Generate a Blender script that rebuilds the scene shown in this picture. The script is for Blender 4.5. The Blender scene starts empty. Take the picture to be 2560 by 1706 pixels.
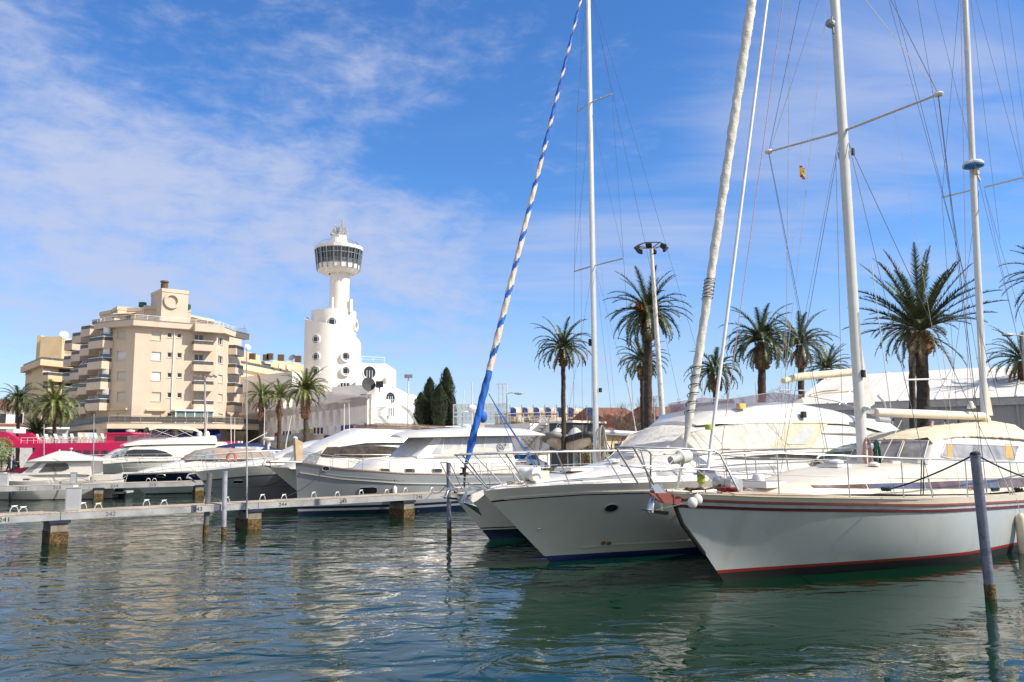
import bpy, math, random
from mathutils import Vector, Matrix
from math import radians as R, sin, cos, pi
C = bpy.context.scene.collection
scene = bpy.context.scene

# ---------------- camera ----------------
FPX, CAM_H = 2050.0, 3.0
TILT, ROLL = math.atan((1120 - 853) / FPX), R(-0.6)
cd = bpy.data.cameras.new("camera"); cam = bpy.data.objects.new("camera", cd); C.objects.link(cam)
cd.sensor_width = 36; cd.lens = FPX / 2560 * 36; cd.clip_start = 0.1; cd.clip_end = 6000
CAM_R = Matrix.Rotation(pi / 2 + TILT, 3, 'X') @ Matrix.Rotation(ROLL, 3, 'Z')
cam.matrix_world = Matrix.Translation((0, 0, CAM_H)) @ CAM_R.to_4x4()
scene.camera = cam

def ray(px, py):
    return CAM_R @ Vector(((px - 1280) / FPX, -(py - 853) / FPX, -1))
def at(px, py, Y):
    d = ray(px, py); k = Y / d.y
    return Vector((d.x * k, Y, CAM_H + d.z * k))
def onz(px, py, z):
    d = ray(px, py); k = (z - CAM_H) / d.z
    return Vector((d.x * k, d.y * k, z))

# ---------------- sky and sun ----------------
SUN_AZ, SUN_EL = R(106), R(42)
world = bpy.data.worlds.new("World"); scene.world = world; world.use_nodes = True
wn, wl = world.node_tree.nodes, world.node_tree.links
wn.clear()
def N(nt, typ, **kw):
    n = nt.nodes.new(typ)
    for k, v in kw.items():
        if k == 'inp':
            for a, b in v.items(): n.inputs[a].default_value = b
        else: setattr(n, k, v)
    return n
W = world.node_tree
sky = N(W, 'ShaderNodeTexSky', sky_type='NISHITA', sun_disc=False, sun_elevation=SUN_EL, sun_rotation=SUN_AZ,
        altitude=0, air_density=1.0, dust_density=0.3, ozone_density=3.5)
tc = N(W, 'ShaderNodeTexCoord')
sep = N(W, 'ShaderNodeSeparateXYZ'); wl.new(tc.outputs['Generated'], sep.inputs[0])
def math_(op, a, b=None, nt=W, clamp=False):
    n = nt.nodes.new('ShaderNodeMath'); n.operation = op; n.use_clamp = clamp
    for i, v in enumerate((a, b)):
        if v is None: continue
        if isinstance(v, (int, float)): n.inputs[i].default_value = v
        else: nt.links.new(v, n.inputs[i])
    return n.outputs[0]
def maprange(v, a, b, c=0.0, d=1.0, nt=W):
    n = nt.nodes.new('ShaderNodeMapRange'); n.interpolation_type = 'SMOOTHSTEP'
    nt.links.new(v, n.inputs[0])
    for i, x in enumerate((a, b, c, d)): n.inputs[i + 1].default_value = x
    return n.outputs[0]
zc = math_('MAXIMUM', sep.outputs[2], 0.0)
zz = math_('ADD', zc, 0.12)
cu = math_('DIVIDE', sep.outputs[0], zz); cv = math_('DIVIDE', sep.outputs[1], zz)
cmb = N(W, 'ShaderNodeCombineXYZ'); wl.new(cu, cmb.inputs[0]); wl.new(cv, cmb.inputs[1])
def noise(vec, scale, detail, rough, rot=0, stretch=(1, 1, 1), off=(0, 0, 0), dist=0.0, nt=W):
    mp = N(nt, 'ShaderNodeMapping'); mp.inputs['Rotation'].default_value = (0, 0, rot)
    mp.inputs['Scale'].default_value = stretch; mp.inputs['Location'].default_value = off
    nt.links.new(vec, mp.inputs[0])
    n = N(nt, 'ShaderNodeTexNoise'); n.inputs['Scale'].default_value = scale
    n.inputs['Detail'].default_value = detail; n.inputs['Roughness'].default_value = rough
    n.inputs['Distortion'].default_value = dist
    nt.links.new(mp.outputs[0], n.inputs['Vector'])
    return n.outputs[0]
# puffy altocumulus bank to the left, thin cirrus streaks to the right
def blob(px, py, sx, sy, rot=0.0):
    """soft patch of sky round a direction, in azimuth / elevation"""
    d = ray(px, py).normalized()
    az = math_('ARCTAN2', sep.outputs[0], sep.outputs[1])
    el = math_('ARCSINE', sep.outputs[2])
    da = math_('SUBTRACT', az, math.atan2(d.x, d.y)); de = math_('SUBTRACT', el, math.asin(d.z))
    c_, s_ = cos(rot), sin(rot)
    u = math_('ADD', math_('MULTIPLY', da, c_ / sx), math_('MULTIPLY', de, s_ / sx))
    v = math_('ADD', math_('MULTIPLY', da, -s_ / sy), math_('MULTIPLY', de, c_ / sy))
    r = math_('SQRT', math_('ADD', math_('MULTIPLY', u, u), math_('MULTIPLY', v, v)))
    return maprange(r, 0.15, 1.0, 1.0, 0.0)
bank = math_('MAXIMUM', blob(330, 470, .52, .23, -.20), blob(850, 600, .44, .15, -.25))
bank = math_('MAXIMUM', bank, math_('MULTIPLY', blob(420, 760, .60, .20, 0), .92))
bank = math_('MAXIMUM', bank, math_('MULTIPLY', blob(1250, 860, .50, .15, 0), .72))
bank = math_('MAXIMUM', bank, math_('MULTIPLY', blob(600, 80, .55, .13, .1), .32))
azn = math_('ARCTAN2', sep.outputs[0], sep.outputs[1]); eln = math_('MULTIPLY', math_('ARCSINE', sep.outputs[2]), 1.9)
ang = N(W, 'ShaderNodeCombineXYZ'); wl.new(azn, ang.inputs[0]); wl.new(eln, ang.inputs[1])
n1 = noise(ang.outputs[0], 4.2, 9, .60, .22, (1, 1, 1), (3.1, 1.7, 0), .35)
n3 = noise(ang.outputs[0], 19.0, 5, .62, .15, (1, 1.25, 1), (5.1, 1.7, 0), .3)
c1 = math_('ADD', math_('MULTIPLY', bank, .80), math_('ADD', math_('MULTIPLY', math_('SUBTRACT', n1, .5), 1.9), math_('MULTIPLY', math_('SUBTRACT', n3, .5), 1.0)))
c1 = maprange(c1, .08, 1.10, 0.0, .90)
n2 = noise(cmb.outputs[0], 1.5, 9, .58, -0.6, (.55, 2.0, 1), (1.3, 4.2, 0), .6)
streak = math_('MAXIMUM', blob(2150, 230, .36, .30, .45), math_('MULTIPLY', blob(1500, 640, .42, .12, .2), .8))
streak = math_('MAXIMUM', streak, math_('MULTIPLY', blob(2250, 700, .40, .12, .2), .5))
c2 = math_('MULTIPLY', maprange(math_('ADD', math_('MULTIPLY', streak, .55), math_('MULTIPLY', math_('SUBTRACT', n2, .5), 1.5)), .08, .80, 0.0, 1.0), .62)
lowhaze = maprange(sep.outputs[2], -.02, .30, .50, 0.0)
cm = math_('MAXIMUM', math_('MAXIMUM', c1, c2), lowhaze)
# contrail high on the right
hsv = N(W, 'ShaderNodeHueSaturation', inp={'Saturation': 1.20, 'Value': 1.48}); wl.new(sky.outputs[0], hsv.inputs['Color'])
tint = N(W, 'ShaderNodeMix', data_type='RGBA', blend_type='MULTIPLY'); tint.inputs[0].default_value = 1
wl.new(hsv.outputs[0], tint.inputs[6]); tint.inputs[7].default_value = (.84, .96, 1.16, 1)
mixc = N(W, 'ShaderNodeMix', data_type='RGBA'); wl.new(cm, mixc.inputs[0]); wl.new(tint.outputs[2], mixc.inputs[6])
mixc.inputs[7].default_value = (4.9, 5.5, 7.4, 1)
# unseen bright overcast, added behind the viewer as fill light
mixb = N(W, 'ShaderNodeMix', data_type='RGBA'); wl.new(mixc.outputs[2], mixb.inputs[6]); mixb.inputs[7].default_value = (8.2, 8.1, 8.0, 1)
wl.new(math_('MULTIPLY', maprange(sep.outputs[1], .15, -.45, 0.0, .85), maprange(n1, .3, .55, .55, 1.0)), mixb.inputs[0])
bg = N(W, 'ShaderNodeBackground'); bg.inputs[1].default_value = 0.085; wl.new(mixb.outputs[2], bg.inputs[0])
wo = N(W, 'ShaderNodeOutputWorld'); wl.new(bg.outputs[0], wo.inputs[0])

sl = bpy.data.lights.new("sun", 'SUN'); sl.energy = 4.9; sl.angle = R(0.5); sl.color = (1, .925, .80)
sun = bpy.data.objects.new("sun", sl); C.objects.link(sun)
SD = Vector((sin(SUN_AZ) * cos(SUN_EL), cos(SUN_AZ) * cos(SUN_EL), sin(SUN_EL)))
sun.rotation_euler = SD.to_track_quat('Z', 'Y').to_euler(); sun.location = SD * 50 + Vector((0, 40, 0))
scene.view_settings.view_transform = 'Standard'; scene.view_settings.look = 'None'
scene.view_settings.exposure = 0.42; scene.view_settings.gamma = 1
scene.cycles.max_bounces = 6; scene.cycles.transparent_max_bounces = 12
scene.cycles.use_adaptive_sampling = True; scene.cycles.use_denoising = True

# ---------------- materials ----------------
MATS = {}
def srgb(h):
    v = [int(h[i:i + 2], 16) / 255 for i in (0, 2, 4)]
    return [c / 12.92 if c <= .04045 else ((c + .055) / 1.055) ** 2.4 for c in v]
def mat(name, col, rough=.5, metal=0.0, var=.12, vs=3.0, bump=0.0, bs=40.0, coat=0.0, dirt=None, ds=1.5, alpha=None, streak=0.0, trans=0.0, spec=None):
    """Principled material with procedural colour variation, optional bump, dirt and rain streaks"""
    if name in MATS: return MATS[name]
    m = bpy.data.materials.new(name); m.use_nodes = True; nt = m.node_tree
    b = nt.nodes['Principled BSDF']
    if isinstance(col, str): col = srgb(col)
    col = list(col)[:3]
    tc = nt.nodes.new('ShaderNodeTexCoord'); vec = tc.outputs['Object']
    nz = noise(vec, vs, 5, .6, nt=nt)
    mx = N(nt, 'ShaderNodeMix', data_type='RGBA')
    mx.inputs[6].default_value = (*[c * (1 - var) for c in col], 1)
    mx.inputs[7].default_value = (*[min(1, c * (1 + var)) for c in col], 1)
    nt.links.new(maprange(nz, .3, .7, nt=nt), mx.inputs[0])
    out = mx.outputs[2]
    if dirt:
        dz = noise(vec, ds, 7, .65, 0, (1, 1, .35 if streak else 1), (2, 5, 1), .3, nt=nt)
        m2 = N(nt, 'ShaderNodeMix', data_type='RGBA'); nt.links.new(out, m2.inputs[6])
        m2.inputs[7].default_value = (*dirt[:3], 1)
        nt.links.new(maprange(dz, .50, .72, 0, dirt[3] if len(dirt) > 3 else .5, nt=nt), m2.inputs[0]); out = m2.outputs[2]
    nt.links.new(out, b.inputs['Base Color'])
    b.inputs['Roughness'].default_value = rough; b.inputs['Metallic'].default_value = metal
    b.inputs['Coat Weight'].default_value = coat; b.inputs['Coat Roughness'].default_value = .08
    if spec is not None: b.inputs['Specular IOR Level'].default_value = spec
    if alpha is not None: b.inputs['Alpha'].default_value = alpha
    if trans: b.inputs['Transmission Weight'].default_value = trans
    if bump:
        bz = noise(vec, bs, 4, .6, nt=nt)
        bp = N(nt, 'ShaderNodeBump', inp={'Strength': bump, 'Distance': .05}); nt.links.new(bz, bp.inputs['Height'])
        nt.links.new(bp.outputs[0], b.inputs['Normal'])
    MATS[name] = m
    return m

# ---------------- mesh helpers ----------------
class MB:
    def __init__(s): s.v = []; s.f = []; s.mi = []; s.cur = 0
    def add(s, vs, fs):
        o = len(s.v); s.v += [tuple(v) for v in vs]
        s.f += [tuple(i + o for i in f) for f in fs]; s.mi += [s.cur] * len(fs); return s
    def mat(s, i): s.cur = i; return s
    def box(s, c, size, rz=0.0, M=None):
        hx, hy, hz = size[0] / 2, size[1] / 2, size[2] / 2
        vs = [Vector((x * hx, y * hy, z * hz)) for x in (-1, 1) for y in (-1, 1) for z in (-1, 1)]
        m = M or Matrix.Rotation(rz, 3, 'Z'); c = Vector(c)
        return s.add([m @ v + c for v in vs], [(0, 1, 3, 2), (4, 6, 7, 5), (0, 4, 5, 1), (2, 3, 7, 6), (0, 2, 6, 4), (1, 5, 7, 3)])
    def bar(s, a, b, w, h=None, up=(0, 0, 1)):
        a, b = Vector(a), Vector(b); d = b - a; L = d.length
        if L < 1e-6: return s
        d /= L; h = h or w; u = Vector(up)
        if abs(d.dot(u)) > .98: u = Vector((0, 1, 0))
        x = d.cross(u).normalized(); y = x.cross(d)
        vs = [p + x * (w / 2 * i) + y * (h / 2 * j) for p in (a, b) for i, j in ((-1, -1), (1, -1), (1, 1), (-1, 1))]
        return s.add(vs, [(0, 3, 2, 1), (4, 5, 6, 7)] + [(i, (i + 1) % 4, (i + 1) % 4 + 4, i + 4) for i in range(4)])
    def tube(s, pts, r, n=6, cap=True, sq=1.0):
        pts = [Vector(p) for p in pts]; k = len(pts)
        rs = r if isinstance(r, (list, tuple)) else [r] * k
        ref = Vector((0, 0, 1)); d0 = (pts[-1] - pts[0]).normalized() if (pts[-1] - pts[0]).length > 1e-6 else Vector((1, 0, 0))
        if abs(d0.dot(ref)) > .9: ref = Vector((0, 1, 0)) if abs(d0.y) < .9 else Vector((1, 0, 0))
        vs = []; x = None
        for i, p in enumerate(pts):
            d = (pts[min(i + 1, k - 1)] - pts[max(i - 1, 0)])
            d = d.normalized() if d.length > 1e-9 else d0
            if x is None: x = d.cross(ref).normalized()
            else:
                x = (x - d * x.dot(d))
                x = x.normalized() if x.length > 1e-6 else d.cross(ref).normalized()
            y = d.cross(x)
            for j in range(n):
                a = 2 * pi * j / n; vs.append(p + x * (cos(a) * rs[i]) + y * (sin(a) * rs[i] * sq))
        fs = [(i * n + j, i * n + (j + 1) % n, (i + 1) * n + (j + 1) % n, (i + 1) * n + j) for i in range(k - 1) for j in range(n)]
        if cap: fs += [tuple(range(n))[::-1], tuple((k - 1) * n + j for j in range(n))]
        return s.add(vs, fs)
    def lathe(s, prof, n=24, c=(0, 0, 0), M=None, cap=True, a0=0.0, a1=None):
        c = Vector(c); vs = []; full = a1 is None; a1 = a0 + 2 * pi if full else a1
        m = n if full else n + 1
        for r, z in prof:
            for j in range(m):
                a = a0 + (a1 - a0) * j / n; v = Vector((r * cos(a), r * sin(a), z))
                vs.append((M @ v if M else v) + c)
        k = len(prof)
        fs = [(i * m + j, i * m + (j + 1) % m, (i + 1) * m + (j + 1) % m, (i + 1) * m + j) for i in range(k - 1) for j in range(n if full else n)]
        if cap and full:
            if prof[0][0] > 1e-4: fs.append(tuple(range(m))[::-1])
            if prof[-1][0] > 1e-4: fs.append(tuple((k - 1) * m + j for j in range(m)))
        return s.add(vs, fs)
    def ball(s, c, r, n=12, k=8, M=None):
        rx, ry, rz = r if isinstance(r, (tuple, list)) else (r, r, r)
        S = Matrix.Diagonal((rx, ry, rz)); MM = (M @ S) if M else S
        return s.lathe([(sin(pi * i / k), -cos(pi * i / k)) for i in range(k + 1)], n, c, MM, cap=False)
    def prism(s, poly, z0, z1):
        n = len(poly); z0 = z0 if isinstance(z0, (list, tuple)) else [z0] * n; z1 = z1 if isinstance(z1, (list, tuple)) else [z1] * n
        vs = [(p[0], p[1], z0[i]) for i, p in enumerate(poly)] + [(p[0], p[1], z1[i]) for i, p in enumerate(poly)]
        return s.add(vs, [tuple(range(n))[::-1], tuple(range(n, 2 * n))] + [(i, (i + 1) % n, (i + 1) % n + n, i + n) for i in range(n)])
    def slab(s, pts, off):
        """polygon of 3D points given thickness along the vector off"""
        off = Vector(off); n = len(pts); pts = [Vector(p) for p in pts]
        vs = pts + [p + off for p in pts]
        return s.add(vs, [tuple(range(n))[::-1], tuple(range(n, 2 * n))] + [(i, (i + 1) % n, (i + 1) % n + n, i + n) for i in range(n)])
    def grid(s, rows, closed=False):
        m = len(rows[0]); o = []
        for r in rows: o += list(r)
        fs = [(i * m + j, i * m + (j + 1) % m, (i + 1) * m + (j + 1) % m, (i + 1) * m + j) for i in range(len(rows) - 1) for j in range(m if closed else m - 1)]
        return s.add(o, fs)
    def build(s, name, mats, parent=None, smooth=None, world=False, merge=False):
        me = bpy.data.meshes.new(name)
        vs = s.v
        if world and parent is not None:
            inv = parent.matrix_basis.inverted(); vs = [tuple(inv @ Vector(v)) for v in vs]
        me.from_pydata(vs, [], s.f)
        if not isinstance(mats, (list, tuple)): mats = [mats]
        for m in mats: me.materials.append(m)
        me.polygons.foreach_set('material_index', s.mi)
        me.update()
        if merge or smooth:
            import bmesh
            bm = bmesh.new(); bm.from_mesh(me)
            if merge: bmesh.ops.remove_doubles(bm, verts=bm.verts, dist=1e-4)
            if merge: bmesh.ops.recalc_face_normals(bm, faces=bm.faces)
            bm.to_mesh(me); bm.free()
        if smooth:
            me.shade_smooth(); me.set_sharp_from_angle(angle=R(smooth))
        o = bpy.data.objects.new(name, me); C.objects.link(o)
        if parent is not None: o.parent = parent
        return o

def thing(name, label, cat, loc=(0, 0, 0), rz=0.0, group=None):
    o = bpy.data.objects.new(name, None); C.objects.link(o); o.empty_display_size = .3
    o.location = loc; o.rotation_euler = (0, 0, rz)
    o.matrix_basis = Matrix.Translation(Vector(loc)) @ Matrix.Rotation(rz, 4, 'Z')
    o['label'] = label; o['category'] = cat
    if group: o['group'] = group
    return o
def tag(o, label, cat, group=None):
    o['label'] = label; o['category'] = cat
    if group: o['group'] = group
    return o
def struct(o): o['kind'] = 'structure'; return o
def copytree(o, parent=None):
    c = o.copy(); C.objects.link(c)
    if parent: c.parent = parent
    for ch in list(o.children): copytree(ch, c)
    return c
def lerp(a, b, t): return a + (b - a) * t
def interp(x, xs, ys):
    if x <= xs[0]: return ys[0]
    for i in range(1, len(xs)):
        if x <= xs[i]: return lerp(ys[i - 1], ys[i], (x - xs[i - 1]) / (xs[i] - xs[i - 1]))
    return ys[-1]
def text_mesh(txt, size, mt, parent, name='lettering', M=Matrix(), shear=0.0, ext=.004, align='CENTER'):
    cu = bpy.data.curves.new(name, 'FONT'); cu.body = txt; cu.size = size; cu.shear = shear
    cu.align_x = align; cu.align_y = 'CENTER'; cu.extrude = ext
    t = bpy.data.objects.new(name, cu); C.objects.link(t)
    dg = bpy.context.evaluated_depsgraph_get()
    me = bpy.data.meshes.new_from_object(t.evaluated_get(dg)); bpy.data.objects.remove(t)
    me.materials.clear(); me.materials.append(mt)
    o = bpy.data.objects.new(name, me); C.objects.link(o); me.transform(M)
    if parent is not None: o.parent = parent
    return o
def basis(origin, x, z):
    """text frame: x = reading direction, z = outward normal"""
    x = Vector(x).normalized(); z = Vector(z).normalized(); y = z.cross(x).normalized(); z = x.cross(y)
    m = Matrix((x, y, z)).transposed().to_4x4(); m.translation = Vector(origin); return m
# ---------------- shared materials ----------------
white = mat('white_gelcoat', (.63, .60, .545), .28, var=.03, coat=.4, dirt=(.55, .50, .42, .25), ds=1.2)
white2 = mat('white_paint', (.66, .64, .60), .5, var=.04)
cream = mat('cream_gelcoat', (.60, .55, .455), .35, var=.04, dirt=(.5, .42, .3, .25), ds=2)
steel = mat('stainless_steel', (.50, .49, .47), .34, .55, var=.05)
alu = mat('brushed_aluminium', (.60, .60, .60), .38, .9, var=.08)
black = mat('black_rubber', (.012, .012, .014), .6)
navy = mat('navy_paint', (.006, .009, .035), .22, coat=.5)
rope_w = mat('pale_rope', (.55, .50, .42), .9, bump=.4, bs=200)
rope_b = mat('blue_rope', (.01, .12, .42), .8)
rope_k = mat('dark_rope', (.012, .02, .02), .85)
rope_g = mat('green_rope', (.01, .07, .06), .85)
rope_r = mat('red_flecked_rope', (.40, .25, .22), .9, var=.5, vs=60)
wire = mat('rigging_wire', (.16, .16, .17), .4, .6)
glass_d = mat('dark_window_glass', (.012, .016, .02), .04, var=.2, spec=.8)
glass_b = mat('smoked_window_glass', (.05, .045, .045), .08, var=.35, vs=1.2)
canvas_w = mat('white_canvas', (.56, .535, .485), .85, bump=.5, bs=9)
canvas_c = mat('cream_canvas', (.62, .54, .385), .85, bump=.5, bs=7)
canvas_g = mat('taupe_canvas', (.30, .24, .20), .85, bump=.25, bs=7)
canvas_n = mat('navy_canvas', (.008, .014, .075), .8, bump=.2, bs=7)
teak = mat('teak_deck', (.50, .36, .26), .7, var=.15, vs=8)
concrete = mat('weathered_concrete', (.34, .31, .27), .9, var=.2, vs=3, bump=.3, bs=12, dirt=(.12, .10, .07, .6), ds=2.5)

# ---------------- water ----------------
m = bpy.data.materials.new('harbour_water'); m.use_nodes = True; nt = m.node_tree
b = nt.nodes['Principled BSDF']
b.inputs['Base Color'].default_value = (.0010, .020, .0095, 1); b.inputs['Roughness'].default_value = .02
b.inputs['IOR'].default_value = 1.33
geo = nt.nodes.new('ShaderNodeNewGeometry'); P = geo.outputs['Position']
a1 = noise(P, .50, 2, .45, .35, (1, 1.4, 1), (0, 0, 0), .5, nt=nt)
a2 = noise(P, .95, 3, .42, .2, (1, 1.5, 1), (7, 3, 0), 1.2, nt=nt)
a3 = noise(P, 5.0, 2, .5, .3, (1, 1.5, 1), (1, 9, 0), .8, nt=nt)
# ripples are patchy: calm slicks between ruffled water
pat = maprange(noise(P, .13, 3, .55, .3, (1, 1.6, 1), (4, 1, 0), .3, nt=nt), .38, .62, .25, 1.0, nt=nt)
hgt = math_('ADD', math_('MULTIPLY', a1, .055, nt), math_('MULTIPLY', math_('ADD', math_('MULTIPLY', a2, .058, nt), math_('MULTIPLY', a3, .0024, nt), nt), pat, nt), nt)
# the lee of the moored yachts is calmer
vm = N(nt, 'ShaderNodeVectorMath', operation='DISTANCE'); nt.links.new(P, vm.inputs[0]); vm.inputs[1].default_value = (9, 14, 0)
hgt = math_('MULTIPLY', hgt, maprange(vm.outputs['Value'], 4.0, 13.0, .55, 1.15, nt=nt), nt)
bp = N(nt, 'ShaderNodeBump', inp={'Strength': 1.0, 'Distance': 1.0}); nt.links.new(hgt, bp.inputs['Height'])
sc_ = math_('MULTIPLY', hgt, .5, nt)
nt.links.new(bp.outputs[0], b.inputs['Normal'])
# quay edge line, left to right
QE = [(-400, 100), (-60, 92), (-26, 78), (-14, 64), (10, 57), (60, 50), (300, 40)]
wb = MB(); wb.add([(-400, -80, 0), (400, -80, 0), (400, 130, 0), (-400, 130, 0)], [(0, 1, 2, 3)])
struct(wb.build('water', m))
# ---------------- land ----------------
paving = mat('promenade_paving', (.52, .46, .39), .85, var=.15, vs=1.2, bump=.1)
land = mat('far_ground', (.16, .15, .10), .95, var=.3, vs=.05)
asphalt = mat('asphalt', (.06, .06, .06), .9, var=.2)
grassm = mat('grass_green', (.06, .12, .025), .95, var=.4, vs=2, bump=.5, bs=30)
QZ = 1.1
g = MB(); far = [(3000, 40), (3000, 4000), (-3000, 4000), (-3000, 100)]
g.prism([(x, y + .5) for x, y in QE] + far, -1.5, QZ - .012); struct(g.build('ground', land))
g = MB(); n = len(QE)
g.prism(QE + [(x, y + 34) for x, y in QE[::-1]], QZ - .05, QZ); struct(g.build('promenade', paving))
g = MB()
for i in range(n - 1):
    a, b_ = QE[i], QE[i + 1]
    g.prism([(a[0], a[1] - .35), (b_[0], b_[1] - .35), (b_[0], b_[1] - .003), (a[0], a[1] - .003)], -1.5, QZ - .004)
struct(g.build('quay_wall', concrete))
g = MB(); road = [(-8, 76), (12, 72), (60, 66), (200, 60)]
g.prism(road + [(x, y + 6) for x, y in road[::-1]], QZ + .001, QZ + .004); struct(g.build('road', asphalt))
g = MB(); vr = [(-4, 69), (12, 65.2), (50, 61)]
g.prism(vr + [(x, y + 3.2) for x, y in vr[::-1]], QZ + .001, QZ + .12); struct(g.build('grass_verge', grassm))
# ---------------- buildings ----------------
stucco = mat('cream_stucco', (.575, .48, .38), .9, var=.05, vs=.4, bump=.08, bs=25, dirt=(.40, .33, .25, .4), ds=.6, streak=1)
stucco_o = mat('ochre_stucco', (.64, .49, .31), .9, var=.06, vs=.4, dirt=(.45, .34, .22, .3), ds=.5)
stucco_w = mat('white_stucco', (.80, .755, .70), .9, var=.03, vs=.5, bump=.06, bs=20, dirt=(.50, .45, .38, .35), ds=.35, streak=1)
shutter = mat('cream_shutter', (.60, .55, .46), .8, var=.05)
shutter_w = mat('white_shutter', (.70, .70, .70), .7, var=.05)
frame_w = mat('white_window_frame', (.75, .75, .75), .5)
rail_d = mat('dark_balustrade_glass', (.075, .068, .062), .45, var=.3)
metal_g = mat('grey_metal', (.28, .28, .30), .45, .5)
awn_b = mat('blue_awning', (.008, .02, .17), .8, var=.15)
terra = mat('terracotta_tile', (.20, .085, .055), .85, var=.3, vs=4, bump=.4, bs=14)
coping = mat('grey_coping', (.30, .28, .25), .8)
dark_in = mat('dark_interior', (.02, .018, .016), .9)
steel_sh = mat('steel_roller_shutter', (.16, .17, .19), .6, .2)
text_w = mat('white_lettering', (.75, .75, .75), .6, var=0)
text_k = mat('black_lettering', (.012, .012, .012), .8, var=0)

class Facade:
    """vertical wall plane from P to Q (left to right seen from outside)"""
    def __init__(s, P, Q):
        s.P = Vector((P[0], P[1], 0)); s.Q = Vector((Q[0], Q[1], 0)); s.L = (s.Q - s.P).length
        s.d = (s.Q - s.P) / s.L; s.n = Vector((s.d.y, -s.d.x, 0))
    def pt(s, u, z, out=0.0):
        p = s.P + s.d * u + s.n * out; return Vector((p.x, p.y, z))
    def uz(s, px, py):
        r = ray(px, py); k = (s.P - Vector((0, 0, 0))).dot(s.n) / r.dot(s.n)
        p = Vector((0, 0, CAM_H)) + r * k; return (p - s.P).dot(s.d), p.z
    def rect(s, x0, y0, x1, y1):
        a = s.uz(x0, y0); b = s.uz(x1, y1); c = s.uz((x0 + x1) / 2, y0); d = s.uz((x0 + x1) / 2, y1)
        return (a[0], b[0], d[1], c[1])
    def box(s, mb, u0, u1, z0, z1, o0, o1):
        c = s.pt((u0 + u1) / 2, (z0 + z1) / 2, (o0 + o1) / 2)
        mb.box(c, (abs(u1 - u0), abs(o1 - o0), z1 - z0), math.atan2(s.d.y, s.d.x))
    def wall(s, mb, z0, z1, holes, depth=.22, u0=0.0, u1=None):
        u1 = s.L if u1 is None else u1
        us = sorted(set([u0, u1] + [round(min(max(h[i], u0), u1), 4) for h in holes for i in (0, 1)]))
        zs = sorted(set([z0, z1] + [round(min(max(h[i], z0), z1), 4) for h in holes for i in (2, 3)]))
        for i in range(len(us) - 1):
            for j in range(len(zs) - 1):
                cu, cz = (us[i] + us[i + 1]) / 2, (zs[j] + zs[j + 1]) / 2
                if any(h[0] < cu < h[1] and h[2] < cz < h[3] for h in holes): continue
                mb.add([s.pt(us[i], zs[j]), s.pt(us[i + 1], zs[j]), s.pt(us[i + 1], zs[j + 1]), s.pt(us[i], zs[j + 1])], [(0, 1, 2, 3)])
        for a, b, c, d in holes:
            f = [s.pt(a, c), s.pt(b, c), s.pt(b, d), s.pt(a, d)]; k = [s.pt(a, c, -depth), s.pt(b, c, -depth), s.pt(b, d, -depth), s.pt(a, d, -depth)]
            mb.add(f + k, [(i, (i + 1) % 4, (i + 1) % 4 + 4, i + 4) for i in range(4)])

def window(F, h, root, kind='shutter', depth=.2, mull=1):
    u0, u1, z0, z1 = h
    mb = MB()
    e = .03
    if kind == 'shutter' or kind == 'white':
        n = max(3, int((z1 - z0) / .12))
        for i in range(n):
            F.box(mb, u0, u1, z0 + (z1 - z0) * i / n, z0 + (z1 - z0) * (i + .86) / n, -depth, -depth + .04)
        F.box(mb, u0, u1, z0, z1, -depth - .03, -depth)
        o = mb.build('window', shutter if kind == 'shutter' else shutter_w, root, world=True)
        o['label'] = 'window closed by a ' + ('cream' if kind == 'shutter' else 'white') + ' roller shutter'
    else:
        w = .07
        F.box(mb, u0, u0 + w, z0, z1, -depth, -depth + .06); F.box(mb, u1 - w, u1, z0, z1, -depth, -depth + .06)
        F.box(mb, u0 + w, u1 - w, z0, z0 + w, -depth, -depth + .06); F.box(mb, u0 + w, u1 - w, z1 - w, z1, -depth, -depth + .06)
        for k in range(mull):
            c = lerp(u0, u1, (k + 1) / (mull + 1)); F.box(mb, c - w / 2, c + w / 2, z0 + w, z1 - w, -depth, -depth + .05)
        o = mb.build('window', frame_w, root, world=True)
        p = MB(); F.box(p, u0, u1, z0, z1, -depth - .04, -depth - .005); q = p.build('pane', glass_d, o); 
        inv = root.matrix_basis.inverted(); q.data.transform(inv)
    sl = MB(); F.box(sl, u0 - .08, u1 + .08, z0 - .1, z0 - .01, -.05, .07); s_ = sl.build('sill', stucco, o); s_.data.transform(root.matrix_basis.inverted())
    return o

def balcony(F, u0, u1, z, root, out=1.3, ph=.75, rh=.35, m=None, glass=True, base=0.0):
    """solid parapet balcony with a rail; z = top of the solid parapet"""
    mb = MB()
    F.box(mb, u0, u1, z - ph - .2, z - ph, base, base + out)
    F.box(mb, u0, u1, z - ph, z, base + out - .12, base + out)
    F.box(mb, u0, u0 + .12, z - ph, z, base + .02, base + out - .121); F.box(mb, u1 - .12, u1, z - ph, z, base + .02, base + out - .121)
    o = mb.build('balcony', m or stucco, root, world=True)
    r = MB(); F.box(r, u0 + .02, u1 - .02, z + .02, z + rh, base + out - .07, base + out - .05)
    F.box(r, u0 + .04, u0 + .06, z + .02, z + rh, base + .05, base + out - .08); F.box(r, u1 - .06, u1 - .04, z + .02, z + rh, base + .05, base + out - .08)
    q = r.build('balustrade', rail_d, o); q.data.transform(root.matrix_basis.inverted())
    r = MB(); r.tube([F.pt(u0 + .05, z + rh + .05, base + .05), F.pt(u0 + .05, z + rh + .05, base + out - .06), F.pt(u1 - .05, z + rh + .05, base + out - .06), F.pt(u1 - .05, z + rh + .05, base + .05)], .035, 5)
    q = r.build('handrail', frame_w, o); q.data.transform(root.matrix_basis.inverted())
    return o

def cc(x, y): return x / 3.647, 680 + y / 3.647
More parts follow.
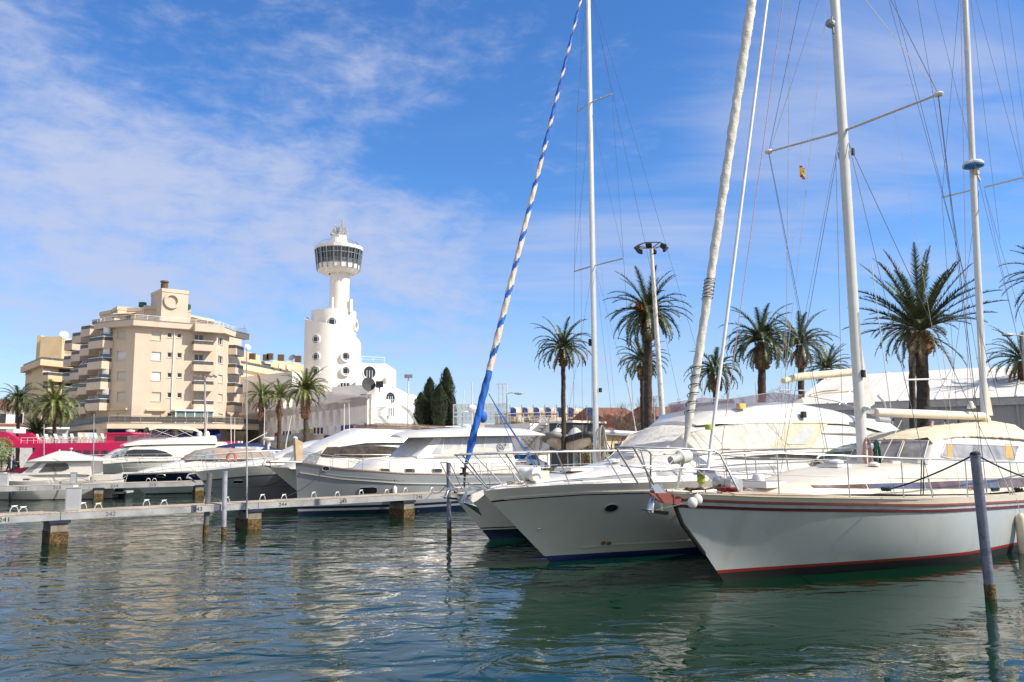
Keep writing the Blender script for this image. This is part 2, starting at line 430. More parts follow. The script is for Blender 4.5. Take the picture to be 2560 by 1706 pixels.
# --- the big cream block ---
_p1 = at(330, 1000, 113); _p2 = at(535.5, 1000, 119.6); _p3 = at(568, 1000, 124.6); _p0 = at(274, 1000, 114.6); _p00 = at(240, 1000, 116.5)
apt = thing('apartment_building', 'large cream apartment block whose square roof tower bears a round ring emblem', 'building', (_p1.x, _p1.y, QZ), group=None)
FM, FR_, FL = Facade(_p1, _p2), Facade(_p2, _p3), Facade(_p0, _p1)
ztop = FM.uz(*cc(1205, 492))[1]; zbase = QZ
def rects(F, x0, x1, ys): return [F.rect(*cc(x0, a), *cc(x1, b)) for a, b in ys]
rowA = [(545, 622), (730, 806), (912, 990), (1097, 1178), (1285, 1350)]
hA = rects(FM, 1385, 1467, rowA); hB = rects(FM, 1527, 1567, [(553, 598), (735, 780), (920, 963), (1100, 1147), (1287, 1322)])
hC = rects(FM, 1617, 1657, [(560, 603), (738, 784), (922, 964), (1103, 1150)])
hD = rects(FM, 1773, 1852, [(570, 690), (750, 870), (928, 1048), (1105, 1225)])
hL = rects(FL, 1068, 1146, [(537, 613), (722, 800), (907, 988), (1095, 1173), (1283, 1345)])
hR = rects(FR_, 1990, 2030, [(595, 662), (768, 835), (940, 1012), (1115, 1187), (1293, 1355)])
mb = MB()
FM.wall(mb, 4.0, ztop, hA + hB + hC + hD); FL.wall(mb, 4.0, ztop, hL); FR_.wall(mb, 4.0, ztop, hR)
# body behind the facades
back = [_p0, _p3 + Vector((3, 30, 0)), _p0 + Vector((-8, 36, 0))]
poly = [_p0 - FL.d * 0 - FL.n * .5, _p1 - FL.n * .0 + Vector((.1, .62, 0)), _p2 + Vector((-.45, .3, 0)), _p3 + Vector((-.5, 0, 0)), _p3 + Vector((-10.5, 26, 0)), _p0 + Vector((-14, 30, 0))]
mb.prism([(p.x, p.y) for p in poly], QZ, ztop - .05)
mb.build('wall', stucco, apt, world=True)
for i, h in enumerate(hA): window(FM, h, apt, 'white' if i in (1, 2) else 'shutter')
for h in hB + hC: window(FM, h, apt, 'glass', mull=0)
for i, h in enumerate(hD): window(FM, h, apt, 'glass' if i < 2 else 'shutter', mull=1)
for i, h in enumerate(hL): window(FL, h, apt, 'white' if i == 1 else 'shutter')
for i, h in enumerate(hR): window(FR_, h, apt, 'glass' if i < 2 else 'shutter')
for y in (665, 850, 1030, 1210):
    u0, z = FM.uz(*cc(1745, y)); u1, _ = FM.uz(*cc(1925, y)); balcony(FM, u0, u1, z, apt, 1.25, .72, .5)
for y in (700, 875, 1048, 1222):
    z = FR_.uz(*cc(2090, y))[1]; balcony(FR_, FR_.L - .3, FR_.L + 3.2, z, apt, 1.2, .75, .5)
# downpipe
p = MB(); a = FM.uz(*cc(1590, 515)); b_ = FM.uz(*cc(1581, 1250)); p.tube([FM.pt(a[0], a[1], .09), FM.pt(a[0], b_[1], .09)], .07, 6); p.build('downpipe', shutter_w, apt, world=True)
# roof parapet: overhanging band with a rail
def band(name, pts, z0, z1, out, mt, root, th=.25, world=True):
    mb = MB()
    P = [Vector((p[0], p[1], 0)) for p in pts]
    nrm = []
    for i in range(len(P)):
        ns = []
        if i > 0: d = (P[i] - P[i - 1]).normalized(); ns.append(Vector((d.y, -d.x, 0)))
        if i < len(P) - 1: d = (P[i + 1] - P[i]).normalized(); ns.append(Vector((d.y, -d.x, 0)))
        n_ = sum(ns, Vector()).normalized(); nrm.append(n_ / max(.5, n_.dot(ns[0])))
    rows = []
    for p, n_ in zip(P, nrm):
        a = p + n_ * out; b = p + n_ * (out - th)
        rows.append([(a.x, a.y, z0), (a.x, a.y, z1), (b.x, b.y, z1), (b.x, b.y, z0)])
    mb.grid(rows, closed=True); mb.add(rows[0], [(0, 1, 2, 3)]); mb.add(rows[-1], [(3, 2, 1, 0)])
    return mb.build(name, mt, root, world=world), [p + n_ * (out - th / 2) for p, n_ in zip(P, nrm)]
line = [_p00, _p0, _p1, _p2, _p3, _p3 + Vector((1, 4, 0))]
zpar = FM.uz(*cc(1205, 440))[1]
o_, ln = band('parapet', line, ztop - .02, zpar, .85, stucco, apt, th=.9)
o_, _l = band('coping', line, zpar + .003, zpar + .09, .92, coping, apt, th=.35)
def railing(name, ln, z0, z1, root, mt, nper=1.6, bars=1, panel=None, r=.035):
    mb = MB(); pts = [Vector((p.x, p.y, z1)) for p in ln]; mb.tube(pts, r, 5)
    for k in range(1, bars + 1): mb.tube([Vector((p.x, p.y, lerp(z0, z1, k / (bars + 1)))) for p in ln], r * .6, 4)
    for i in range(len(ln) - 1):
        d = ln[i + 1] - ln[i]; m_ = max(1, int(d.length / nper))
        for k in range(m_ + (i == len(ln) - 2)):
            q = ln[i] + d * (k / m_); mb.tube([(q.x, q.y, z0), (q.x, q.y, z1)], r * .8, 4)
    o = mb.build(name, mt, root, world=True)
    if panel:
        mb = MB()
        for i in range(len(ln) - 1):
            a, b = ln[i], ln[i + 1]; mb.bar((a.x, a.y, (z0 + z1) / 2), (b.x, b.y, (z0 + z1) / 2), .02, (z1 - z0) * .75)
        q = mb.build('panel', panel, o); q.data.transform(root.matrix_basis.inverted())
    return o
railing('railing', ln, zpar + .1, zpar + .75, apt, frame_w, 1.5, 2)
# roof-top storeys
def boxpx(mb, x0, x1, ytop, Y, depth, zb, roof=None, skew=(0, 0)):
    a = at(*cc(x0, 900), Y); b = at(*cc(x1, 900), Y + skew[0]); z = at(*cc((x0 + x1) / 2, ytop), Y).z
    d = (b - a); d.z = 0; n_ = Vector((-d.y, d.x, 0)).normalized() * depth
    poly = [a, b, b + n_, a + n_]
    mb.prism([(p.x, p.y) for p in poly], zb, z)
    return poly, z
mb = MB(); cp = MB()
for (x0, x1, yt, Y, dp, sk) in ((1445, 1690, 150, 115.2, 5, (2.4, 0)), (1700, 1930, 392, 121, 8, (5, 0)), (1040, 1290, 335, 117, 8, (-.5, 0)), (1290, 1450, 308, 116.6, 9, (1.2, 0)), (990, 1045, 350, 119, 8, (-3, 0)), (885, 990, 372, 120.5, 9, (-2, 0)), (1690, 1716, 342, 119.0, 3, (.2, 0))):
    poly, z = boxpx(mb, x0, x1, yt, Y, dp, ztop - .1, skew=sk)
    c = sum(poly, Vector()) / 4; cp.prism([((p.x - c.x) * 1.03 + c.x, (p.y - c.y) * 1.03 + c.y) for p in poly], z - .45, z + .05)
mb.build('penthouse', stucco, apt, world=True); cp.build('cornice', stucco, apt, world=True)
TF = Facade(at(*cc(1445, 300), 115.2), at(*cc(1690, 300), 117.6))
mb = MB(); u, z = TF.uz(*cc(1560, 268)); ang = math.atan2(TF.d.y, TF.d.x)
RM = Matrix.Rotation(ang, 3, 'Z') @ Matrix.Rotation(pi / 2, 3, 'X')
mb.lathe([(.78, 0), (1.12, 0), (1.12, .55), (.78, .55), (.78, 0)], 28, TF.pt(u, z, .0), RM, cap=False)
mb.build('emblem_ring', stucco, apt, world=True)
h = TF.rect(*cc(1625, 385), *cc(1675, 468)); mb = MB(); TF.box(mb, *h, .0, .03); mb.build('door', glass_d, apt, world=True)
mb = MB(); q = at(*cc(1500, 118), 117); mb.lathe([(.5, -.6), (.5, .1), (.42, .1), (.42, .3), (.6, .32), (.55, .55), (.3, .6)], 12, q); mb.build('chimney', mat('brown_chimney', (.13, .08, .05), .9), apt, world=True)
greenp = mat('green_vent', (.01, .09, .06), .6)
for (x, y, Y) in ((1300, 300, 118), (1705, 320, 119)):
    mb = MB(); mb.box(at(*cc(x, y), Y), (.9, .6, .7)); mb.build('roof_vent', greenp, apt, world=True)
F2 = Facade(at(*cc(1040, 400), 117), at(*cc(1290, 400), 116.5)); F3 = Facade(at(*cc(1290, 400), 116.6), at(*cc(1450, 400), 117.8)); F4 = Facade(at(*cc(1700, 400), 121), at(*cc(1930, 400), 126))
for F, r in ((F2, (1110, 400, 1190, 455)), (F3, (1325, 385, 1380, 450)), (F4, (1725, 440, 1870, 480)), (F2, (1015, 410, 1040, 455))):
    h = F.rect(*cc(r[0], r[1]), *cc(r[2], r[3])); mb = MB(); F.box(mb, *h, .01, .04); mb.build('window', glass_d, apt, world=True)
for F, r in ((F2, (1075, 370, 1240, 388)), (F4, (1720, 425, 1940, 442))):
    u0, u1, z0, z1 = F.rect(*cc(r[0], r[1]), *cc(r[2], r[3])); mb = MB()
    mb.slab([F.pt(u0, z1, 0), F.pt(u1, z1, 0), F.pt(u1, z0 - .15, 1.6), F.pt(u0, z0 - .15, 1.6)], (0, 0, -.05)); mb.build('awning', stucco_o, apt, world=True)
# protruding roof balcony at the right
u0 = FM.uz(*cc(1750, 500))[0]; zt = FM.uz(*cc(1760, 478))[1]
mb = MB(); FM.box(mb, u0, FM.L + .6, zt - 1.2, zt - .05, .6, 1.7); mb.build('balcony', stucco, apt, world=True)
# glazed porch on the first floor
gp = Facade(FM.pt(0, 0, 1.8), FM.pt(FM.L, 0, 1.8))
u0, zt = gp.uz(*cc(1605, 1262)); u1, _ = gp.uz(*cc(1945, 1262)); zl = FM.uz(*cc(1600, 1385))[1]
mb = MB(); FM.box(mb, u0 - .2, u1 + .2, zt - .1, zt + .12, .0, 2.0)
for k in range(5):
    c = lerp(u0, u1, k / 4); FM.box(mb, c - .07, c + .07, zl, zt - .1, 1.66, 1.8)
o = mb.build('porch', frame_w, apt, world=True)
mb = MB(); FM.box(mb, u0, u1, zl, zt - .1, 1.70, 1.74); FM.box(mb, u0, u0 + .04, zl, zt - .1, .02, 1.7); q = mb.build('pane', mat('green_tinted_glass', (.16, .24, .24), .1, var=.2), o); q.data.transform(apt.matrix_basis.inverted())
for F, x0, x1, y in ((FM, 1330, 1510, 1258), (FL, 1018, 1165, 1253)):
    u0, z = F.uz(*cc(x0, y)); u1, _ = F.uz(*cc(x1, y)); mb = MB(); F.box(mb, u0, u1, z - .15, z + .08, .0, .35); mb.build('folded_awning', stucco_o, apt, world=True)
# first-floor terrace over the shops
zl1 = FM.uz(*cc(1228, 1385))[1]; zl0 = FM.uz(*cc(1228, 1432))[1]
tl = [at(*cc(560, 1400), 131), at(*cc(850, 1400), 116), _p1 + Vector((-1.5, -2.6, 0)), _p2 + Vector((1.2, -3.0, 0)), _p3 + Vector((3.5, 1.5, 0)), _p3 + Vector((6, 12, 0))]
o_, ln = band('terrace_canopy', tl, zl0, zl1, .6, stucco, apt, th=.5)
o_, _l = band('terrace_coping', tl, zl1 + .003, zl1 + .07, .66, coping, apt, th=.3)
mb = MB(); mb.prism([(p.x, p.y) for p in tl] + [(_p3.x - 3, _p3.y + 14), (_p0.x - 12, _p0.y + 25)], zl0 + .1, zl0 + .3); mb.build('terrace_deck', stucco, apt, world=True)
railing('railing', ln, zl1 + .08, zl1 + 1.0, apt, coping, 1.9, 1, rail_d)
# shops on the ground floor
SF = Facade(_p1 + Vector((-1, -.6, 0)), _p2 + Vector((.6, -.9, 0)))
mb = MB(); SF.box(mb, -3, SF.L, QZ, zl0 + .1, -.3, 0.0); mb.build('shop_wall', stucco, apt, world=True)
def awn(px0, px1, name_='awning'):
    u0 = SF.uz(px0, 1080)[0]; u1 = SF.uz(px1, 1080)[0]; z1 = zl0 - .05
    mb = MB(); mb.slab([SF.pt(u0, z1, .05), SF.pt(u1, z1, .05), SF.pt(u1, z1 - .9, 1.3), SF.pt(u0, z1 - .9, 1.3)], (0, 0, -.03))
    SF.box(mb, u0, u1, z1 - 1.25, z1 - .9, 1.28, 1.31)
    o = mb.build('awning', awn_b, apt, world=True)
    mb = MB(); n_ = int((z1 - 1.3 - QZ) / .14)
    for k in range(n_): SF.box(mb, u0 + .15, u1 - .15, QZ + k * .14, QZ + k * .14 + .125, .02, .06)
    mb.build('roller_shutter', steel_sh, apt, world=True)
    return (u0 + u1) / 2, z1
for a, b in ((268, 336), (345, 434), (442, 548)):
    u, z = awn(a, b)
    if a == 345:
        t = text_mesh('La Petite Marina', .85, text_w, apt, 'shop_lettering', Matrix(), .35)
        nn = (SF.n * 1.25 + Vector((0, 0, 1.25))).normalized()
        t.data.transform(Matrix.Translation(-Vector((_p1.x, _p1.y, QZ))) @ basis(SF.pt(u, z - .45, .74), SF.d, nn))
mb = MB(); ns = SF.pt(SF.uz(340, 1090)[0], SF.uz(340, 1088)[1], .1)
mb.lathe([(0, 0), (.55, 0), (.55, .05), (0, .05)], 20, ns, RM, cap=False); o = mb.build('no_entry_sign', mat('sign_red', (.45, .02, .02), .5), apt, world=True)
mb = MB(); SF.box(mb, SF.uz(340, 1090)[0] - .4, SF.uz(340, 1090)[0] + .4, ns.z - .09, ns.z + .09, .155, .17); q = mb.build('bar', text_w, o); q.data.transform(apt.matrix_basis.inverted())
# stepped wings on the left, each with stacked balconies
def wing(px0, px1, Y, ytop, rails, root, dark=True, mt=None, out=1.5, z0=QZ):
    a, b = at(px0, 1000, Y), at(px1, 1000, Y - 1.2 * (px1 - px0) / 22)
    F = Facade(a, b); zt = at(px0, ytop, Y).z
    mb = MB(); mb.prism([(p.x, p.y) for p in (F.pt(0, 0, -.05), F.pt(F.L, 0, -.05), F.pt(F.L, 0, -22), F.pt(0, 0, -22))], z0, zt)
    mb.build('wing', mt or stucco, root, world=True)
    for y in rails:
        z = at(px0, y, Y).z
        if z > zt + .2: continue
        mb = MB(); F.box(mb, .3, F.L - .3, z - .7, z + 1.35, -.04, .0); mb.build('window', glass_d if dark else shutter, root, world=True)  # dark panel stands in for the shade inside the balcony recess
        balcony(F, -.1, F.L + .1, z, root, out, .85, .5, m=mt)
    return F
wing(240, 274, 116.4, 801, [680 + y / 3.647 for y in (648, 835, 1018, 1205)], apt, z0=zl0)
wing(218, 239, 119.8, 800, [680 + y / 3.647 for y in (540, 712, 885, 1060, 1235)], apt, z0=zl0)
wing(196, 217, 123.5, 833, [680 + y / 3.647 for y in (600, 765, 930, 1095, 1250)], apt, z0=zl0)
wing(177, 195, 127.5, 850, [680 + y / 3.647 for y in (665, 810, 960, 1110)], apt, z0=zl0)
mb = MB(); Yw = 118.0
q0, q1 = at(*cc(745, 812), 120.5), at(*cc(868, 812), 118.5)
for k in range(9):
    a = q0.lerp(q1, k / 9); b = q0.lerp(q1, (k + 1) / 9); mb.mat(k % 2)
    mb.slab([a, b, b + Vector((.1, -1.2, -.7)), a + Vector((.1, -1.2, -.7))], (0, 0, -.04))
mb.build('striped_awning', [canvas_n, canvas_w], apt, world=True)
for (x, y) in ((975, 537), (970, 720), (965, 905), (965, 1090)):
    mb = MB(); c = at(*cc(x, y), 114.2); mb.box(c, (.8, .4, .9)); mb.lathe([(.3, 0), (.3, .05)], 12, c + Vector((0, -.25, 0)), Matrix.Rotation(pi / 2, 3, 'X')); mb.build('air_conditioner', shutter_w, apt, world=True)

# --- ochre block further left with two dishes ---
L1, L2, L3 = at(60, 1000, 152), at(105.5, 1000, 140), at(192, 1000, 146)
apl = thing('apartment_building', 'yellow ochre apartment block at the far left with satellite dishes beside its plain roof tower', 'building', (L2.x, L2.y, QZ))
FA, FB = Facade(L1, L2), Facade(L2, L3)
zt = FB.uz(*cc(440, 860))[1]
hS = [FA.rect(*cc(x0, y), *cc(x0 + 10, y + 55)) for y in (880, 1010) for x0 in (235, 255, 275)]
mb = MB(); FA.wall(mb, QZ, zt, hS); mb.prism([(p.x, p.y) for p in (FA.pt(0, 0, -.3), FA.pt(FA.L - .3, 0, -.3), FB.pt(0, 0, -.1), FB.pt(FB.L, 0, -.1), L3 + Vector((-9, 22, 0)), L1 + Vector((-5, 9, 0)))], QZ, zt - .05)
mb.build('wall', stucco_o, apl, world=True)
for h in hS: window(FA, h, apl, 'glass', mull=0)
o_, ln = band('parapet', [L1, L2, L3], zt - .05, FB.uz(*cc(440, 808))[1], .9, stucco_o, apl, th=.9)
railing('railing', ln, FB.uz(*cc(440, 808))[1], FB.uz(*cc(440, 780))[1], apl, coping, 1.8, 1, rail_d)
for y in (945, 1065, 1185, 1330):
    u0, z = FB.uz(*cc(388, y)); u1, _ = FB.uz(*cc(690, y)); balcony(FB, u0, u1, z, apl, 1.4, .8, .5, m=stucco_o)
    h = FB.rect(*cc(540, y - 55), *cc(675, y + 20)); mb = MB(); FB.box(mb, *h, -.08, .03); mb.build('window', glass_d, apl, world=True)
    h = FB.rect(*cc(390, y - 65), *cc(455, y + 20)); mb = MB(); FB.box(mb, *h, -.08, .03); mb.build('window', shutter, apl, world=True)
mb = MB()
for x0, x1, yt, Y, dp in ((318, 352, 580, 147, 8), (352, 552, 590, 146, 6), (552, 712, 700, 147, 8)):
    boxpx(mb, x0, x1, yt, Y, dp, zt - .2)
mb.build('penthouse', stucco_o, apl, world=True)
h = Facade(at(*cc(552, 800), 147), at(*cc(712, 800), 147)); mb = MB(); hh = h.rect(*cc(585, 750), *cc(680, 800)); h.box(mb, *hh, .0, .04); mb.build('window', shutter_w, apl, world=True)
def dish(px, py, Y, r, az, root, mt=white2):
    c = at(px, py, Y); M_ = Matrix.Rotation(az, 3, 'Z') @ Matrix.Rotation(radians_(58), 3, 'X')
    mb = MB(); mb.lathe([(0, 0), (r * .5, r * .06), (r, r * .24), (r, r * .27), (r * .5, r * .09), (0, .02)], 20, c, M_, cap=False)
    mb.tube([c, c + M_ @ Vector((0, 0, r * .8))], .03, 5); mb.tube([c, c - Vector((0, 0, r * 1.9))], .05, 5)
    return mb.build('satellite_dish', mt, root, world=True, smooth=40)
radians_ = R
dish(*cc(585, 578), 144, .75, R(40), apl); dish(*cc(625, 640), 144, .7, R(60), apl)

# --- block behind the white building ---
def c2(x, y): return 560 + x / 2.7517, 540 + y / 2.7517
B1, B2, B3 = at(*c2(40, 1000), 168), at(*c2(120, 1000), 160), at(*c2(490, 1000), 185)
apr = thing('apartment_building', 'low cream apartment block showing over the long white wall left of the harbour tower', 'building', (B2.x, B2.y, QZ))
FB2 = Facade(B2, B3); FA2 = Facade(B1, B2)
zt = FB2.uz(*c2(180, 1050))[1]
mb = MB(); mb.prism([(p.x, p.y) for p in (B1, B2, B3, B3 + Vector((0, 20, 0)), B1 + Vector((0, 20, 0)))], QZ, zt)
mb.build('wall', stucco_o, apr, world=True)
o_, ln = band('parapet', [B1, B2, B3], zt - .6, zt + .5, .9, stucco_o, apr, th=.9)
railing('railing', ln, zt + .5, zt + 1.15, apr, coping, 1.8, 1, rail_d)
mb = MB()
for x0, x1, yt, Y, dp in ((60, 170, 915, 172, 8), (180, 335, 985, 168, 8), (335, 430, 990, 176, 7), (430, 505, 998, 182, 7)):
    a = at(*c2(x0, 1000), Y); b = at(*c2(x1, 1000), Y + (x1 - x0) * .05); z = at(*c2((x0 + x1) / 2, yt), Y).z
    mb.prism([(a.x, a.y), (b.x, b.y), (b.x, b.y + dp), (a.x, a.y + dp)], zt, z)
mb.build('penthouse', stucco_o, apr, world=True)
FP = Facade(at(*c2(180, 1000), 168), at(*c2(335, 1000), 175.7)); FQ = Facade(at(*c2(335, 1000), 176), at(*c2(505, 1000), 184))
for F, r, k in ((FP, (203, 1020, 247, 1048), 0), (FP, (277, 1018, 320, 1050), 0), (FQ, (378, 1015, 400, 1050), 1), (FQ, (430, 1025, 465, 1055), 1), (FP, (265, 1085, 275, 1110), 0)):
    mb = MB(); F.box(mb, *F.rect(*c2(r[0], r[1]), *c2(r[2], r[3])), .0, .05); mb.build('window', [glass_d, shutter][k], apr, world=True)
mb = MB()
for x, y in ((85, 968), (195, 968), (290, 975), (317, 968), (392, 976), (510, 985)): mb.box(at(*c2(x, y), 172), (1.2, .8, 1.3))
mb.build('chimneys', mat('brown_chimney', (.13, .08, .05), .9), apr, world=True)
dish(*c2(162, 905), 170, .7, R(50), apr); dish(*c2(470, 978), 176, .8, R(-20), apr, metal_g)
mb = MB(); q = at(*c2(135, 910), 172); mb.tube([q, q + Vector((0, 0, 5))], .05, 5); mb.tube([q + Vector((-.6, 0, 4.2)), q + Vector((.6, 0, 4.2))], .03, 4); mb.build('aerial', metal_g, apr, world=True)

# --- house with red roof at the left edge ---
H2 = at(58, 1050, 114); H1 = H2 - Vector((17, 10, 0))
hs = thing('small_house', 'small white house with a red tiled roof at the left edge behind the palms', 'house', (H2.x, H2.y, QZ))
FH = Facade(H1, H2); ze = FH.uz(30, 1022)[1]
mb = MB(); FH.box(mb, 0, FH.L, QZ, ze, -8, 0); mb.build('wall', stucco_w, hs, world=True)
mb = MB(); zr = ze + 1.5
mb.add([FH.pt(-.4, ze, .5), FH.pt(FH.L + .4, ze, .5), FH.pt(FH.L + .4, zr, -4), FH.pt(-.4, zr, -4), FH.pt(-.4, ze, -8.5), FH.pt(FH.L + .4, ze, -8.5)], [(0, 1, 2, 3), (3, 2, 5, 4), (0, 3, 4), (1, 5, 2)])
mb.add([FH.pt(-.4, ze - .2, .5), FH.pt(FH.L + .4, ze - .2, .5), FH.pt(FH.L + .4, ze, .5), FH.pt(-.4, ze, .5)], [(0, 1, 2, 3)])
mb.build('roof', terra, hs, world=True)
for r in ((0, 1035, 14, 1058), (39, 1035, 56, 1058), (10, 1075, 30, 1092)):
    mb = MB(); FH.box(mb, *FH.rect(*r), .0, .04); mb.build('window', glass_d, hs, world=True)
mb = MB(); u0, z = FH.uz(-20, 1060); FH.box(mb, u0, FH.L, z - .3, z, 0, 1.5); mb.build('balcony', terra, hs, world=True)
# shop strip below with a blue sign
sp = thing('shop_row', 'low grey shop row with a blue sign behind the pink ship', 'shop', (*at(60, 1090, 108).xy, QZ))
S1_, S2_ = at(-40, 1090, 106), at(170, 1090, 112); FS = Facade(S1_, S2_); zt = FS.uz(80, 1073)[1]
mb = MB(); FS.box(mb, 0, FS.L, QZ, zt, -5, 0); mb.build('wall', mat('grey_render', (.34, .34, .36), .9), sp, world=True)
mb = MB(); FS.box(mb, 0, FS.L, zt, zt + .25, -5, .8); mb.build('canopy', stucco_w, sp, world=True)
mb = MB(); h = FS.rect(35, 1080, 78, 1088); FS.box(mb, *h, .02, .1); o = mb.build('sign', awn_b, sp, world=True)
mb = MB(); h2 = FS.rect(36, 1081, 59, 1087); FS.box(mb, *h2, .101, .12); q = mb.build('sign_panel', mat('sign_white', (.6, .66, .75), .5), o); q.data.transform(sp.matrix_basis.inverted())

# --- white harbour building: long wall with portholes, stepped drums, control tower ---
cor = at(918, 1050, 93); far = at(560, 1050, 152)
hb = thing('harbour_building', 'white harbour building whose round tower carries a glazed control room, left of the cypresses', 'building', (cor.x, cor.y, QZ))
FW = Facade(far, cor); zc = FW.uz(918, 995)[1]; zf = FW.uz(575, 957)[1]
FWr = Facade(cor, at(1040, 1050, 99))
mb = MB()
# long wall with real round openings (upper row pierces the parapet, lower row is a deep recess)
def porthole_wall(F, u0, u1, ztopf, z0, holes, mb, nseg=16):
    holes = sorted(holes, key=lambda h: h[0]); edges = [u0]
    for a, b in zip(holes, holes[1:]): edges.append((a[0] + b[0]) / 2)
    edges.append(u1)
    for h, a, b in zip(holes, edges, edges[1:]):
        cu, cz, ru, rz, dep = h; lo, hi = cz - rz * 1.8, cz + rz * 1.8
        ring = [(cu + ru * cos(2 * pi * k / nseg), cz + rz * sin(2 * pi * k / nseg)) for k in range(nseg)]
        out = []
        for k in range(nseg):
            c_, s_ = cos(2 * pi * k / nseg), sin(2 * pi * k / nseg)
            t = 1 / max(abs(c_), abs(s_)); x, y = c_ * t, s_ * t
            out.append((cu + (x * (b - cu) if x > 0 else x * (cu - a)), cz + y * (hi - cz)))
        vs = [F.pt(p[0], p[1]) for p in ring] + [F.pt(p[0], p[1]) for p in out] + [F.pt(p[0], p[1], -dep) for p in ring]
        fs = [(k, (k + 1) % nseg, (k + 1) % nseg + nseg, k + nseg) for k in range(nseg)] + [(k, (k + 1) % nseg, (k + 1) % nseg + 2 * nseg, k + 2 * nseg) for k in range(nseg)]
        mb.add(vs, fs)
    return lo, hi
low = []
for px, py in ((152, 1455), (172, 1450), (205, 1445), (238, 1441), (272, 1437), (309, 1433), (346, 1429), (384, 1424), (423, 1420), (462, 1416), (503, 1411), (546, 1406), (592, 1402), (637, 1397), (685, 1393), (736, 1387), (786, 1382)):
    u, z = FW.uz(*c2(px, py)); low.append([u, z])
zl_ = sum(h[1] for h in low) / len(low); us_ = [h[0] for h in low]
ups = []
for px, py in ((80, 1330), (108, 1332), (137, 1327), (169, 1323), (204, 1317), (240, 1311), (273, 1307), (308, 1302), (345, 1295), (383, 1289), (420, 1283), (458, 1276)):
    ups.append(FW.uz(*c2(px, py)))
zu_ = sum(h[1] for h in ups) / len(ups)
lh = [(u, zl_, .85, 1.15, .5) for u in us_]; uh = [(h[0], zu_, .85, 1.15, 1.0) for h in ups]
l0, l1 = porthole_wall(FW, 0, us_[-1] + 1.6, None, None, lh, mb); u0_, u1_ = porthole_wall(FW, 0, ups[-1][0] + 1.6, None, None, uh, mb)
def quadw(F, a, b, za, zb, zc_, zd): mb.add([F.pt(a, za), F.pt(b, zb), F.pt(b, zc_), F.pt(a, zd)], [(0, 1, 2, 3)])
ztl = lambda u: lerp(zf, zc, u / FW.L)
Ue = us_[-1] + 1.6; Uf = ups[-1][0] + 1.6
quadw(FW, 0, FW.L, QZ, QZ, l0, l0); quadw(FW, 0, FW.L, l1, l1, u0_, u0_)
quadw(FW, Ue, FW.L, l0, l0, l1, l1); quadw(FW, Uf, FW.L, u0_, u0_, u1_ if u1_ < ztl(FW.L) else ztl(FW.L), u1_)
quadw(FW, 0, Uf, u1_, u1_, max(ztl(Uf), u1_ + .02), ztl(0))
quadw(FW, Uf, FW.L, u1_, min(u1_, zc - .01), zc, ztl(Uf))
# recess back wall and wall thickness
mb.add([FW.pt(0, QZ, -.5), FW.pt(FW.L, QZ, -.5), FW.pt(FW.L, l1 + .2, -.5), FW.pt(0, l1 + .2, -.5)], [(0, 1, 2, 3)])
mb.add([FW.pt(0, zf, 0), FW.pt(FW.L, zc, 0), FW.pt(FW.L, zc, -.35), FW.pt(0, zf, -.35)], [(0, 1, 2, 3)])
mb.add([FW.pt(0, l1, -.35), FW.pt(0, zf, -.35), FW.pt(FW.L, zc, -.35), FW.pt(FW.L, l1, -.35)] , [(0, 3, 2, 1)]) if False else None
# deck behind the parapet, set low so the sun reaches through the upper portholes
mb.add([FW.pt(0, l1 + .2, -.35), FW.pt(FW.L - 9, l1 + .2, -.35), FW.pt(FW.L - 9, l1 + .2, -7), FW.pt(0, l1 + .2, -7)], [(0, 1, 2, 3)])
FWr.box(mb, 0.02, FWr.L, QZ, zc - .02, -12, -.02) if False else None
mb.build('long_wall', stucco_w, hb, world=True)
mb = MB()
# right-hand sunlit end volumes
def vol(x0, x1, yt, Y, dp, zb=QZ, dY=0, c=c2):
    a = at(*c(x0, 1250), Y); b = at(*c(x1, 1250), Y + dY); z = at(*c((x0 + x1) / 2, yt), Y).z
    mb.prism([(a.x, a.y), (b.x, b.y), (b.x, b.y + dp), (a.x, a.y + dp)], zb, z)
vol(986, 1110, 1252, 93.2, 14, dY=1.5)
vol(986, 1040, 1180, 94.6, 3)
vol(1075, 1188, 1178, 98, 14, dY=2)
vol(1185, 1302, 1222, 102, 12, dY=2)
vol(905, 1112, 1008, 112, 10, dY=2)
vol(740, 1090, 1178, 106, 10, dY=-6)
mb.build('side_block', stucco_w, hb, world=True)
mb = MB(); a = at(*c2(1112, 1100), 112)
mb.build if False else None
# curved skirt right of the side block
mb = MB(); rows = []
for k in range(9):
    t = k / 8; px = 1112 + (1 - sin(t * pi / 2)) * 45 - 0; py = 1175 - (1 - cos(t * pi / 2)) * 120
    p = at(*c2(1112 + 45 * (1 - sin(t * pi / 2)), 1175 - 90 * t * t), 112); rows.append([p, Vector((p.x, p.y + 8, p.z))])
rows.append([at(*c2(1112, 1085), 112), at(*c2(1112, 1085), 112) + Vector((0, 8, 0))])
base = at(*c2(1112, 1178), 112)
pr = [(r[0].x, r[0].z) for r in rows] + [(base.x, base.z)]
mb.add([(x, 112, z) for x, z in pr] + [(x, 120, z) for x, z in pr], [tuple(range(len(pr)))] + [tuple(range(len(pr), 2 * len(pr)))[::-1]] + [(i, (i + 1) % len(pr), (i + 1) % len(pr) + len(pr), i + len(pr)) for i in range(len(pr))])
mb.build('curved_buttress', stucco_w, hb, world=True)
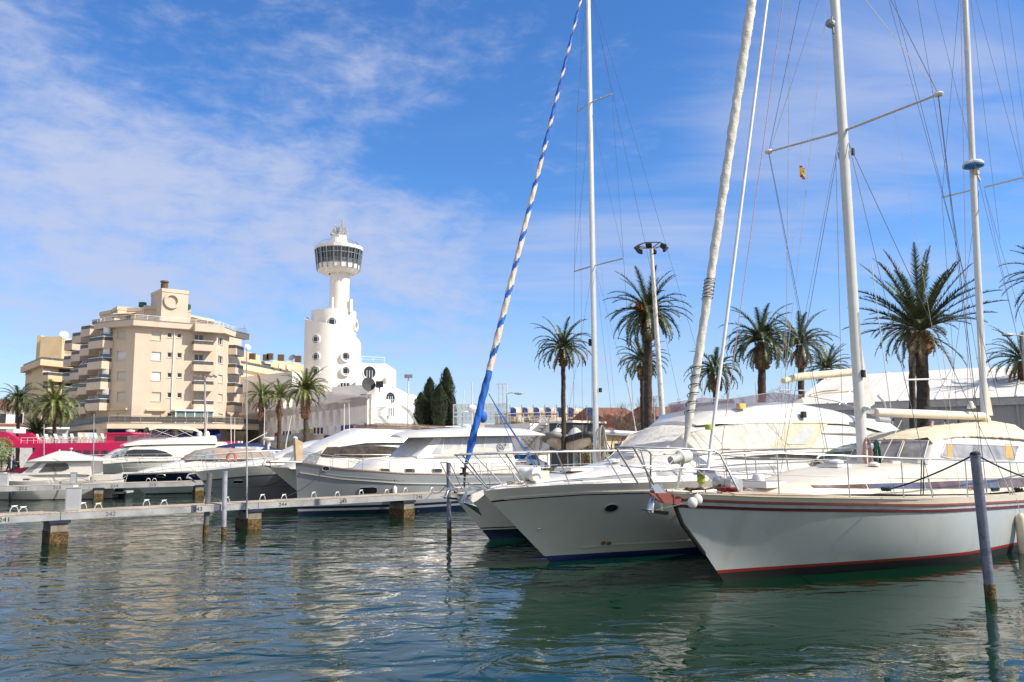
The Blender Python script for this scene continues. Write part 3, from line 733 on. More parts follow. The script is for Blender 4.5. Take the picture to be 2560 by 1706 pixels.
# roof over the left part (white slab seen above the wall)
mb = MB(); a, b = at(*c2(20, 1115), 150), at(*c2(470, 1075), 132)
mb.prism([(a.x, a.y), (b.x, b.y), (b.x + 6, b.y + 12), (a.x, a.y + 30)], [l1, l1, l1, l1], [at(*c2(20, 1118), 150).z, at(*c2(470, 1072), 132).z, at(*c2(470, 1072), 132).z, at(*c2(20, 1118), 150).z])
mb.build('side_block', stucco_w, hb, world=True)
# drums (Y of the tower axis)
TY = 124; tc_ = at(*c2(755, 900), TY)
def drum(x0, x1, ytop, Y, slope=None):
    c0 = at(*c2(x0, 800), Y); c1 = at(*c2(x1, 800), Y); r = (c1.x - c0.x) / 2; cx = (c0.x + c1.x) / 2; zt = at(*c2((x0 + x1) / 2, ytop), Y - r).z
    return cx, Y, r, zt
d1 = drum(603, 905, 636, TY); d2 = drum(569, 905, 745, TY - .5)
mb = MB(); n_ = 64
mb.lathe([(d1[2], QZ), (d1[2], d1[3]), (d1[2] - .35, d1[3]), (d1[2] - .35, d1[3] - .8), (0, d1[3] - .8)], n_, (d1[0], d1[1], 0), cap=False)
# outer spiral parapet, high at the left and sinking to the right
zA, zB = at(*c2(569, 700), TY).z, at(*c2(905, 812), TY).z
rows = []
cx2, r2 = d2[0] - .1, d2[2] + .12
for k in range(n_ + 1):
    a = pi + 2 * pi * k / n_ ; t = min(1, max(0, k / (n_ * .5)))
    z = lerp(zA, zB, (t ** .8)) if k <= n_ / 2 else lerp(zB, zA, (k - n_ / 2) / (n_ / 2)); x, y = cos(a), sin(a)
    rows.append([(cx2 + x * r2, d2[1] + y * r2, QZ), (cx2 + x * r2, d2[1] + y * r2, z), (cx2 + x * (r2 - .3), d2[1] + y * (r2 - .3), z), (cx2 + x * (r2 - .3), d2[1] + y * (r2 - .3), z - 1.6)])
mb.grid(rows)
c0, c1 = at(*c2(612, 900), TY - .3), at(*c2(940, 900), TY - .3); r3 = (c1.x - c0.x) / 2; cx3 = (c0.x + c1.x) / 2
# third drum bulging right with a curved top
for k in range(1):
    prof = [(r3, QZ)] + [(r3 - (1 - cos(t * pi / 2 / 6)) * 1.25, at(*c2(900, 900 - 70 * sin(t * pi / 2 / 6)), TY).z) for t in range(7)] + [(0, at(*c2(900, 830), TY).z)]
    mb.lathe(prof, n_, (cx3, TY - .3, 0), cap=False)
mb.build('tower_base', stucco_w, hb, world=True, smooth=40)
# shaft
s0, s1 = at(*c2(728, 500), TY), at(*c2(861, 500), TY); rs = (s1.x - s0.x) / 2; sx = (s0.x + s1.x) / 2
zcap = at(*c2(790, 375), TY - rs).z
mb = MB(); mb.lathe([(rs, d1[3] - 1), (rs, zcap)], 40, (sx, TY, 0)); mb.build('tower_shaft', stucco_w, hb, world=True, smooth=40)
# control room: soffit, sill ring, glazing, roof
g0, g1 = at(*c2(630, 210), TY), at(*c2(952, 210), TY); rt = (g1.x - g0.x) / 2; gx = (g0.x + g1.x) / 2
zg1 = at(*c2(790, 202), TY - rt).z; zg0 = at(*c2(790, 312), TY - rt * .9).z; zs0 = at(*c2(790, 340), TY - rt * .9).z
rb = rt * .905
mb = MB(); mb.lathe([(rs, zcap - .3), (rb * .82, zs0 - .55), (rb - .1, zs0), (rb, zg0), (rb - .3, zg0), (0, zg0)], 20, (gx, TY, 0), cap=False)
mb.build('control_room_base', stucco_w, hb, world=True)
mb = MB(); mb.lathe([(rb - .12, zg0), (rt - .12, zg1)], 20, (gx, TY, 0), cap=False); gl = mb.build('control_room_glazing', mat('control_glass', (.015, .022, .028), .06, var=.4, vs=.9, spec=.9), hb, world=True)
mb = MB()
for k in range(20):
    a = 2 * pi * k / 20; e = Vector((cos(a), sin(a), 0))
    p0 = Vector((gx, TY, zs0 - .2)) + e * (rb - .02); p1 = Vector((gx, TY, zg1)) + e * (rt + .02); p2 = Vector((gx, TY, zg1 + 1.2)) + e * (rt - .75)
    mb.bar(p0, p1, .12, .2); mb.bar(p1, p2, .06, .08)
    a2 = 2 * pi * (k + 1) / 20; e2 = Vector((cos(a2), sin(a2), 0))
    for f, w in ((.02, .12), (.10, .05), (.18, .05), (.26, .05), (.66, .09), (.98, .12)):
        rr = lerp(rb, rt, f); z = lerp(zg0, zg1, f)
        mb.bar(Vector((gx, TY, z)) + e * rr, Vector((gx, TY, z)) + e2 * rr, .06, w)
    mm = (e + e2).normalized(); mb.bar(Vector((gx, TY, zg0)) + mm * (rb * .99), Vector((gx, TY, zg1)) + mm * (rt * .99), .05, .08)
for zq, rq in ((1.2, -.75), (.6, -.4)):
    mb.tube([Vector((gx + cos(a / 20 * 2 * pi) * (rt + rq), TY + sin(a / 20 * 2 * pi) * (rt + rq), zg1 + zq)) for a in range(21)], .025, 4)
q = mb.build('mullions', mat('tower_steel', (.30, .33, .35), .4, .5), gl); q.data.transform(hb.matrix_basis.inverted())
zr0 = at(*c2(790, 186), TY - rt).z; zr1 = at(*c2(790, 137), TY).z; ra = (at(*c2(852, 160), TY).x - at(*c2(725, 160), TY).x) / 2
mb = MB(); mb.lathe([(rt + .05, zg1), (rt + .1, zr0 + .1), (ra + .2, zr0 + .35)], 20, (gx, TY, 0), cap=False)
mb.lathe([(ra, zr0 + .2), (ra * .93, zr0 + 1.2), (ra * .72, zr1), (0, zr1)], 24, (gx, TY, 0), cap=False)
mb.build('control_room_roof', stucco_w, hb, world=True)
random.seed(4); mb = MB()
for k in range(26):
    a = random.uniform(0, 2 * pi); rr = random.uniform(.3, 1.5); x, y = gx + cos(a) * rr, TY + sin(a) * rr; hgt_ = random.uniform(.6, 2.4) * (1 - rr / 2.4)
    mb.tube([(x, y, zr1 - .3), (x, y, zr1 + hgt_)], .04, 4)
    if random.random() < .6: mb.box((x, y - .1, zr1 + hgt_ * .7), (.22, .14, random.uniform(.5, 1.3)))
    if random.random() < .3: mb.lathe([(0, 0), (.3, .06), (.3, .12), (0, .1)], 10, (x, y - .2, zr1 + hgt_ * .5), Matrix.Rotation(pi / 2, 3, 'X'), cap=False)
mb.box((gx + .5, TY - .3, zr1 + 1.7), (.3, .2, 1.3)); mb.tube([(gx + .2, TY, zr1), (gx + .2, TY, zr1 + 2.6)], .06, 5)
mb.build('antenna_cluster', mat('antenna_grey', (.42, .42, .42), .6, var=.3), hb, world=True)
for x, y0, y1, w in ((745, 632, 562, .22), (870, 640, 575, .32), (852, 640, 590, .22)):
    mb = MB(); a = at(*c2(x, y0), TY - 2); b = at(*c2(x, y1), TY - 2); mb.tube([(a.x, a.y, a.z - .5), (a.x, a.y, b.z)], w, 8); mb.build('vent_pipe', stucco_w, hb, world=True)
# round windows standing proud of the drums
def round_window(px, py, cx, cy, r, R_=.95, L_=.45, root=hb):
    d = ray(*c2(px, py)); o2 = Vector((0, 0)); A = d.x ** 2 + d.y ** 2; B = -2 * (d.x * cx + d.y * cy); Cc = cx * cx + cy * cy - r * r
    k = (-B - math.sqrt(max(0, B * B - 4 * A * Cc))) / (2 * A); p = Vector((0, 0, CAM_H)) + d * k
    nrm = Vector((p.x - cx, p.y - cy, 0)).normalized(); M_ = nrm.to_track_quat('Z', 'Y').to_matrix()
    mb = MB(); mb.lathe([(R_ * .74, -.3), (R_ * .74, L_), (R_, L_), (R_, -.3)], 28, p, M_, cap=False); o = mb.build('window', stucco_w, root, world=True, smooth=40)
    mb = MB(); mb.lathe([(0, .04), (R_ * .76, .04)], 28, p, M_, cap=False); q = mb.build('pane', glass_d, o); q.data.transform(root.matrix_basis.inverted())
    mb = MB(); X = M_ @ Vector((1, 0, 0)); Z = Vector((0, 0, 1)); X = Z.cross(nrm)
    for s_ in (-.5, .5):
        mb.bar(p + nrm * .1 + X * (R_ * s_) - Z * R_ * .75, p + nrm * .1 + X * (R_ * s_) + Z * R_ * .75, .09, .06); mb.bar(p + nrm * .1 + Z * (R_ * s_) - X * R_ * .75, p + nrm * .1 + Z * (R_ * s_) + X * R_ * .75, .09, .06)
    q = mb.build('frame', frame_w, o); q.data.transform(root.matrix_basis.inverted())
round_window(741, 730, d1[0], TY, d1[2], .85, .12)
for x, y in ((632, 849), (632, 969), (632, 1068)): round_window(x, y, cx2, d2[1], r2, .75, .12)
for x, y in ((833, 968), (833, 1068)): round_window(x, y, cx3, TY - .3, r3, .78, .36)
round_window(902, 755, d1[0], TY, d1[2], .9, .25)
FD = Facade(at(*c2(905, 1000), 112), at(*c2(1112, 1000), 114)); FE = Facade(at(*c2(1075, 1200), 98), at(*c2(1188, 1200), 100))
for F, x, y, rr in ((FD, 1000, 1078, .95), (FE, 1140, 1255, .8)):
    u, z = F.uz(*c2(x, y)); p = F.pt(u, z, .05); M_ = F.n.to_track_quat('Z', 'Y').to_matrix()
    mb = MB(); mb.lathe([(rr * .9, 0), (rr * .9, .1), (rr, .1), (rr, -.1)], 24, p, M_, cap=False); o = mb.build('window', frame_w, hb, world=True)
    mb = MB(); mb.lathe([(0, .02), (rr * .92, .02)], 24, p, M_, cap=False); q = mb.build('pane', glass_d, o); q.data.transform(hb.matrix_basis.inverted())
    mb = MB(); Z = Vector((0, 0, 1))
    for s_ in (-.4, .0, .4): mb.bar(p + F.n * .06 + F.d * rr * s_ - Z * rr * .8, p + F.n * .06 + F.d * rr * s_ + Z * rr * .3, .07, .05)
    q = mb.build('frame', frame_w, o); q.data.transform(hb.matrix_basis.inverted())
FT = Facade(at(*c2(740, 1160), 106), at(*c2(1090, 1160), 100))
p0 = at(*c2(830, 1163), TY - .3 - r3)
mb = MB(); F = Facade((p0.x - 2, p0.y), (p0.x + 2, p0.y)); F.box(mb, *F.rect(*c2(800, 1150), *c2(862, 1178)), -.6, .03); o = mb.build('window', glass_d, hb, world=True)
mb = MB(); h = F.rect(*c2(800, 1150), *c2(862, 1178))
for t in (0, .33, .66, 1): F.box(mb, lerp(h[0], h[1], t) - .06, lerp(h[0], h[1], t) + .06, h[2], h[3], .031, .09)
q = mb.build('frame', frame_w, o); q.data.transform(hb.matrix_basis.inverted())
h = FT.rect(*c2(940, 1228), *c2(980, 1248)); mb = MB(); FT.box(mb, *h, .0, .05); mb.build('window', glass_d, hb, world=True)
FG = Facade(at(*c2(1040, 1340), 95), at(*c2(1240, 1340), 97.5)); h = FG.rect(*c2(1095, 1318), *c2(1172, 1375)); mb = MB(); FG.box(mb, *h, -1, .0); o = mb.build('window', mat('green_tinted_glass', (.16, .24, .24)), hb, world=True)
mb = MB()
for t in (0, .2, .4, .6, .8, 1): FG.box(mb, lerp(h[0], h[1], t) - .07, lerp(h[0], h[1], t) + .07, h[2], h[3], .01, .06)
q = mb.build('frame', frame_w, o); q.data.transform(hb.matrix_basis.inverted())
a, b = at(*c2(945, 1003), 112), at(*c2(1105, 1008), 113.5); railing('railing', [a, b], a.z, a.z + .7, hb, frame_w, 1.2, 1)
for y0, x0, x1 in ((1262, 1060, 1190), (1345, 1175, 1320), (1300, 1100, 1320)):
    a, b = at(*c2(x0, y0), 93), at(*c2(x1, y0 + 6), 95); railing('railing', [a, b], a.z - 1.1, a.z, hb, frame_w, 1.5, 2, r=.03)
mb = MB(); q = at(*c2(992, 1160), 93.4); M_ = Matrix.Rotation(R(80), 3, 'X') @ Matrix.Rotation(R(30), 3, 'Y')
mb.lathe([(0, 0), (.8, .12), (.8, .16), (0, .1)], 18, q, M_, cap=False); mb.tube([q, q - Vector((0, 0, .9))], .05, 5); mb.box(q + Vector((1.3, 0, 0)), (.8, .4, .7)); mb.tube([q + Vector((1.3, 0, 0)), q + Vector((1.3, 0, -.9))], .05, 5)
mb.build('floodlight', mat('dark_fitting', (.02, .02, .025), .6), hb, world=True)
# signs and units on the shaded wall
mb = MB(); h = FW.rect(*c2(770, 1438), *c2(980, 1480)); FW.box(mb, *h, .02, .12); o = mb.build('sign', mat('blue_sign', (.02, .025, .16), .5, var=.1), hb, world=True)
for x0, y0 in ((774, 1442), (774, 1462), (928, 1430), (928, 1452)):
    mb = MB(); u0, z = FW.uz(*c2(x0, y0)); u1, _ = FW.uz(*c2(x0 + 36 if x0 < 900 else x0 + 44, y0)); FW.box(mb, u0, u1, z - .45, z + .05, .121, .14); q = mb.build('sign_panel', text_w, o); q.data.transform(hb.matrix_basis.inverted())
mb = MB(); h = FW.rect(*c2(522, 1470), *c2(617, 1505)); FW.box(mb, *h, .02, .12); o = mb.build('sign', mat('yellow_sign', (.52, .46, .02), .5), hb, world=True)
mb = MB(); h = FW.rect(*c2(540, 1471), *c2(595, 1504)); FW.box(mb, h[0], h[1], h[2] - .1, h[3] + .1, .121, .14); q = mb.build('sign_panel', mat('sign_green', (.09, .25, .14), .5), o); q.data.transform(hb.matrix_basis.inverted())
mb = MB(); FW.box(mb, *FW.rect(*c2(355, 1492), *c2(392, 1520)), .02, .12); mb.build('sign', mat('sign_magenta', (.30, .015, .09), .5), hb, world=True)
for x in (275, 295, 440, 462, 485, 655, 680, 705):
    y = 1490 + (10 if x < 500 else -12); u, z = FW.uz(*c2(x, y)); mb = MB(); FW.box(mb, u - .6, u + .6, z - .5, z + .5, .02, .6); o = mb.build('air_conditioner', shutter_w, hb, world=True)
    mb = MB(); FW.box(mb, u - .4, u + .4, z - .38, z + .38, .601, .62); q = mb.build('grille', dark_in, o); q.data.transform(hb.matrix_basis.inverted())
for x0, x1 in ((690, 750), (790, 840)):
    mb = MB(); FW.box(mb, *FW.rect(*c2(x0, 1510), *c2(x1, 1535)), .0, .04); mb.build('window', glass_b, hb, world=True)
mb = MB(); u0, z = FW.uz(*c2(400, 1530)); u1, _ = FW.uz(*c2(640, 1515)); mb.slab([FW.pt(u0, z + .6, .05), FW.pt(u1, z + .6, .05), FW.pt(u1, z - .6, 3.5), FW.pt(u0, z - .6, 3.5)], (0, 0, -.05)); mb.build('awning', mat('grey_awning', (.30, .31, .28), .8), hb, world=True)
# ---------------- vegetation ----------------
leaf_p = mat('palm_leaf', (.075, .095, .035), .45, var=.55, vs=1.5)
leaf_p2 = mat('palm_leaf_bright', (.14, .17, .045), .5, var=.5, vs=1.5)  # brighter green leaf of the lusher palms
leaf_old = mat('palm_leaf_dry', (.20, .15, .08), .8, var=.4)
bark = mat('palm_bark', (.062, .045, .036), .95, var=.5, vs=5, bump=1.0, bs=9)
bark_h = mat('palm_stub_bark', (.17, .10, .06), .95, var=.6, vs=7, bump=1.0, bs=12)
twig = mat('bare_twig', (.15, .11, .09), .9, var=.3)
def frond(mb, c, az, el, L, droop, rnd, npair=34, lw=.5, width=.045):
    e = Vector((cos(az), sin(az), 0)); side = Vector((-sin(az), cos(az), 0)); n = 12; pts = []
    p = c.copy(); ang = el; seg = L / n; tw = rnd.uniform(-.35, .35)
    for i in range(n + 1):
        pts.append(p.copy()); ang -= droop / n * (.35 + 1.3 * i / n); p = p + (e * cos(ang) + Vector((0, 0, 1)) * sin(ang)) * seg
    mb.mat(0); mb.tube(pts, [.045 * (1 - .85 * i / n) for i in range(n + 1)], 3, cap=False)
    for k in range(npair):
        t = .14 + .86 * k / npair; f = t * n; i = min(n - 1, int(f)); q = pts[i].lerp(pts[i + 1], f - i)
        d = (pts[i + 1] - pts[i]).normalized(); up = side.cross(d).normalized()
        if up.z < 0: up = -up
        ll = lw * (sin(pi * min(1, .18 + t * .82)) ** .6) * rnd.uniform(.8, 1.1)
        for s_ in (-1, 1):
            v = (side * s_ * (.75 + tw * s_ * .2) + d * rnd.uniform(.55, .95) + up * rnd.uniform(.15, .5)).normalized()
            tip = q + v * ll - Vector((0, 0, ll * ll * .25)); w = d * width
            mb.add([q - w, q + w, tip + w * .15], [(0, 1, 2)])
def palm(name, px, py, Y, rad, label, pb=None, el=(-.5, 1.4), nf=46, trunk=.2, head=.38, headh=1.3, mt=None, droop=1.5, seed=0, dates=False, lw=.5, zb=QZ, topx=None, group='date palms along the promenade', npair=34, hmt=None):
    rnd = random.Random(seed); c = at(px, py, Y); cb = at(pb if pb else px, 1110, Y)
    root = thing(name, label, 'palm tree', (cb.x, Y, zb), 0, group)
    base = Vector((cb.x, Y, zb)); c0 = c - Vector((0, 0, headh * .15))
    mb = MB(); n = 26; prof = []
    for i in range(n + 1):
        t = i / n; q = base.lerp(c0, t); q.x += sin(t * pi) * rnd.uniform(.0, .02) * 3
        hz = (c0.z - q.z); r = trunk * (1.15 - .18 * t)
        if t < .06: r *= 1.25
        r *= 1 + rnd.uniform(-.06, .06); prof.append((q, r))
    pts = [p[0] for p in prof if c0.z - p[0].z > headh * .75]; rr = [p[1] for p in prof if c0.z - p[0].z > headh * .75]
    pts.append(c0 - Vector((0, 0, headh * .7))); rr.append(rr[-1])
    mb.tube(pts, rr, 12); mb.build('trunk', mt and bark or bark, root, smooth=50, world=True)
    mb = MB(); m_ = 14; hp = [(head * (.55 + .45 * sin(pi * min(1, .12 + .88 * (k / 9)) ** .8)), -headh + headh * 1.05 * k / 9) for k in range(10)]
    mb.lathe([(trunk * .95, -headh * 1.02)] + hp, m_, c0)
    for k in range(150):
        a = rnd.uniform(0, 2 * pi); t = rnd.random(); z = -headh + t * headh; r = interp(z, [h[1] for h in hp], [h[0] for h in hp])
        q = c0 + Vector((cos(a) * r, sin(a) * r, z)); o = Vector((cos(a), sin(a), .9)).normalized()
        mb.bar(q, q + o * rnd.uniform(.08, .18), .09, .04)
    mb.build('trunk_head', hmt or bark_h, root, world=True)
    mb = MB()
    for k in range(nf):
        t = (k + .5) / nf; e = lerp(el[1], el[0], t ** .8) + rnd.uniform(-.12, .12); az = k * 2.39996 + rnd.uniform(-.25, .25)
        L = rad * (1.12 if e > .9 else 1.0) * rnd.uniform(.88, 1.12)
        frond(mb, c + Vector((cos(az), sin(az), 0)) * .08, az, e, L, droop * rnd.uniform(.75, 1.2) * (.6 if e > 1.0 else 1.0), rnd, npair, lw)
    mb.build('crown', mt or leaf_p, root, world=True)
    mb = MB()
    for k in range(rnd.randint(5, 10)):
        az = rnd.uniform(0, 2 * pi); frond(mb, c - Vector((0, 0, headh * .25)) + Vector((cos(az), sin(az), 0)) * head * .7, az, rnd.uniform(-1.1, -.5), rad * rnd.uniform(.45, .75), rnd.uniform(.4, .9), rnd, 26, lw * .7)
    mb.build('dry_fronds', leaf_old, root, world=True)
    if dates:
        mb = MB()
        for k in range(26):
            az = rnd.uniform(0, 2 * pi); e = Vector((cos(az), sin(az), 0)); p1 = c + e * .2; p2 = c + e * rnd.uniform(.5, .8) + Vector((0, 0, rnd.uniform(-.1, .6)))
            mb.tube([p1, p2], .02, 3)
            for j in range(14): mb.tube([p2, p2 + Vector((rnd.uniform(-.22, .22), rnd.uniform(-.22, .22), rnd.uniform(-.5, -.05)))], .014, 3, cap=False)
        mb.build('date_clusters', mat('orange_date_stalk', (.55, .16, .03), .7), root, world=True)
    return root
palm('palm_tree', 1407, 868, 62, 2.55, 'slim tall palm standing just left of the bare aluminium mast', pb=1407, seed=1, trunk=0.17, head=0.28, headh=1.3, nf=48, lw=.36, droop=1.7, el=(-.2, 1.4))
palm('palm_tree', 1619, 775, 57, 3.1, 'tallest palm with orange date stalks behind the floodlight mast', pb=1617, seed=2, trunk=0.27, head=0.4, headh=1.9, nf=62, dates=True, lw=.5, droop=1.3, el=(-.7, 1.4), npair=40)
palm('palm_tree', 1604, 900, 72, 2.6, 'lower palm crown hidden partly behind the tallest palm', pb=1607, seed=3, trunk=0.22, head=0.36, headh=1.5, nf=46, lw=.45, droop=1.6, el=(-.3, 1.4))
palm('palm_tree', 1788, 925, 66, 2.7, 'palm between the furled grey sail and the forestay of the near ketch', pb=1784, seed=4, trunk=0.21, head=0.4, headh=1.5, nf=44, lw=.4, droop=2.0, el=(-.3, 1.4))
palm('palm_tree', 1903, 850, 60, 3.0, 'bushy palm with thick brown trunk head, left of a slightly lower palm', pb=1901, seed=5, trunk=0.28, head=0.56, headh=1.9, nf=58, lw=.5, droop=2.0, el=(-.25, 1.45), npair=40)
palm('palm_tree', 2001, 858, 68, 3.0, 'palm over the cream boom tent just right of the bushy one', pb=2000, seed=6, trunk=0.25, head=0.44, headh=1.8, nf=50, lw=.5, droop=1.7, el=(-.1, 1.45), npair=40)
palm('palm_tree', 2068, 920, 76, 2.5, 'short palm left of the tall white mainmast of the near ketch', pb=2068, seed=7, trunk=0.26, head=0.4, headh=1.2, nf=44, lw=.4, droop=1.2, el=(.0, 1.4))
palm('palm_tree', 2301, 826, 45, 4.1, 'large upright palm with orange trunk head right of the mainmast', pb=2306, seed=8, trunk=0.31, head=0.54, headh=1.15, nf=46, lw=.55, droop=.7, el=(.2, 1.5), npair=54, hmt=mat('palm_stub_orange', (.24, .12, .055), .95, var=.6, vs=7, bump=1.0))
palm('palm_tree', 2277, 815, 56, 3.0, 'drooping palm crown half hidden behind the large upright palm', pb=2278, seed=9, trunk=0.2, head=0.3, headh=1.4, nf=40, lw=.42, droop=1.4, el=(-.6, .9))
palm('palm_tree', 2640, 700, 50, 3.2, 'palm cut by the right edge high beside the mizzen mast', pb=2600, seed=10, trunk=.38, nf=44, lw=.5, droop=1.3, el=(-.3, 1.3))
palm('palm_tree', 2556, 898, 62, 2.9, 'lower palm cut by the right edge above the tent roof', pb=2560, seed=11, trunk=.36, nf=46, lw=.45, droop=1.6, el=(-.1, 1.4))
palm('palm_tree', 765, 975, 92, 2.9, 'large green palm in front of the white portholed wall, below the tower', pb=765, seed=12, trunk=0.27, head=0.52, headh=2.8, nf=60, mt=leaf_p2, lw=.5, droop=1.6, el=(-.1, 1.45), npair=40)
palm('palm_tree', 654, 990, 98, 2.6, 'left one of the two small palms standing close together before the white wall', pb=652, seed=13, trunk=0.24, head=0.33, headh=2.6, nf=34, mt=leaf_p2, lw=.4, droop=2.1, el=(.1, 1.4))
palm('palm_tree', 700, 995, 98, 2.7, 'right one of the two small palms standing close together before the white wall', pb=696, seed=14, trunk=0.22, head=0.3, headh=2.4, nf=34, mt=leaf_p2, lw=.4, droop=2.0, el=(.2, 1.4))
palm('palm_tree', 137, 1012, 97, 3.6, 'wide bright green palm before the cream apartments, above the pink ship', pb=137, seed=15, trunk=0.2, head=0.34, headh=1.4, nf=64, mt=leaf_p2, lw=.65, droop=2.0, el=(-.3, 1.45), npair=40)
palm('palm_tree', 46, 1000, 99, 2.7, 'dark palm nearest the left edge of the picture', pb=47, seed=16, trunk=0.2, head=0.3, headh=1.2, nf=44, lw=.5, droop=2.4, el=(-.1, 1.4))
palm('palm_tree', 90, 1082, 98, 2.0, 'low trunkless dark palm bush between the two left palms', pb=90, seed=17, trunk=.3, head=.4, headh=.6, nf=50, lw=.5, droop=1.0, el=(-.1, 1.45))
# cypresses
cyp = mat('cypress_foliage', (.028, .042, .016), .7, var=.6, vs=2.5)
def cypress(px, ytop, Y, w, label, seed):
    rnd = random.Random(seed); t = at(px, ytop, Y); b = Vector((t.x, Y, QZ)); Hh = t.z - QZ
    root = thing('cypress_tree', label, 'cypress', b, 0, 'cypresses beside the white terrace')
    mb = MB(); mb.tube([(0, 0, 0), (0, 0, Hh * .8)], [.2, .04], 6); mb.build('trunk', bark, root)
    prof = lambda t_: w * (.55 + .5 * sin(pi * min(1, .25 + t_ * .62))) * (1 if t_ < .8 else max(.0, 1 - ((t_ - .8) / .2) ** 2.2) + .06)
    mb = MB(); mb.lathe([(prof(k / 14) * .72, Hh * (.03 + .94 * k / 14)) for k in range(15)], 10)
    n = int(4200 * Hh / 8 * w / .8)
    ph = [rnd.uniform(0, 6) for _ in range(6)]
    for k in range(n):
        t_ = rnd.random() ** .9; a = rnd.uniform(0, 2 * pi); lump = 1 + .16 * sin(a * 3 + t_ * 9 + ph[0]) + .12 * sin(a * 5 - t_ * 17 + ph[1]) + .1 * sin(t_ * 31 + ph[2])
        r = prof(t_) * lump * rnd.uniform(.72, 1.06); q = Vector((cos(a) * r, sin(a) * r, Hh * t_ * (1 + .01 * sin(a * 4 + ph[3]))))
        o = Vector((cos(a) * .5, sin(a) * .5, 1.2 + rnd.uniform(-.3, .3))).normalized(); s_ = rnd.uniform(.10, .22); sd = Vector((-sin(a), cos(a), rnd.uniform(-.4, .4))) * s_ * .45
        mb.add([q - sd, q + sd, q + o * s_ * 1.5], [(0, 1, 2)])
    mb.build('crown', cyp, root)
cypress(1052, 986, 88, .78, 'leftmost and shortest cypress of the dark group', 1)
cypress(1075, 948, 90, .85, 'second cypress from the left, with a flat ragged top', 2)
cypress(1098, 965, 87, .85, 'stout cypress in the middle of the dark group', 3)
cypress(1116, 924, 90, .85, 'tallest cypress at the right of the dark group', 4)
cypress(1126, 985, 89, .7, 'low cypress shoulder at the right foot of the tallest cypress', 5)
# bare winter trees
def bare(mb, p, d, L, r, lev, rnd, spread):
    q = p + d * L; m_ = p.lerp(q, .5) + Vector((rnd.uniform(-1, 1), rnd.uniform(-1, 1), 0)) * L * .05
    mb.tube([p, m_, q], [r, r * .85, r * .7], 4 if lev > 2 else 3, cap=False)
    if lev == 0: return
    for k in range(rnd.choice((2, 3, 3)) if lev > 1 else 3):
        v = (d + Vector((rnd.uniform(-1, 1), rnd.uniform(-1, 1), rnd.uniform(-.35, .7))) * spread).normalized(); v.z = max(v.z, -.1)
        bare(mb, p.lerp(q, rnd.uniform(.6, 1)), v, L * rnd.uniform(.62, .85), r * .62, lev - 1, rnd, spread)
bares = []
for sd in range(4):
    rnd = random.Random(20 + sd); mb = MB(); bare(mb, Vector((0, 0, 0)), Vector((0, 0, 1)), 1.9, .075, 6, rnd, (.55, .75, .45, .35)[sd])
    me = mb.build('crown', twig); bares.append(me.data); bpy.data.objects.remove(me)
spots = [(1525, 1012, 80, 3, 'thin bare tree before the dark red roof'), (1590, 1005, 84, 0, 'bare tree spreading over the orange roof'), (1540, 1000, 74, 1, 'spreading bare tree with dark limbs left of the red roofed houses'), (1575, 1020, 78, 0, 'bare tree beside the trunk of the tallest palm'),
         (1360, 1015, 92, 2, 'thin bare tree over the grey kiosk'), (1330, 1025, 96, 3, 'faint bare tree over the row of blue banners, left'), (1400, 1010, 90, 0, 'bare tree just behind the slim tall palm'), (1435, 1012, 86, 2, 'bare tree between the slim palm and the aluminium mast'),
         (1660, 985, 82, 3, 'upright bare tree right of the floodlight mast'), (1725, 985, 88, 2, 'bare tree behind the furled grey sail'), (1750, 990, 86, 3, 'second bare tree right of the furled grey sail'), (1820, 990, 92, 2, 'bare tree above the flybridge screen, left'), (1860, 985, 95, 3, 'bare tree above the flybridge screen, right'),
         (1960, 960, 95, 2, 'bare tree between the two bushy palms'), (2030, 975, 95, 3, 'bare tree left of the short palm'), (2190, 925, 95, 3, 'bare tree over the tent beside the mainmast'), (2230, 935, 95, 2, 'second bare tree over the tent right of the mainmast'), (2450, 920, 95, 3, 'bare tree over the tent beside the mizzen mast'), (2395, 930, 98, 2, 'bare tree over the middle of the tent ridge'),
         (1295, 1030, 100, 3, 'faint bare tree near the street lamp above the terrace'), (1500, 1025, 95, 2, 'small bare tree close behind the aluminium mast'), (1345, 1075, 62, 3, 'small bare sapling before the white steps')]
for px, yt, Y, k, lab in spots:
    t = at(px, yt, Y); b = thing('bare_tree', lab, 'bare tree', (t.x, Y, QZ), px * .7, 'bare winter trees along the promenade')
    hh = max(v.co.z for v in bares[k].vertices); s_ = (t.z - QZ) / hh
    o = bpy.data.objects.new('crown', bares[k]); C.objects.link(o); o.parent = b; o.scale = (s_ * 1.15, s_ * 1.15, s_)
    mb = MB(); mb.tube([(0, 0, 0), (0, 0, 1.5 * s_)], [.09 * s_, .075 * s_], 7); mb.build('trunk', twig, b)
# bushes
def bush(px, py, Y, r, h, mt, label, seed, name='bush'):
    rnd = random.Random(seed); c = at(px, py, Y); root = thing(name, label, 'bush', (c.x, Y, QZ))
    mb = MB(); mb.tube([(0, 0, 0), (0, 0, h * .5)], .06, 5); mb.build('stem', twig, root); mb = MB()
    for k in range(2600):
        v = Vector((rnd.gauss(0, 1), rnd.gauss(0, 1), rnd.gauss(0, 1))).normalized() * rnd.uniform(.55, 1) * (1 + .15 * sin(k)); q = Vector((v.x * r, v.y * r, h * .55 + v.z * h * .5))
        e = Vector((rnd.uniform(-1, 1), rnd.uniform(-1, 1), rnd.uniform(-1, 1))).normalized(); f_ = e.cross(v).normalized(); s_ = rnd.uniform(.05, .12); mb.add([q - f_ * s_ * .5, q + f_ * s_ * .5, q + e * s_ * 1.4], [(0, 1, 2)])
    mb.build('leaves', mt, root)
bgreen = mat('bush_leaf', (.05, .09, .02), .7, var=.5); byel = mat('bush_leaf_yellow', (.22, .17, .03), .7, var=.5)
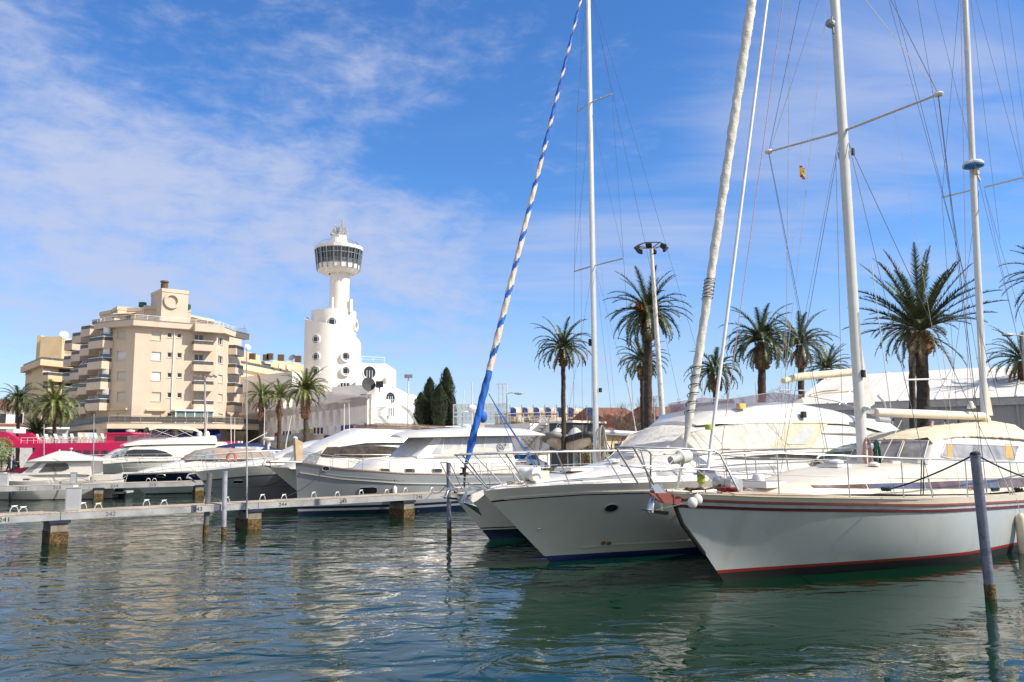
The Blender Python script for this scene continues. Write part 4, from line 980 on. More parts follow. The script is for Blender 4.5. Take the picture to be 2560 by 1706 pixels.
bush(1470, 1080, 72, 1.5, 2.9, byel, 'yellowish bush between the grey kiosk and the aluminium mast', 1)
bush(1575, 1110, 70, 1.8, 1.9, bgreen, 'green bush under the white boom', 2); bush(1690, 1100, 72, 2.0, 2.4, bgreen, 'green bush left of the furled grey sail', 3)
bush(5, 1145, 82, 1.1, 3.4, mat('bush_leaf_bright', (.13, .19, .03), .7, var=.4), 'round bright green bush at the left edge by the pink ship', 4)
bush(1530, 1105, 68, 1.2, 1.7, bgreen, 'dark bush right of the aluminium mast', 6)
# ---------------- right-hand background ----------------
def gz(px, py, Y): return at(px, py, Y)
# far apartment row
def blocky(name, label, cat_, px0, px1, Y, ytop, mt, wins=0, roof=None, depth=12, seed=0, dY=0.0, rows=1, roofh=1.6):
    a, b = at(px0, ytop, Y), at(px1, ytop, Y + dY); root = thing(name, label, cat_, (a.x, a.y, QZ)); F = Facade(a, b); zt = a.z
    mb = MB(); F.box(mb, 0, F.L, QZ, zt, -depth, 0); mb.build('wall', mt, root, world=True)
    rnd = random.Random(seed)
    for r in range(rows):
        for k in range(wins):
            u = F.L * (k + .5) / wins; z = zt - 1.7 - r * 3.0
            mb = MB(); F.box(mb, u - .6, u + .6, z - .8, z + .6, .0, .05); mb.build('window', rnd.choice([glass_d, shutter, shutter_w]), root, world=True)
    if roof:
        mb = MB(); zr = zt + roofh
        mb.add([F.pt(-.5, zt - .1, .6), F.pt(F.L + .5, zt - .1, .6), F.pt(F.L + .5, zr, -depth / 2), F.pt(-.5, zr, -depth / 2), F.pt(F.L + .5, zt - .1, -depth - .6), F.pt(-.5, zt - .1, -depth - .6)], [(0, 1, 2, 3), (3, 2, 4, 5), (0, 3, 5), (1, 4, 2)])
        mb.build('roof', roof, root, world=True)
    else:
        mb = MB(); F.box(mb, -.2, F.L + .2, zt + .003, zt + .35, -depth - .2, .2); mb.build('parapet', mt, root, world=True)
    return root, F, zt
b1, F, zt = blocky('apartment_row', 'long low row of cream flats far behind the blue banners', 'building', 1285, 1478, 190, 1034, stucco_o, 16, rows=2, dY=8)
mb = MB()
for k in range(12): mb.box(F.pt(F.L * (k + .5) / 12, zt + .9, -3 - (k % 3)), (2.2 if k % 2 else .8, 2, 1.3))
mb.build('roof_turrets', stucco_w, b1, world=True)
blocky('apartment_row', 'darker stone terrace wall below the far row of flats', 'building', 1290, 1490, 150, 1060, mat('brown_stone', (.26, .20, .13), .9, var=.2), 10, seed=2, dY=5)
blocky('red_roofed_house', 'white house with a large dark red roof left of the tallest palm', 'house', 1515, 1600, 112, 1046, stucco_w, 3, terra, 10, 3, 2, roofh=1.7)
blocky('red_roofed_house', 'cream house with a bright orange roof directly behind the palm trunks', 'house', 1588, 1650, 102, 1068, stucco_o, 2, mat('orange_tile', (.34, .14, .075), .85, var=.3, vs=4, bump=.4), 8, 4, 3, roofh=1.8)
blocky('red_roofed_house', 'white gabled house with a brown roof between floodlight mast and grey sail', 'house', 1668, 1755, 98, 1052, stucco_w, 2, mat('brown_tile', (.22, .10, .07), .85, var=.3, vs=4, bump=.4), 9, 5, 3, roofh=1.9)
blocky('red_roofed_house', 'low ochre house with a flat red roof left of the spreading bare tree', 'house', 1500, 1560, 98, 1086, stucco_o, 2, terra, 6, 6, 2, roofh=.9)
# blue banners on posts
for i, px in enumerate((1275, 1304, 1333, 1362, 1391, 1419, 1467)):
    a, b = at(px, 1019, 100), at(px, 1044, 100)
    r = thing('banner', 'dark blue banner on a pole above the terrace roofs, number %s from the street lamp' % ('one two three four five six seven'.split()[i]), 'banner', (a.x, 100, QZ), 0, 'blue banners in a row')
    r['label'] = ['dark blue banner nearest the street lamp', 'second blue banner from the street lamp', 'third blue banner from the street lamp', 'blue banner left of the grey kiosk logo', 'blue banner just left of the slim tall palm', 'blue banner just right of the slim tall palm', 'lone faded blue banner left of the aluminium mast'][i]
    mb = MB(); mb.tube([(0, 0, 0), (0, 0, a.z - QZ + .3)], .05, 5); mb.build('pole', metal_g, r)
    mb = MB(); hz0, hz1 = b.z - QZ, a.z - QZ; rows = []
    for k in range(7):
        z = lerp(hz0, hz1, k / 6); rows.append([(.06, .03 * sin(k), z), (.45, .05 * sin(k + 1), z), (.75, .1 * sin(k * .8), z + (.35 if k == 6 else 0) * -1)])
    mb.grid(rows); mb.build('flag', mat('banner_blue', (.035, .06, .22), .8), r)
# white terrace with steps and glass screens
tw = thing('terrace_building', 'white terrace with glass screens and outside steps right of the cypresses', 'building', (*at(1150, 1100, 84).xy, QZ))
T0, T1, T2 = at(1132, 1075, 86), at(1268, 1068, 84), at(1395, 1062, 78)
mb = MB()
FT0 = Facade(T0, T1); zt = FT0.uz(1200, 1062)[1]; FT0.box(mb, 0, FT0.L, QZ, zt, -8, 0)
FT1 = Facade(at(1262, 1060, 83.9), at(1325, 1060, 82)); FT1.box(mb, 0, FT1.L, QZ, zt, -6, -.01)
mb.build('wall', stucco_w, tw, world=True)
mb = MB(); F = Facade(at(1300, 1060, 80), at(1372, 1060, 78))
pts = [F.uz(x, y) for x, y in ((1300, 1118), (1322, 1085), (1355, 1052), (1374, 1052), (1374, 1120), (1330, 1140))]
mb.slab([F.pt(u, z) for u, z in pts], F.n * -2.5); mb.build('stair_wall', stucco_w, tw, world=True)
mb = MB()
for k in range(9):
    t = k / 8; u, z = F.uz(lerp(1300, 1352, t), lerp(1120, 1058, t)); F.box(mb, u, u + .8, z - .2, z, -2.4, .3)
mb.build('steps', stucco_w, tw, world=True)
mb = MB(); pts = [F.pt(*F.uz(x, y), .2) for x, y in ((1302, 1092), (1352, 1045), (1374, 1045))]; mb.tube(pts, .05, 5)
for t in (.0, .33, .66, 1): q = pts[0].lerp(pts[1], t); mb.tube([q, q - Vector((0, 0, 1.1))], .04, 4)
mb.build('handrail', frame_w, tw, world=True)
mb = MB(); GLF = Facade(at(1134, 1050, 84), at(1268, 1050, 83))
z0 = zt; z1 = GLF.uz(1200, 1011)[1]
for k in range(14):
    u = GLF.L * k / 13; zz_ = z1 + (2.0 if k > 10 else 0); GLF.box(mb, u - .05, u + .05, z0, zz_, -.05, .05)
for z in (z0 + .8, (z0 + z1) / 2 + .2, z1): GLF.box(mb, 0, GLF.L, z - .05, z + .05, .051, .08)
u = GLF.L * 10.5 / 13; GLF.box(mb, u, GLF.L, z1 + 1.95, z1 + 2.05, .051, .08)
o = mb.build('screen_frame', frame_w, tw, world=True)
mb = MB(); GLF.box(mb, 0, GLF.L, z0 + .1, z1, -.02, .0); q = mb.build('glass_screen', mat('clear_glass_screen', (.55, .65, .66), .05, alpha=.28, var=.05), o); q.data.transform(tw.matrix_basis.inverted())
railing('railing', [at(1268, 1050, 83), at(1395, 1050, 80)], zt, zt + 1.0, tw, frame_w, 1.6, 2)
# charcoal kiosk
K0, K1 = at(1373, 1060, 72), at(1432, 1060, 70.5); FK = Facade(K0, K1)
ko = thing('kiosk', 'charcoal grey kiosk with a white round logo behind the inflatable boats', 'kiosk', (K0.x, K0.y, QZ))
zt = FK.uz(1400, 1058)[1]; mb = MB(); FK.box(mb, 0, FK.L, QZ, zt, -5, 0); mb.build('wall', mat('charcoal_panel', (.055, .06, .065), .7), ko, world=True)
mb = MB(); FK.box(mb, -.2, FK.L + .2, zt + .003, zt + .18, -5.2, .3); mb.build('roof', stucco_w, ko, world=True)
def logo(F, px, py, r, root, mt, out=.03):
    u, z = F.uz(px, py); M_ = F.n.to_track_quat('Z', 'Y').to_matrix(); p = F.pt(u, z, out)
    mb = MB(); mb.lathe([(r * .82, 0), (r * .82, .02), (r, .02), (r, 0)], 28, p, M_, cap=False)
    for a, b in (((-.5, -.45), (-.05, .5)), ((-.3, -.1), (.35, .1)), ((.1, .5), (.5, .2)), ((.0, -.5), (.3, -.05))):
        mb.bar(F.pt(u + a[0] * r, z + a[1] * r, out + .01), F.pt(u + b[0] * r, z + b[1] * r, out + .01), .16 * r, .02, up=F.n)
    return mb.build('logo', mt, root, world=True)
logo(FK, 1401, 1070, .42, ko, text_w)
# white marquee on the right
tent_w = mat('marquee_roof_fabric', (.66, .63, .59), .8, var=.04, vs=.6); tent_g = mat('marquee_wall_grey', (.30, .305, .33), .8, var=.05)
mq = thing('marquee', 'long white roofed marquee with grey walls at the right edge', 'marquee', (*at(2100, 1080, 62).xy, QZ))
E0, E1 = at(1990, 1018, 66), at(2650, 992, 56); FE_ = Facade(E0, E1)
def zat(px, py): u, z = FE_.uz(px, py); return u, z
u0, z0 = zat(1990, 1025); u1, z1 = zat(2600, 990); ze = z1
mb = MB(); FE_.box(mb, 0, FE_.L, QZ, ze, -.15, 0)
for k in range(8): u = FE_.L * k / 7; FE_.box(mb, u - .08, u + .08, QZ, ze, .003, .12)
mb.build('wall', tent_g, mq, world=True)
mb = MB(); FE_.box(mb, -.1, FE_.L + .1, ze - .55, ze + .02, .13, .2); mb.build('valance', mat('marquee_valance', (.42, .42, .44), .8), mq, world=True)
mb = MB(); nb = 7; D_ = 12.0; zr = ze + 3.1
rows = []
for j in range(9):
    t = j / 8; row = []
    for k in range(nb * 6 + 1):
        u = -.3 + (FE_.L + .3) * k / (nb * 6); sag = -.10 * abs(sin(pi * k / 6)) ** .8
        row.append(FE_.pt(u, lerp(ze, zr, t) + sag * (1 - abs(2 * t - 1)), .25 - D_ * t))
    rows.append(row)
mb.grid(rows); mb.grid([[p + Vector((0, 0, -.05)) for p in r] for r in rows])
mb.add([FE_.pt(-.3, ze, .25), FE_.pt(-.3, zr, -D_ + .25), FE_.pt(-.3, ze, -2 * D_)], [(0, 1, 2)]); mb.build('roof', tent_w, mq, world=True, smooth=30)
mb = MB()
for k in range(nb + 1): u = FE_.L * k / nb; mb.bar(FE_.pt(u, ze + .06, .2), FE_.pt(u, zr + .06, -D_ + .25), .1, .06)
mb.build('roof_rib', tent_w, mq, world=True)
# ---------------- lamps and poles ----------------
galv = mat('galvanised_steel', (.42, .42, .42), .5, .4, var=.2, vs=2, dirt=(.25, .12, .06, .6), ds=4)
pole_w = mat('white_weathered_pole', (.66, .64, .60), .6, var=.1, dirt=(.22, .10, .05, .8), ds=5)
fm = thing('floodlight_mast', 'tall white floodlight mast with a ring of lamps beside the tallest palm', 'floodlight mast', (*at(1662, 1080, 50).xy, QZ))
top = at(1628, 618, 50); bt = at(1662, 1080, 50); bt.z = QZ
mb = MB(); mb.tube([bt, top], [.20, .11], 12); mb.build('pole', pole_w, fm, world=True, smooth=40)
mb = MB(); mb.tube([top + Vector((cos(a) * .85, sin(a) * .85, .12)) for a in [k * pi / 3 for k in range(7)]], .045, 4)
for k in range(6):
    a = k * pi / 3; e = Vector((cos(a), sin(a), 0)); mb.bar(top + Vector((0, 0, -.1)), top + e * .85 + Vector((0, 0, .12)), .05, .05)
mb.build('lamp_ring', metal_g, fm, world=True)
for k in range(6):
    a = k * pi / 3 + .2; e = Vector((cos(a), sin(a), 0)); mb = MB(); M_ = (e + Vector((0, 0, -.9))).to_track_quat('Z', 'Y').to_matrix(); q = top + e * .95 - Vector((0, 0, .12))
    mb.box(q, (.36, .30, .14), M=M_); mb.box(q - M_ @ Vector((0, 0, .12)), (.2, .2, .14), M=M_); mb.build('floodlight', mat('dark_fitting', (.02, .02, .025), .6), fm, world=True)
def lamp(px, ytop, Y, label, kind, pb=None, r=.06, mt=None):
    t = at(px, ytop, Y); b = at(pb or px, 1105, Y); b.z = QZ; root = thing('street_lamp', label, 'street lamp', b, 0, 'lamps on the promenade')
    mb = MB(); mb.tube([b, t], [r * 1.5, r], 8); mb.build('pole', mt or galv, root, world=True)
    if kind == 'one':
        mb = MB(); mb.tube([t, t + Vector((.35, 0, .1)), t + Vector((.8, 0, .05))], .04, 5); mb.build('arm', galv, root, world=True)
        mb = MB(); mb.ball(t + Vector((1.1, 0, .02)), (.42, .16, .12)); mb.build('lamp_head', galv, root, world=True, smooth=50)
    elif kind == 'two':
        for s_ in (-1, 1):
            mb = MB(); mb.tube([t, t + Vector((.5 * s_, 0, .08))], .03, 4); mb.ball(t + Vector((.75 * s_, 0, .06)), (.32, .15, .1)); mb.build('lamp_head', galv, root, world=True, smooth=50)
    elif kind == 'three':
        mb = MB(); mb.tube([t + Vector((-.9, 0, 0)), t + Vector((.9, 0, 0))], .04, 4); mb.build('arm', metal_g, root, world=True)
        for s_ in (-1.1, -.55, .55, 1.1):
            mb = MB(); mb.box(t + Vector((s_, -.1, .02)), (.4, .3, .2), M=Matrix.Rotation(.5 * s_, 3, 'Y')); mb.build('lamp_head', metal_g, root, world=True)
    elif kind == 'box':
        mb = MB(); mb.box(t + Vector((0, 0, .2)), (.8, .5, .35)); mb.build('lamp_head', metal_g, root, world=True)
    return root
lamp(512, 942, 88, 'tall lamp post with a bar of four lamps before the cream apartments', 'three', 517, .10, mt=galv)
lamp(1267, 985, 76, 'grey street lamp with one arm over the white terrace', 'one', 1271)
lamp(1021, 946, 84, 'white pole with a square floodlight right of the harbour building', 'box', 1019, .07, mt=pole_w)
lamp(1634, 992, 80, 'twin headed lamp between the palm trunks and the floodlight mast', 'two', 1639)
lamp(1666, 1017, 82, 'short lamp with a curved arm right of the floodlight mast', 'one', 1672)
lamp(2556, 840, 42, 'dark lamp post at the right edge in front of the marquee', 'two', 2574, .07)
lamp(2085, 950, 80, 'twin headed lamp left of the mainmast base', 'two', 2090)
# thin masts and whips rising behind the moored boats
for px0, y0, px1, y1, Y, r, lab in ((860, 1085, 861, 1010, 80, .05, 'thin white mast before the blue sign on the white wall'), (660, 1110, 662, 1020, 86, .05, 'thin white mast between the two small palms'), (715, 1110, 729, 1040, 84, .05, 'leaning white whip right of the small palms'),
        (578, 1110, 577, 1035, 86, .05, 'thin white mast before the terrace corner'), (586, 1112, 587, 1045, 88, .04, 'shorter white mast beside the terrace corner'), (1155, 1060, 1160, 976, 84, .08, 'white mast above the glass screens'),
        (1820, 1000, 1808, 905, 70, .09, 'distant white mast left of the bushy palm'), (1893, 1000, 1888, 955, 76, .07, 'short distant mast above the flybridge'), (1590, 1080, 1568, 950, 66, .06, 'grey mast left of the twin palm trunks'), (1756, 1000, 1757, 890, 80, .05, 'thin bare mast behind the white forestay')):
    a, b = at(px0, y0, Y), at(px1, y1, Y); a0 = Vector((a.x, a.y, QZ)); mb = MB(); mb.tube([a - a0, b - a0], [r, r * .6], 6)
    q = MB(); q.tube([(0, 0, 0), a - a0], [r * 1.15, r * 1.05], 6)
    root = thing('distant_mast', lab, 'mast', a0); mb.build('pole', white2, root); q.build('foot', white2, root)
# ---------------- boat helpers ----------------
class Boat:
    def __init__(s, name, label, cat_, x, y, h, group=None):
        s.rz = R(h + 180); s.root = thing(name, label, cat_, (x, y, 0), s.rz, group); s.o = Vector((x, y, 0)); s.M = Matrix.Rotation(s.rz, 3, 'Z'); s.Mi = s.M.inverted()
    def p(s, px, py, w):
        d = s.Mi @ ray(px, py); c = s.Mi @ (Vector((0, 0, CAM_H)) - s.o); k = (w - c.y) / d.y; return c + d * k
    def world(s, v): return s.M @ Vector(v) + s.o
    def hull(s, L, B, sheer, rake, rows, mats, um=.45, pb=.95, pm=.16, transom=.85, fx=1.9, zk=-.6, ns=34, flat=0.0, name='hull'):
        """sheer: list (x,z); rows bottom to top: ('w',z,mat) height over water or ('s',dz,mat) below sheer; mat is for the band ABOVE the row"""
        s.L, s.B, s.um, s.tr, s.fx, s.pb, s.pm, s.zk = L, B, um, transom, fx, pb, pm, zk
        s.sx = [a[0] for a in sheer][::-1]; s.sz = [a[1] for a in sheer][::-1]; s.zb = sheer[0][1]; s.rake = rake
        mb = MB(); us = [(i / ns) ** 1.35 for i in range(ns + 1)]; grid = []
        full = []; mm = []; z0_ = [v if md == 'w' else s.zs(0) + v for md, v, m_ in rows]; big = [c_ - a_ > .35 for a_, c_ in zip(z0_, z0_[1:])]
        for gi, u in enumerate(us):
            zs = s.zs(u); zz_ = [v if md == 'w' else zs + v for md, v, m_ in rows]; col = []; cm_ = []
            for i in range(len(zz_)):
                col.append(zz_[i]); cm_.append(rows[i][2])
                if i < len(zz_) - 1 and big[i]:
                    k = 5
                    for j in range(1, k): col.append(lerp(zz_[i], zz_[i + 1], j / k)); cm_.append(rows[i][2])
            full.append([s.hp(u, z) for z in col]); mm = cm_
        m_ = len(full[0]); 
        for sg in (1, -1):
            for i in range(len(full) - 1):
                for j in range(m_ - 1):
                    q = [full[i][j], full[i + 1][j], full[i + 1][j + 1], full[i][j + 1]]
                    q = [Vector((v.x, v.y * sg, v.z)) for v in q]
                    if sg < 0: q = q[::-1]
                    mb.mat(mm[j]); mb.add(q, [(0, 1, 2, 3)])
        e = full[-1]; mb.mat(rows[-2][2] if False else 0)
        for j in range(m_ - 1):
            mb.mat(mm[j]); a, b_ = e[j], e[j + 1]; mb.add([a, (a.x, -a.y, a.z), (b_.x, -b_.y, b_.z), b_], [(0, 1, 2, 3)])
        return mb.build(name, mats, s.root, smooth=35, merge=True)
    def xst(s, z): return s.rake * (z / s.zb) if z > 0 else s.rake * (z / s.zb) * .6
    def zs(s, u): 
        x = s.rake * (1 - u) - s.L * u; return interp(x, s.sx, s.sz)
    def W(s, u):
        return s.B * (1 - (1 - u / s.um) ** s.fx) if u < s.um else s.B * (1 - (1 - s.tr) * ((u - s.um) / (1 - s.um)) ** 2)
    def hp(s, u, z):
        zs = s.zs(u); v = max(0, min(1, (z - s.zk) / (zs - s.zk))); pw = lerp(s.pb, s.pm, min(1, u / s.um) ** .7)
        return Vector((s.xst(z) * (1 - u) - s.L * u, s.W(u) * (v ** pw), z))
    def u_at(s, x): return max(0, min(1, (s.rake - x) / (s.rake + s.L)))
    def edge(s, x, dz=0.0, inset=0.0, sg=1):
        u = s.u_at(x); p = s.hp(u, s.zs(u)); return Vector((x, sg * max(0, p.y - inset), p.z + dz))
    def deck(s, x0, x1, dz=-.06, inset=.04, camber=.08, mt=None, name='deck', n=30, wlim=None):
        rows = []
        for i in range(n + 1):
            x = lerp(x0, x1, i / n); e = s.edge(x, dz, inset); w = e.y if wlim is None else min(e.y, wlim)
            rows.append([(x, w * c, e.z + camber * (1 - c * c)) for c in [k / 5 for k in range(-5, 6)]])
        mb = MB(); mb.grid(rows); return mb.build(name, mt or white, s.root, smooth=40)
    def band(s, x0, x1, z0, z1, out, mt, name='rubbing_strake', n=40, sg=(1, -1), th=.05):
        mb = MB()
        for g in sg:
            rows = []
            for i in range(n + 1):
                x = lerp(x0, x1, i / n); u = s.u_at(x); zs = s.zs(u); a = s.hp(u, zs + z0); b_ = s.hp(u, zs + z1)
                rows.append([(a.x, g * (a.y + out), a.z), (b_.x, g * (b_.y + out), b_.z), (b_.x, g * (b_.y + out - th), b_.z), (a.x, g * (a.y + out - th), a.z)])
            mb.grid(rows, closed=True)
        return mb.build(name, mt, s.root, merge=True)
    def rail(s, x0, x1, h, inset=.12, n=7, mids=(.5,), r=.016, mt=None, lean=0.0, sides=(1, -1), pulpit=None, name='guard_rail', h1=None, rs=None, nsub=24, split=False):
        mt = mt or steel; h1 = h if h1 is None else h1
        mb = MB(); tops = {}
        for g in sides:
            pts = []
            for i in range(nsub + 1):
                t = i / nsub; x = lerp(x0, x1, t); e = s.edge(x, 0, inset, g); pts.append(e + Vector((lean, g * .04, lerp(h, h1, t))))
            mb.tube(pts, r, 6); tops[g] = pts
            for m_ in mids:
                q = []
                for i in range(nsub + 1):
                    t = i / nsub; x = lerp(x0, x1, t); e = s.edge(x, 0, inset, g); q.append(e + Vector((lean * m_, g * .04 * m_, lerp(h, h1, t) * m_)))
                mb.tube(q, (rs or r) * .6, 5)
            for i in range(n + 1):
                t = i / n; x = lerp(x0, x1, t); e = s.edge(x, -.02, inset, g); mb.tube([e, e + Vector((lean, g * .04, lerp(h, h1, t) + .02))], r * .9, 5)
        if 1 in tops and -1 in tops and pulpit is not None:
            a, b_ = tops[1][0], tops[-1][0]; c = Vector((max(a.x, b_.x) + pulpit, 0, a.z + .02))
            mb.tube([a, Vector((a.x + pulpit * .55, a.y * .8, a.z + .01)), Vector((c.x - .03, a.y * .4, c.z)), c, Vector((c.x - .03, b_.y * .4, c.z)), Vector((b_.x + pulpit * .55, b_.y * .8, b_.z + .01)), b_], r, 6)
        return mb.build(name, mt, s.root, smooth=50)
    def tube(s, name, pts, r, mt, n=6, smooth=50, parent=None):
        mb = MB(); mb.tube(pts, r, n); return mb.build(name, mt, parent or s.root, smooth=smooth)

class House:
    """loft of cross-sections: stations (x, z_base, z_top, w_base, w_top), front first"""
    def __init__(s, st): s.st = sorted(st, key=lambda q: -q[0]); s.xs = [q[0] for q in s.st][::-1]; s.c = [[q[i] for q in s.st][::-1] for i in range(5)]
    def at(s, x): return [interp(x, s.xs, c) for c in s.c]
    def y(s, x, z):
        _, zb, zt, wb, wt = s.at(x); t = max(0, min(1, (z - zb) / max(.01, zt - zb))); return lerp(wb, wt, t)
    def build(s, name, mt, root, r=.12, camber=.08, smooth=42, n=3):
        xs = []
        for a, b_ in zip(s.xs, s.xs[1:]): xs += [lerp(a, b_, k / n) for k in range(n)]
        xs.append(s.xs[-1]); rows = []
        for x in xs:
            _, zb, zt, wb, wt = s.at(x); h = zt - zb; rr = min(r, h * .45, wt * .45)
            half = [(wb, zb), (lerp(wb, wt, .5), lerp(zb, zt, .5)), (wt + (wb - wt) * rr / max(h, .01), zt - rr), (wt - rr * .15, zt - rr * .35), (wt - rr * .6, zt - rr * .06), (wt * .5, zt + camber * .7), (0, zt + camber)]
            rows.append([(x, y, z) for y, z in half] + [(x, -y, z) for y, z in half[::-1][1:]])
        mb = MB(); mb.grid(rows); m_ = len(rows[0]); mb.add(rows[0], [tuple(range(m_))]); mb.add(rows[-1], [tuple(range(m_))[::-1]])
        return mb.build(name, mt, root, smooth=smooth, merge=True)
def resample(pts, n):
    L = [0]
    for a, b_ in zip(pts, pts[1:]): L.append(L[-1] + math.hypot(b_[0] - a[0], b_[1] - a[1]))
    out = []
    for i in range(n + 1):
        d = L[-1] * i / n; out.append((interp(d, L, [p[0] for p in pts]), interp(d, L, [p[1] for p in pts])))
    return out
def side_panel(b, house, top, bot, name, mt, w0=1.5, n=14, off=.014, both=True, frame=None, local=False, rows=4):
    """panel following the house side between two polylines (traced in picture pixels, or local x,z)"""
    res = []
    def conv(p):
        if local: return Vector((p[0], house.y(p[0], p[1]), p[1]))
        w = w0
        for _ in range(6): q = b.p(p[0], p[1], w); w = house.y(q.x, q.z)
        return Vector((q.x, w, q.z))
    T = [conv(p) for p in resample(top, n)]; Bm = [conv(p) for p in resample(bot, n)]
    for g in ((1, -1) if both else (1,)):
        mb = MB(); grid = []
        for a, c in zip(T, Bm):
            col = []
            for k in range(rows + 1):
                q = a.lerp(c, k / rows); col.append(Vector((q.x, g * (house.y(q.x, q.z) + off), q.z)))
            grid.append(col)
        mb.grid(grid); inn = [[Vector((p.x, p.y - g * .03, p.z)) for p in r] for r in grid]
        m_ = rows + 1; ed = [grid[i][0] for i in range(n + 1)] + [grid[n][k] for k in range(1, m_)] + [grid[i][rows] for i in range(n - 1, -1, -1)] + [grid[0][k] for k in range(rows - 1, 0, -1)]
        ed2 = [Vector((p.x, p.y - g * .03, p.z)) for p in ed]; mb.grid([ed + ed[:1], ed2 + ed2[:1]])
        o = mb.build(name, mt, b.root); res.append(o)
        if frame:
            fb = MB(); lo = [Vector((p.x, p.y + g * .005, p.z)) for p in ed]; fb.tube(lo + lo[:2], frame[0], 5, cap=False); fb.build('frame', frame[1], o)
    return res
def drape(name, b, pts, mt, root, wave=.03, seed=0, n=10, th=.02):
    """canvas stretched over an outline of local points given as rows (from port edge over the top to starboard)"""
    rnd = random.Random(seed); rows = []
    k = len(pts[0])
    for i in range(len(pts) - 1):
        for j in range(n):
            t = j / n; rows.append([Vector(pts[i][q]).lerp(Vector(pts[i + 1][q]), t) + Vector((rnd.uniform(-1, 1), rnd.uniform(-1, 1), rnd.uniform(-1, 1))) * wave * (0 if j == 0 else 1) for q in range(k)])
    rows.append([Vector(p) for p in pts[-1]])
    mb = MB(); mb.grid(rows); mb.grid([[p - Vector((0, 0, th)) for p in r][::-1] for r in rows]); return mb.build(name, mt, root, smooth=60)
def anchor(b, p, sc, mt, style='plough', dirx=1):
    """plough or hoop anchor hanging on its roller at local point p"""
    o = MB(); P_ = Vector(p)
    def v(x, y, z): return P_ + Vector((x * sc, y * sc, z * sc))
    o.bar(v(-.55, 0, .12), v(.25, 0, .0), .05 * sc, .09 * sc); o.bar(v(.25, 0, 0), v(.38, 0, -.25), .05 * sc, .08 * sc)
    if style == 'plough':
        o.add([v(.40, 0, -.2), v(.05, .24, -.34), v(-.28, 0, -.62), v(.05, -.24, -.34), v(.18, 0, -.16)], [(0, 1, 2), (0, 2, 3), (4, 2, 1), (4, 3, 2), (0, 4, 1), (0, 3, 4)])
    else:
        o.add([v(.62, .0, -.18), v(.05, .26, -.24), v(-.18, 0, -.34), v(.05, -.26, -.24), v(.1, 0, -.3)], [(0, 1, 4), (0, 4, 3), (1, 2, 4), (2, 3, 4), (0, 3, 2, 1)])
        pts = [v(.12 + cos(a) * .26, cos(a) * .12, -.25 + sin(a) * .30) for a in [pi * k / 12 for k in range(13)]]
        o.tube(pts, .022 * sc, 6)
    return o.build('anchor', mt, b.root)
def windlass(b, p, mt1, mt2, sc=1.0):
    P_ = Vector(p); mb = MB(); X = Matrix.Rotation(pi / 2, 3, 'X')
    mb.box(P_ + Vector((-.12 * sc, -.02, .12 * sc)), (.34 * sc, .22 * sc, .22 * sc)); o = mb.build('windlass', mt1, b.root)
    mb = MB(); mb.lathe([(.05 * sc, -.24 * sc), (.13 * sc, -.22 * sc), (.14 * sc, -.1 * sc), (.09 * sc, -.04 * sc), (.10 * sc, .04 * sc), (.14 * sc, .10 * sc), (.13 * sc, .22 * sc), (.05 * sc, .25 * sc)], 16, P_ + Vector((.12 * sc, 0, .17 * sc)), X)
    mb.build('drum', mt2, o, smooth=40); return o
def coil(c, r, n, mt, name='rope_coil', root=None, seed=0, drop=.0, rr=.012, lab=None):
    rnd = random.Random(seed); mb = MB()
    for k in range(n):
        a = rnd.uniform(-.5, .5); pts = []
        for i in range(13):
            t = 2 * pi * i / 12; x = sin(t) * r * rnd.uniform(.85, 1.1); z = cos(t) * (r + drop) - drop
            pts.append(Vector(c) + Vector((x * cos(a), x * sin(a) + rnd.uniform(-.03, .03), z)))
        mb.tube(pts, rr, 5)
    return mb.build(name, mt, root, smooth=60)
def flatcoil(c, r, n, mt, root, name='rope_coil', seed=0, rr=.014):
    rnd = random.Random(seed); mb = MB()
    for k in range(n):
        pts = [Vector(c) + Vector((cos(t) * r * rnd.uniform(.6, 1.1), sin(t) * r * rnd.uniform(.6, 1.1), rnd.uniform(0, .1))) for t in [2 * pi * i / 9 for i in range(10)]]
        mb.tube(pts, rr, 5)
    return mb.build(name, mt, root, smooth=60)
def sag(a, b_, s_, n=12): return [Vector(a).lerp(Vector(b_), t) - Vector((0, 0, s_ * 4 * t * (1 - t))) for t in [i / n for i in range(n + 1)]]
def furled(b, a, c, r0, r1, mt, name, stripe=None, turns=9, seed=0, n=110, m=14, parent=None, mats=None):
    """sail rolled on its stay: spiral folds, optional spiral stripe of the sun strip"""
    rnd = random.Random(seed); a, c = Vector(a), Vector(c); d = (c - a).normalized(); x = d.cross(Vector((0, 1, 0))).normalized(); y = d.cross(x); mb = MB(); rows = []
    for i in range(n + 1):
        t = i / n; row = []; rb_ = lerp(r0, r1, t) * (min(1, .45 + t * 14) if t < .04 else 1) * (1 + .05 * sin(t * 61))
        for j in range(m):
            th = 2 * pi * j / m; f = 1 + .09 * sin(3 * th + turns * 2 * pi * t * 2) + .05 * sin(5 * th - t * 90) + rnd.uniform(-.02, .02)
            row.append(a.lerp(c, t) + x * (cos(th) * rb_ * f) + y * (sin(th) * rb_ * f))
        rows.append(row)
    for i in range(n):
        for j in range(m):
            t = i / n; k = 0
            if stripe: 
                ph = (j / m - t * turns) % 1.0; k = 1 if ph < stripe(t) else 0
            mb.mat(k); mb.add([rows[i][j], rows[i][(j + 1) % m], rows[i + 1][(j + 1) % m], rows[i + 1][j]], [(0, 1, 2, 3)])
    return mb.build(name, mats or mt, parent or b.root, smooth=60, merge=True)
